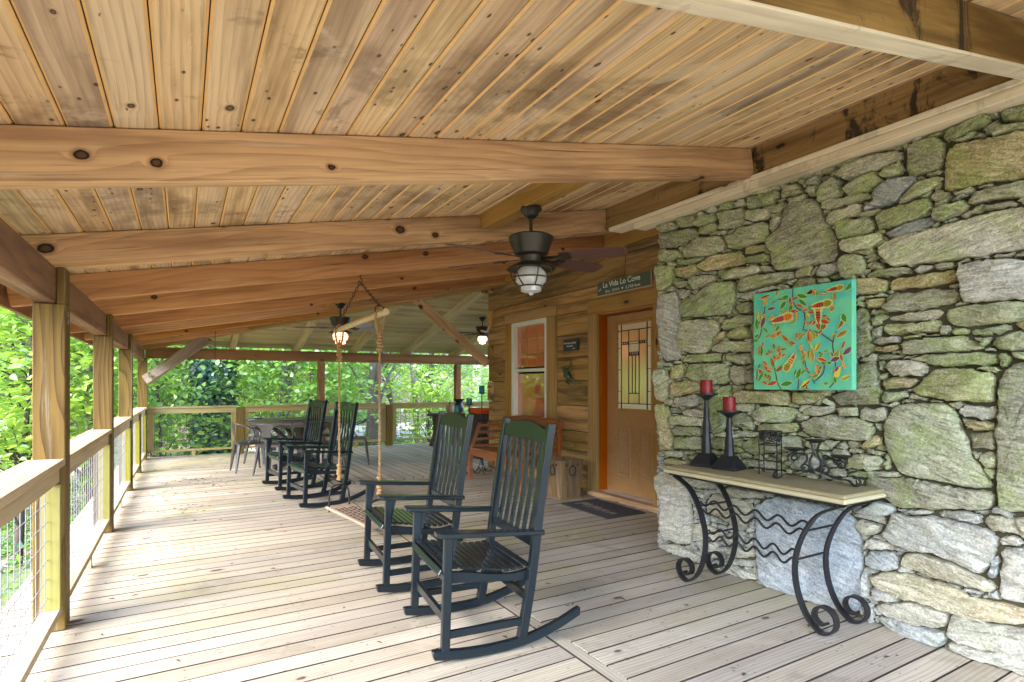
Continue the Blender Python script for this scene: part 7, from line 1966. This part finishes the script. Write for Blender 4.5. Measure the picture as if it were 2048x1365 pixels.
MB().box((0, 0, .30), (2 * tb - .02, 2 * tb - .02, .01)).build('inner_floor', M['dark_under'], pl, local=True)
dm = thing('doormat', 'charcoal doormat with pale animal figures in front of the door', 'mat', (3.85, 4.71, 0))
MB().box((3.85, 4.71, .007), (0.50, 0.80, .012)).build('mat_base', M['mat'], dm, bevel=0.003)
b = MB()
for k, (yy, s_2) in enumerate(((4.95, 1.0), (4.76, .85), (4.60, .7), (4.46, .6))):
    sil = [(-.10, 0), (-.11, .05), (-.09, .085), (-.04, .095), (.02, .085), (.06, .10), (.10, .085), (.13, .05), (.10, .035), (.085, .0), (.06, .0), (.055, .035), (-.05, .035), (-.06, 0)]
    b.add([(3.72 + v * 1.7 * s_2, yy - u * .8 * s_2, .0138) for u, v in sil], [tuple(range(len(sil)))])
for k in range(90):
    a = k / 90 * 6.28; b.add([(3.70 + .05 * math.sin(a * 7) + q, 4.38 + .66 * k / 90 + w, .0139) for q, w in ((0, 0), (.007, 0), (.007, .004), (0, .004))], [(0, 1, 2, 3)])
b.build('mat_figures', M['mat_light'], dm)

be = thing('garden_bench', 'reddish brown wooden bench with slatted ends under the window', 'bench', (3.7, 6.42, 0))
BY0, BY1, BF, BB = 5.70, 7.14, 3.45, 3.98
for y in (BY0 + .03, BY1 - .03):
    b = MB(); sp = smoothpath([(BF + .03, y, 0), (BF + .01, y, .2), (BF + .03, y, .40)], 4); vs = []; fs = []
    for p in sp:
        for dx, dy in ((-.03, -.028), (.03, -.028), (.03, .028), (-.03, .028)): vs.append((p.x + dx, p.y + dy, p.z))
    for i in range(len(sp) - 1):
        for k in range(4): fs.append((i * 4 + k, i * 4 + (k + 1) % 4, i * 4 + 4 + (k + 1) % 4, i * 4 + 4 + k))
    b.add(vs, fs + [(3, 2, 1, 0)]).build('front_leg', M['bench'], be, bevel=0.004)
    beam('back_leg', (BB - .02, y, 0), (BB + .05, y, .86), .055, .05, M['bench'], be, up=(1, 0, 0))
    # slatted end: sloping end post + four curved slats
    beam('end_post', (BF + .03, y, .42), (BF + .17, y, .78), .045, .04, M['bench'], be, up=(1, 0, 0))
    for q in range(4):
        z = .46 + q * .095
        beam('end_slat', (BF + .05 + .036 * q, y, z), (BB + .02, y, z + .005), .022, .036, M['bench'], be)
beam('front_apron', (BF + .012, BY0 + .06, .385), (BF + .012, BY1 - .06, .385), .028, .085, M['bench'], be)
for k in range(6):
    x = BF + .045 + k * .083; beam('seat_slat', (x, BY0, .437 - .004 * k), (x, BY1, .437 - .004 * k), .074, .022, M['bench'], be)
# curved crest rail
b = MB(); n = 14; crest = [(BY0 - .02 + (BY1 - BY0 + .04) * k / n, .86 + .04 * math.sin(math.pi * k / n)) for k in range(n + 1)]
poly = crest + [(y, .775) for y, z in crest[::-1]]
b.prism(poly, .032, 'x', BB + .035).build('crest_rail', M['bench'], be, bevel=0.006)
beam('lower_back_rail', (BB + .02, BY0 + .05, .52), (BB + .02, BY1 - .05, .52), .028, .06, M['bench'], be)
beam('middle_back_rail', (BB + .035, BY0 + .05, .665), (BB + .035, BY1 - .05, .665), .024, .045, M['bench'], be)
for k in range(13):
    y = BY0 + .12 + k * (BY1 - BY0 - .24) / 12; beam('back_slat', (BB + .022, y, .55), (BB + .046, y, .78), .045, .014, M['bench'], be, up=(1, 0, 0))

# ================================================================== FAR CORNER PIECES
stb = thing('log_table', 'rustic side table with a slab top on crooked log legs', 'table', (4.85, 11.2, 0))
sl = [(4.50, 11.0), (4.62, 10.93), (4.9, 10.95), (5.22, 10.92), (5.26, 11.2), (5.2, 11.45), (4.9, 11.42), (4.6, 11.47), (4.48, 11.25)]
MB().prism(sl, .05, 'z', .66).build('slab_top', M['bark_dark'], stb, bevel=0.008)
for a, b_ in (((4.66, 11.12), (4.58, 11.08)), ((5.1, 11.1), (5.16, 11.05)), ((4.68, 11.35), (4.62, 11.4)), ((5.08, 11.35), (5.15, 11.42))):
    MB().tube(smoothpath([(b_[0], b_[1], 0), (a[0] + .02, a[1], .3), (a[0], a[1], .66)], 5), .05, 10).build('log_leg', M['bark_dark'], stb, smooth=True)
tag(MB().lathe([(.06, 0), (.085, .03), (.095, .10), (.085, .16), (.05, .19), (.035, .2), (.04, .22), (.02, .235), (0, .24)], 18).build('stoneware_jar', M['clay'], None, Matrix.Translation((4.95, 11.12, .711)), smooth=True), 'squat lidded stoneware jar on the log legged table', 'jar')
tag(MB().lathe([(.05, 0), (.09, .05), (.10, .14), (.07, .2), (.085, .26), (.13, .30), (.12, .30), (.06, .22), (0, .2)], 18).build('dark_vase', M['iron'], None, Matrix.Translation((5.17, 11.15, .711)), smooth=True), 'dark flared vase at the right end of the log legged table', 'vase')
def floor_candle(x, y, h, r_, label, clabel, ch_, rz):
    t = thing('candle_stand', label, 'candle stand', (x, y, 0), rz, 'iron floor candle stands by the house corner')
    MB().tube([(0, 0, .12), (0, 0, h - .01)], .008, 8).build('stem', M['iron'], t, smooth=True, local=True)
    for k in range(3):
        a = k * 2.094; ca, sa = math.cos(a), math.sin(a)
        path = [(0.005, .30), (.03, .14), (.10, .02), (.16, .012), (.20, .04), (.195, .085), (.16, .09), (.155, .06)]
        MB().tube(smoothpath([(q * ca, q * sa, z) for q, z in path], 4), .006, 6).build('scroll_foot', M['iron'], t, smooth=True, local=True)
    MB().lathe([(.008, h - .02), (r_ + .035, h - .006), (r_ + .04, h), (0, h - .003)], 18).build('dish', M['iron'], t, smooth=True, local=True)
    tag(MB().lathe([(r_, 0), (r_, ch_), (r_ * .8, ch_ + .003), (0, ch_ - .006)], 18).build('candle', M['teal_wax'], None, Matrix.Translation((x, y, h)), smooth=True), clabel, 'candle', 'teal pillar candles')
floor_candle(3.86, 7.52, 1.20, .042, 'tallest iron candle stand with scroll feet behind the bench', 'teal candle on the tallest iron stand by the house corner', .105, .3)
floor_candle(3.70, 7.62, 1.03, .042, 'middle height iron candle stand behind the bench', 'teal candle on the middle height iron stand', .085, 1.0)
floor_candle(3.55, 7.72, .86, .045, 'shortest iron candle stand partly hidden by a rocking chair back', 'teal candle on the shortest iron stand', .15, 1.6)
cbx = thing('storage_cabinet', 'dark brown storage stool with orange cushion behind the bench', 'stool', (4.75, 9.2, 0))
MB().box((4.75, 9.2, .40), (.42, .42, .78)).build('cabinet_body', M['bark_dark'], cbx, bevel=0.012)
for z in (.12, .40, .68): MB().box((4.75, 9.2, z), (.43, .43, .035)).build('band', M['iron'], cbx, bevel=0.003)
MB().box((4.75, 9.2, .845), (.44, .44, .10)).build('cushion', M['orange_cloth'], cbx, smooth=True, bevel=0.03)
hc = MB()
for k in range(16): hc.tube([(0.42 + .008 * math.cos(a) * (k % 2), 9.62 + .008 * math.cos(a) * ((k + 1) % 2), zb(.42) - .03 - k * .028 + .016 * math.sin(a)) for a in [2 * math.pi * w / 8 for w in range(9)]], .0025, 4, cap=False)
hc.tube(smoothpath([(0.42, 9.62, zb(.42)), (0.42, 9.62, zb(.42) - .02), (.43, 9.62, zb(.42) - .035), (.42, 9.62, zb(.42) - .045)], 3), .0035, 5)
tag(hc.build('hanging_chain', M['rust'], None), 'thin chain hanging from the last rafter near the far beam', 'chain')

# ================================================================== TREES AND GROUND COVER
nrg = np.random.default_rng(7)
def leaf_cloud(name, P, N, size, mat, parent, simple=False):
    """one small bent leaf per row: P centres (n,3), N normals (n,3), size (n,)"""
    n = len(P); N = N / np.linalg.norm(N, axis=1, keepdims=True)
    a = nrg.normal(size=(n, 3)); U = a - N * np.sum(a * N, axis=1, keepdims=True); U /= np.linalg.norm(U, axis=1, keepdims=True); Vv = np.cross(N, U)
    if simple: sh = [(-.5, 0, 0), (0, .34, .05), (.55, 0, -.06), (0, -.34, .05)]; F_ = [(0, 1, 2), (0, 2, 3)]
    else: sh = [(-.5, 0, 0), (-.18, .36, .07), (.22, .27, .04), (.6, 0, -.10), (.22, -.27, .04), (-.18, -.36, .07), (.05, 0, -.02)]; F_ = [(0, 6, 1), (1, 6, 2), (2, 6, 3), (0, 5, 6), (5, 4, 6), (4, 3, 6)]
    k = len(sh); V_ = np.zeros((n, k, 3))
    for i, (u, v, w) in enumerate(sh): V_[:, i] = P + (U * u + Vv * v + N * w) * size[:, None]
    Fi = (np.array(F_)[None] + (np.arange(n) * k)[:, None, None]).reshape(-1, 3)
    me = bpy.data.meshes.new(name); me.vertices.add(n * k); me.vertices.foreach_set('co', V_.reshape(-1))
    me.loops.add(Fi.size); me.loops.foreach_set('vertex_index', Fi.reshape(-1).astype(np.int32)); me.polygons.add(len(Fi)); me.polygons.foreach_set('loop_start', np.arange(0, Fi.size, 3, dtype=np.int32))
    me.update(calc_edges=True); me.materials.append(mat)
    return link(name, me, None, parent)
def tree(label, x, y, h, r0, crown_z, crown_r, crown_h, nspray, per, lsize, lmat='leaf', bark='bark', lean=(0, 0), low=None, group='broadleaf trees beyond the railing', name='broadleaf_tree', spread=0.55, ivy=0):
    nspray = int(nspray * (.62 if y < 17 else .72 if y < 24 else .8)); z0 = ground_z(x, y) - 0.05; t = thing(name, label, 'tree', (x, y, z0), 0, group); rr = random.Random(int(x * 100 + y * 7))
    pts = [(x + lean[0] * q + rr.gauss(0, .03) * h * .12, y + lean[1] * q + rr.gauss(0, .03) * h * .12, z0 + h * q) for q in (0, .04, .12, .3, .5, .7, .88, 1)]
    sp = smoothpath(pts, 4); rad = [max(.012, r0 * (1.55 - 9 * i / len(sp) if i < len(sp) * .06 else 1 - .82 * i / len(sp))) for i in range(len(sp))]
    b = MB(); b.tube(sp, rad, 10); 
    ctr = np.zeros((nspray, 3)); k = 0
    while k < nspray:
        v = nrg.uniform(-1, 1, 3)
        if v @ v > 1 or (v @ v < .06): continue
        ctr[k] = (x + lean[0] * .6 + v[0] * crown_r, y + lean[1] * .6 + v[1] * crown_r, crown_z + v[2] * crown_h / 2); k += 1
    lo = ground_z(x, y) + .35
    ctr[:, 2] = np.maximum(ctr[:, 2], lo)
    P = []; N = []
    for c_ in ctr:
        # limb from the trunk to the spray
        q = min(.95, max(.12, (c_[2] - .35 - z0) / h)); s0 = sp[int(q * (len(sp) - 1))]
        e = Vector(c_); m_ = s0.lerp(e, .55) + Vector((0, 0, .12)); rb = max(.010, r0 * .26)
        b.tube([s0, s0.lerp(m_, .5) + Vector((rr.gauss(0, .05), rr.gauss(0, .05), .03)), m_, e], [rb, rb * .75, rb * .5, .005], 5, cap=False)
        m = int(per * .8 * nrg.uniform(.5, 1.4)); d = nrg.normal(size=(m, 3)) * np.array([spread, spread, spread * .17]) * nrg.uniform(.6, 1.3)
        d[:, 2] -= .16 * (d[:, 0] ** 2 + d[:, 1] ** 2)
        tl = nrg.normal(size=2) * .25; d[:, 2] += d[:, 0] * tl[0] + d[:, 1] * tl[1]
        P.append(c_ + d); nn = nrg.normal(size=(m, 3)) * .45; nn[:, 2] += 1.0; nn[:, 0] -= tl[0]; nn[:, 1] -= tl[1]; N.append(nn)
    b.build('trunk', M[bark], t, smooth=True)
    P = np.concatenate(P); N = np.concatenate(N)
    leaf_cloud('crown', P, N, lsize * nrg.uniform(.6, 1.3, len(P)), M[lmat], t)
    if ivy:
        n = ivy; q = nrg.uniform(0, .62, n); a = nrg.uniform(0, 6.283, n); idx = (q * (len(sp) - 1)).astype(int)
        S = np.array([tuple(p) for p in sp])[idx]; S[:, 2] = z0 + q * h; Rr = np.array(rad)[idx] + .03 + np.abs(nrg.normal(size=n)) * .12 * (.5 + .7 * np.sin(q * 17 + a) ** 2)
        P2 = S + np.stack([np.cos(a) * Rr, np.sin(a) * Rr, nrg.normal(size=n) * .03], 1); N2 = np.stack([np.cos(a), np.sin(a), np.full(n, .55)], 1) + nrg.normal(size=(n, 3)) * .3
        leaf_cloud('ivy', P2, N2, nrg.uniform(.07, .13, n), M['leaf_ivy'], t)
    return t
tree('slender green sapling left of the nearest porch post', -2.45, 12.6, 4.6, .075, 1.6, 1.5, 4.2, 70, 130, .12, 'leaf_yellow', bark='bark_dark', lean=(.2, .2))
tree('bushy maple seen between the first two porch posts', -1.75, 15.2, 6, .11, 1.7, 1.9, 5.0, 85, 130, .13, 'leaf')
tree('dark stemmed tree beyond the left corner of the deck', -3.6, 17.8, 7.5, .12, 2.2, 2.3, 5.6, 90, 130, .14, 'leaf', bark='bark_dark')
tree('large pale green tree far to the left', -4.6, 23.5, 9, .16, 2.6, 3.2, 6.5, 100, 150, .18, 'leaf_yellow')
tree('forked sapling close behind the far corner of the railing', -.35, 14.1, 3.8, .055, 1.0, 1.2, 3.4, 34, 110, .115, 'leaf', bark='bark_dark', lean=(-.2, .1))
tree('thick ivy covered trunk behind the far railing', .47, 15.9, 8.5, .25, 5.0, 2.0, 3.8, 55, 130, .14, 'leaf', ivy=5200, name='ivy_tree')
tree('thinner ivy covered trunk beside the thick ivied one', 1.0, 16.9, 8, .14, 5.0, 1.8, 3.6, 45, 120, .14, 'leaf_yellow', ivy=3000, name='ivy_tree')
tree('leafy maple hanging behind the dining table', 2.1, 15.6, 5.2, .07, 1.5, 1.7, 3.4, 62, 125, .125, 'leaf', lean=(.3, .2))
tree('leaning bare trunked tree above the metal chairs', 3.1, 19.8, 8, .22, 3.9, 2.8, 5.0, 70, 140, .15, 'leaf_yellow', lean=(2.0, .4))
tree('broad low maple between the dining table and the swing', 4.0, 20.8, 5.8, .09, 1.9, 2.4, 3.4, 70, 135, .15, 'leaf')
tree('thick grey trunk with flared foot behind the swing rope', 5.1, 17.3, 9, .29, 4.3, 2.3, 4.6, 55, 130, .14, 'leaf')
tree('small bright maple right of the short railing post', 6.0, 14.9, 3.6, .05, .85, 1.15, 2.6, 42, 110, .115, 'leaf_yellow', bark='bark_dark')
tree('thin dark stemmed tree above the log legged table', 8.6, 21.6, 7, .10, 3.0, 2.3, 3.2, 50, 120, .15, 'leaf', bark='bark_dark', lean=(.6, 0))
tree('pale barked tree near the house corner', 12.2, 24.4, 9, .19, 5.6, 2.4, 4.5, 45, 120, .16, 'leaf', bark='bark_pale')
tree('slim pale trunk farthest right by the house corner', 14.0, 25.8, 9, .13, 5.4, 2.2, 4.5, 40, 120, .16, 'leaf_yellow', bark='bark_pale')
tree('small leafy shrub beside the house corner', 9.2, 15.9, 3.0, .04, .7, 1.1, 2.4, 40, 100, .12, 'leaf')
tree('tall woodland tree behind the ivied trunks', -.8, 24.0, 9, .17, 3.2, 3.0, 6.0, 85, 140, .18, 'leaf')
tree('woodland tree far behind the dining table', 3.4, 27.5, 9, .17, 3.4, 3.2, 6.2, 85, 140, .19, 'leaf_yellow')
tree('crooked thin tree on the far bank', 9.5, 28.6, 8, .14, 4.4, 2.8, 5, 55, 130, .19, 'leaf', bark='bark_dark', lean=(-1, 0))
tree('slim dark tree on the bank above the drive', 12.6, 31.0, 9, .13, 5.2, 2.6, 4.6, 45, 120, .2, 'leaf_yellow', bark='bark_dark')
tree('tall dark trunk left of the second porch post', -1.62, 14.3, 8.5, .12, 5.2, 1.9, 3.4, 40, 120, .13, 'leaf', bark='bark_dark', lean=(.5, .3))
tree('dark leaning trunk over the left side of the dining table', 2.05, 16.6, 8.5, .15, 5.4, 2.0, 3.4, 40, 120, .13, 'leaf', bark='bark', lean=(1.6, .2))
tree('slim grey trunk behind the log legged table', 6.25, 16.4, 8.5, .11, 5.4, 1.9, 3.4, 40, 120, .13, 'leaf_yellow', bark='bark', lean=(-.5, .3))
# far wood that reads as one mass
n = 42000; X_ = nrg.uniform(-22, 34, n); Y_ = nrg.uniform(30, 42, n); keep = ~((X_ > 9) & (nrg.uniform(0, 1, n) < .75)); X_, Y_ = X_[keep], Y_[keep]; n = len(X_)
Z_ = np.array([ground_z(a, b_) for a, b_ in zip(X_, Y_)]) + nrg.uniform(.1, 7, n) * (.35 + .65 * np.abs(np.sin(X_ * .9 + Y_ * .5)))
far = leaf_cloud('distant_woods', np.stack([X_, Y_, Z_], 1), nrg.normal(size=(n, 3)) * .5 + np.array([0, -.3, 1.0]), nrg.uniform(.22, .42, n), M['leaf'], None, simple=True)
tag(far, 'bright green mass of distant woodland on the hillside', 'woods', kind='stuff')
mbt = MB()
for k in range(26):
    x = rng.uniform(-10, 26); y = rng.uniform(31, 40); z = ground_z(x, y)
    o = MB().tube([(x, y, z - .2), (x + rng.gauss(0, .2), y, z + 3), (x + rng.gauss(0, .5), y, z + 7)], [.16, .13, .08], 7).build('bare_trunk', M[rng.choice(('bark', 'bark_dark', 'bark_pale'))], None, smooth=True)
    tag(o, 'slim bare trunk standing among the distant woods on the hillside', 'tree', 'slim trunks in the distant woods')
# ivy and ferns on the slope below the left railing and behind the far rail
n = 30000; X_ = nrg.uniform(-9, -1.0, n); Y_ = nrg.uniform(1, 24, n)
X2 = nrg.uniform(-1.2, 12, 22000); Y2 = nrg.uniform(12.6, 19.5, 22000); X_ = np.concatenate([X_, X2]); Y_ = np.concatenate([Y_, Y2])
m = (np.sin(X_ * 1.3 + Y_ * .7) + np.sin(X_ * .6 - Y_ * 1.9) + nrg.normal(size=len(X_)) * .5) > -.6; X_, Y_ = X_[m], Y_[m]; n = len(X_)
Z_ = np.array([ground_z(a, b_) for a, b_ in zip(X_, Y_)]) + np.abs(nrg.normal(size=n)) * .14 + .03
half = n // 2
for mat_, sl_, lb in (('leaf_ivy', slice(0, half), 'dark ivy ground cover on the slope below the railing'), ('leaf', slice(half, n), 'fresh green undergrowth on the slope below the railing')):
    perm = nrg.permutation(n)[sl_]
    g_ = leaf_cloud('ground_cover', np.stack([X_, Y_, Z_], 1)[perm], nrg.normal(size=(len(perm), 3)) * .4 + np.array([0, 0, 1.0]), nrg.uniform(.07, .15, len(perm)), M[mat_], None, simple=True)
    tag(g_, lb, 'ground cover', kind='stuff')
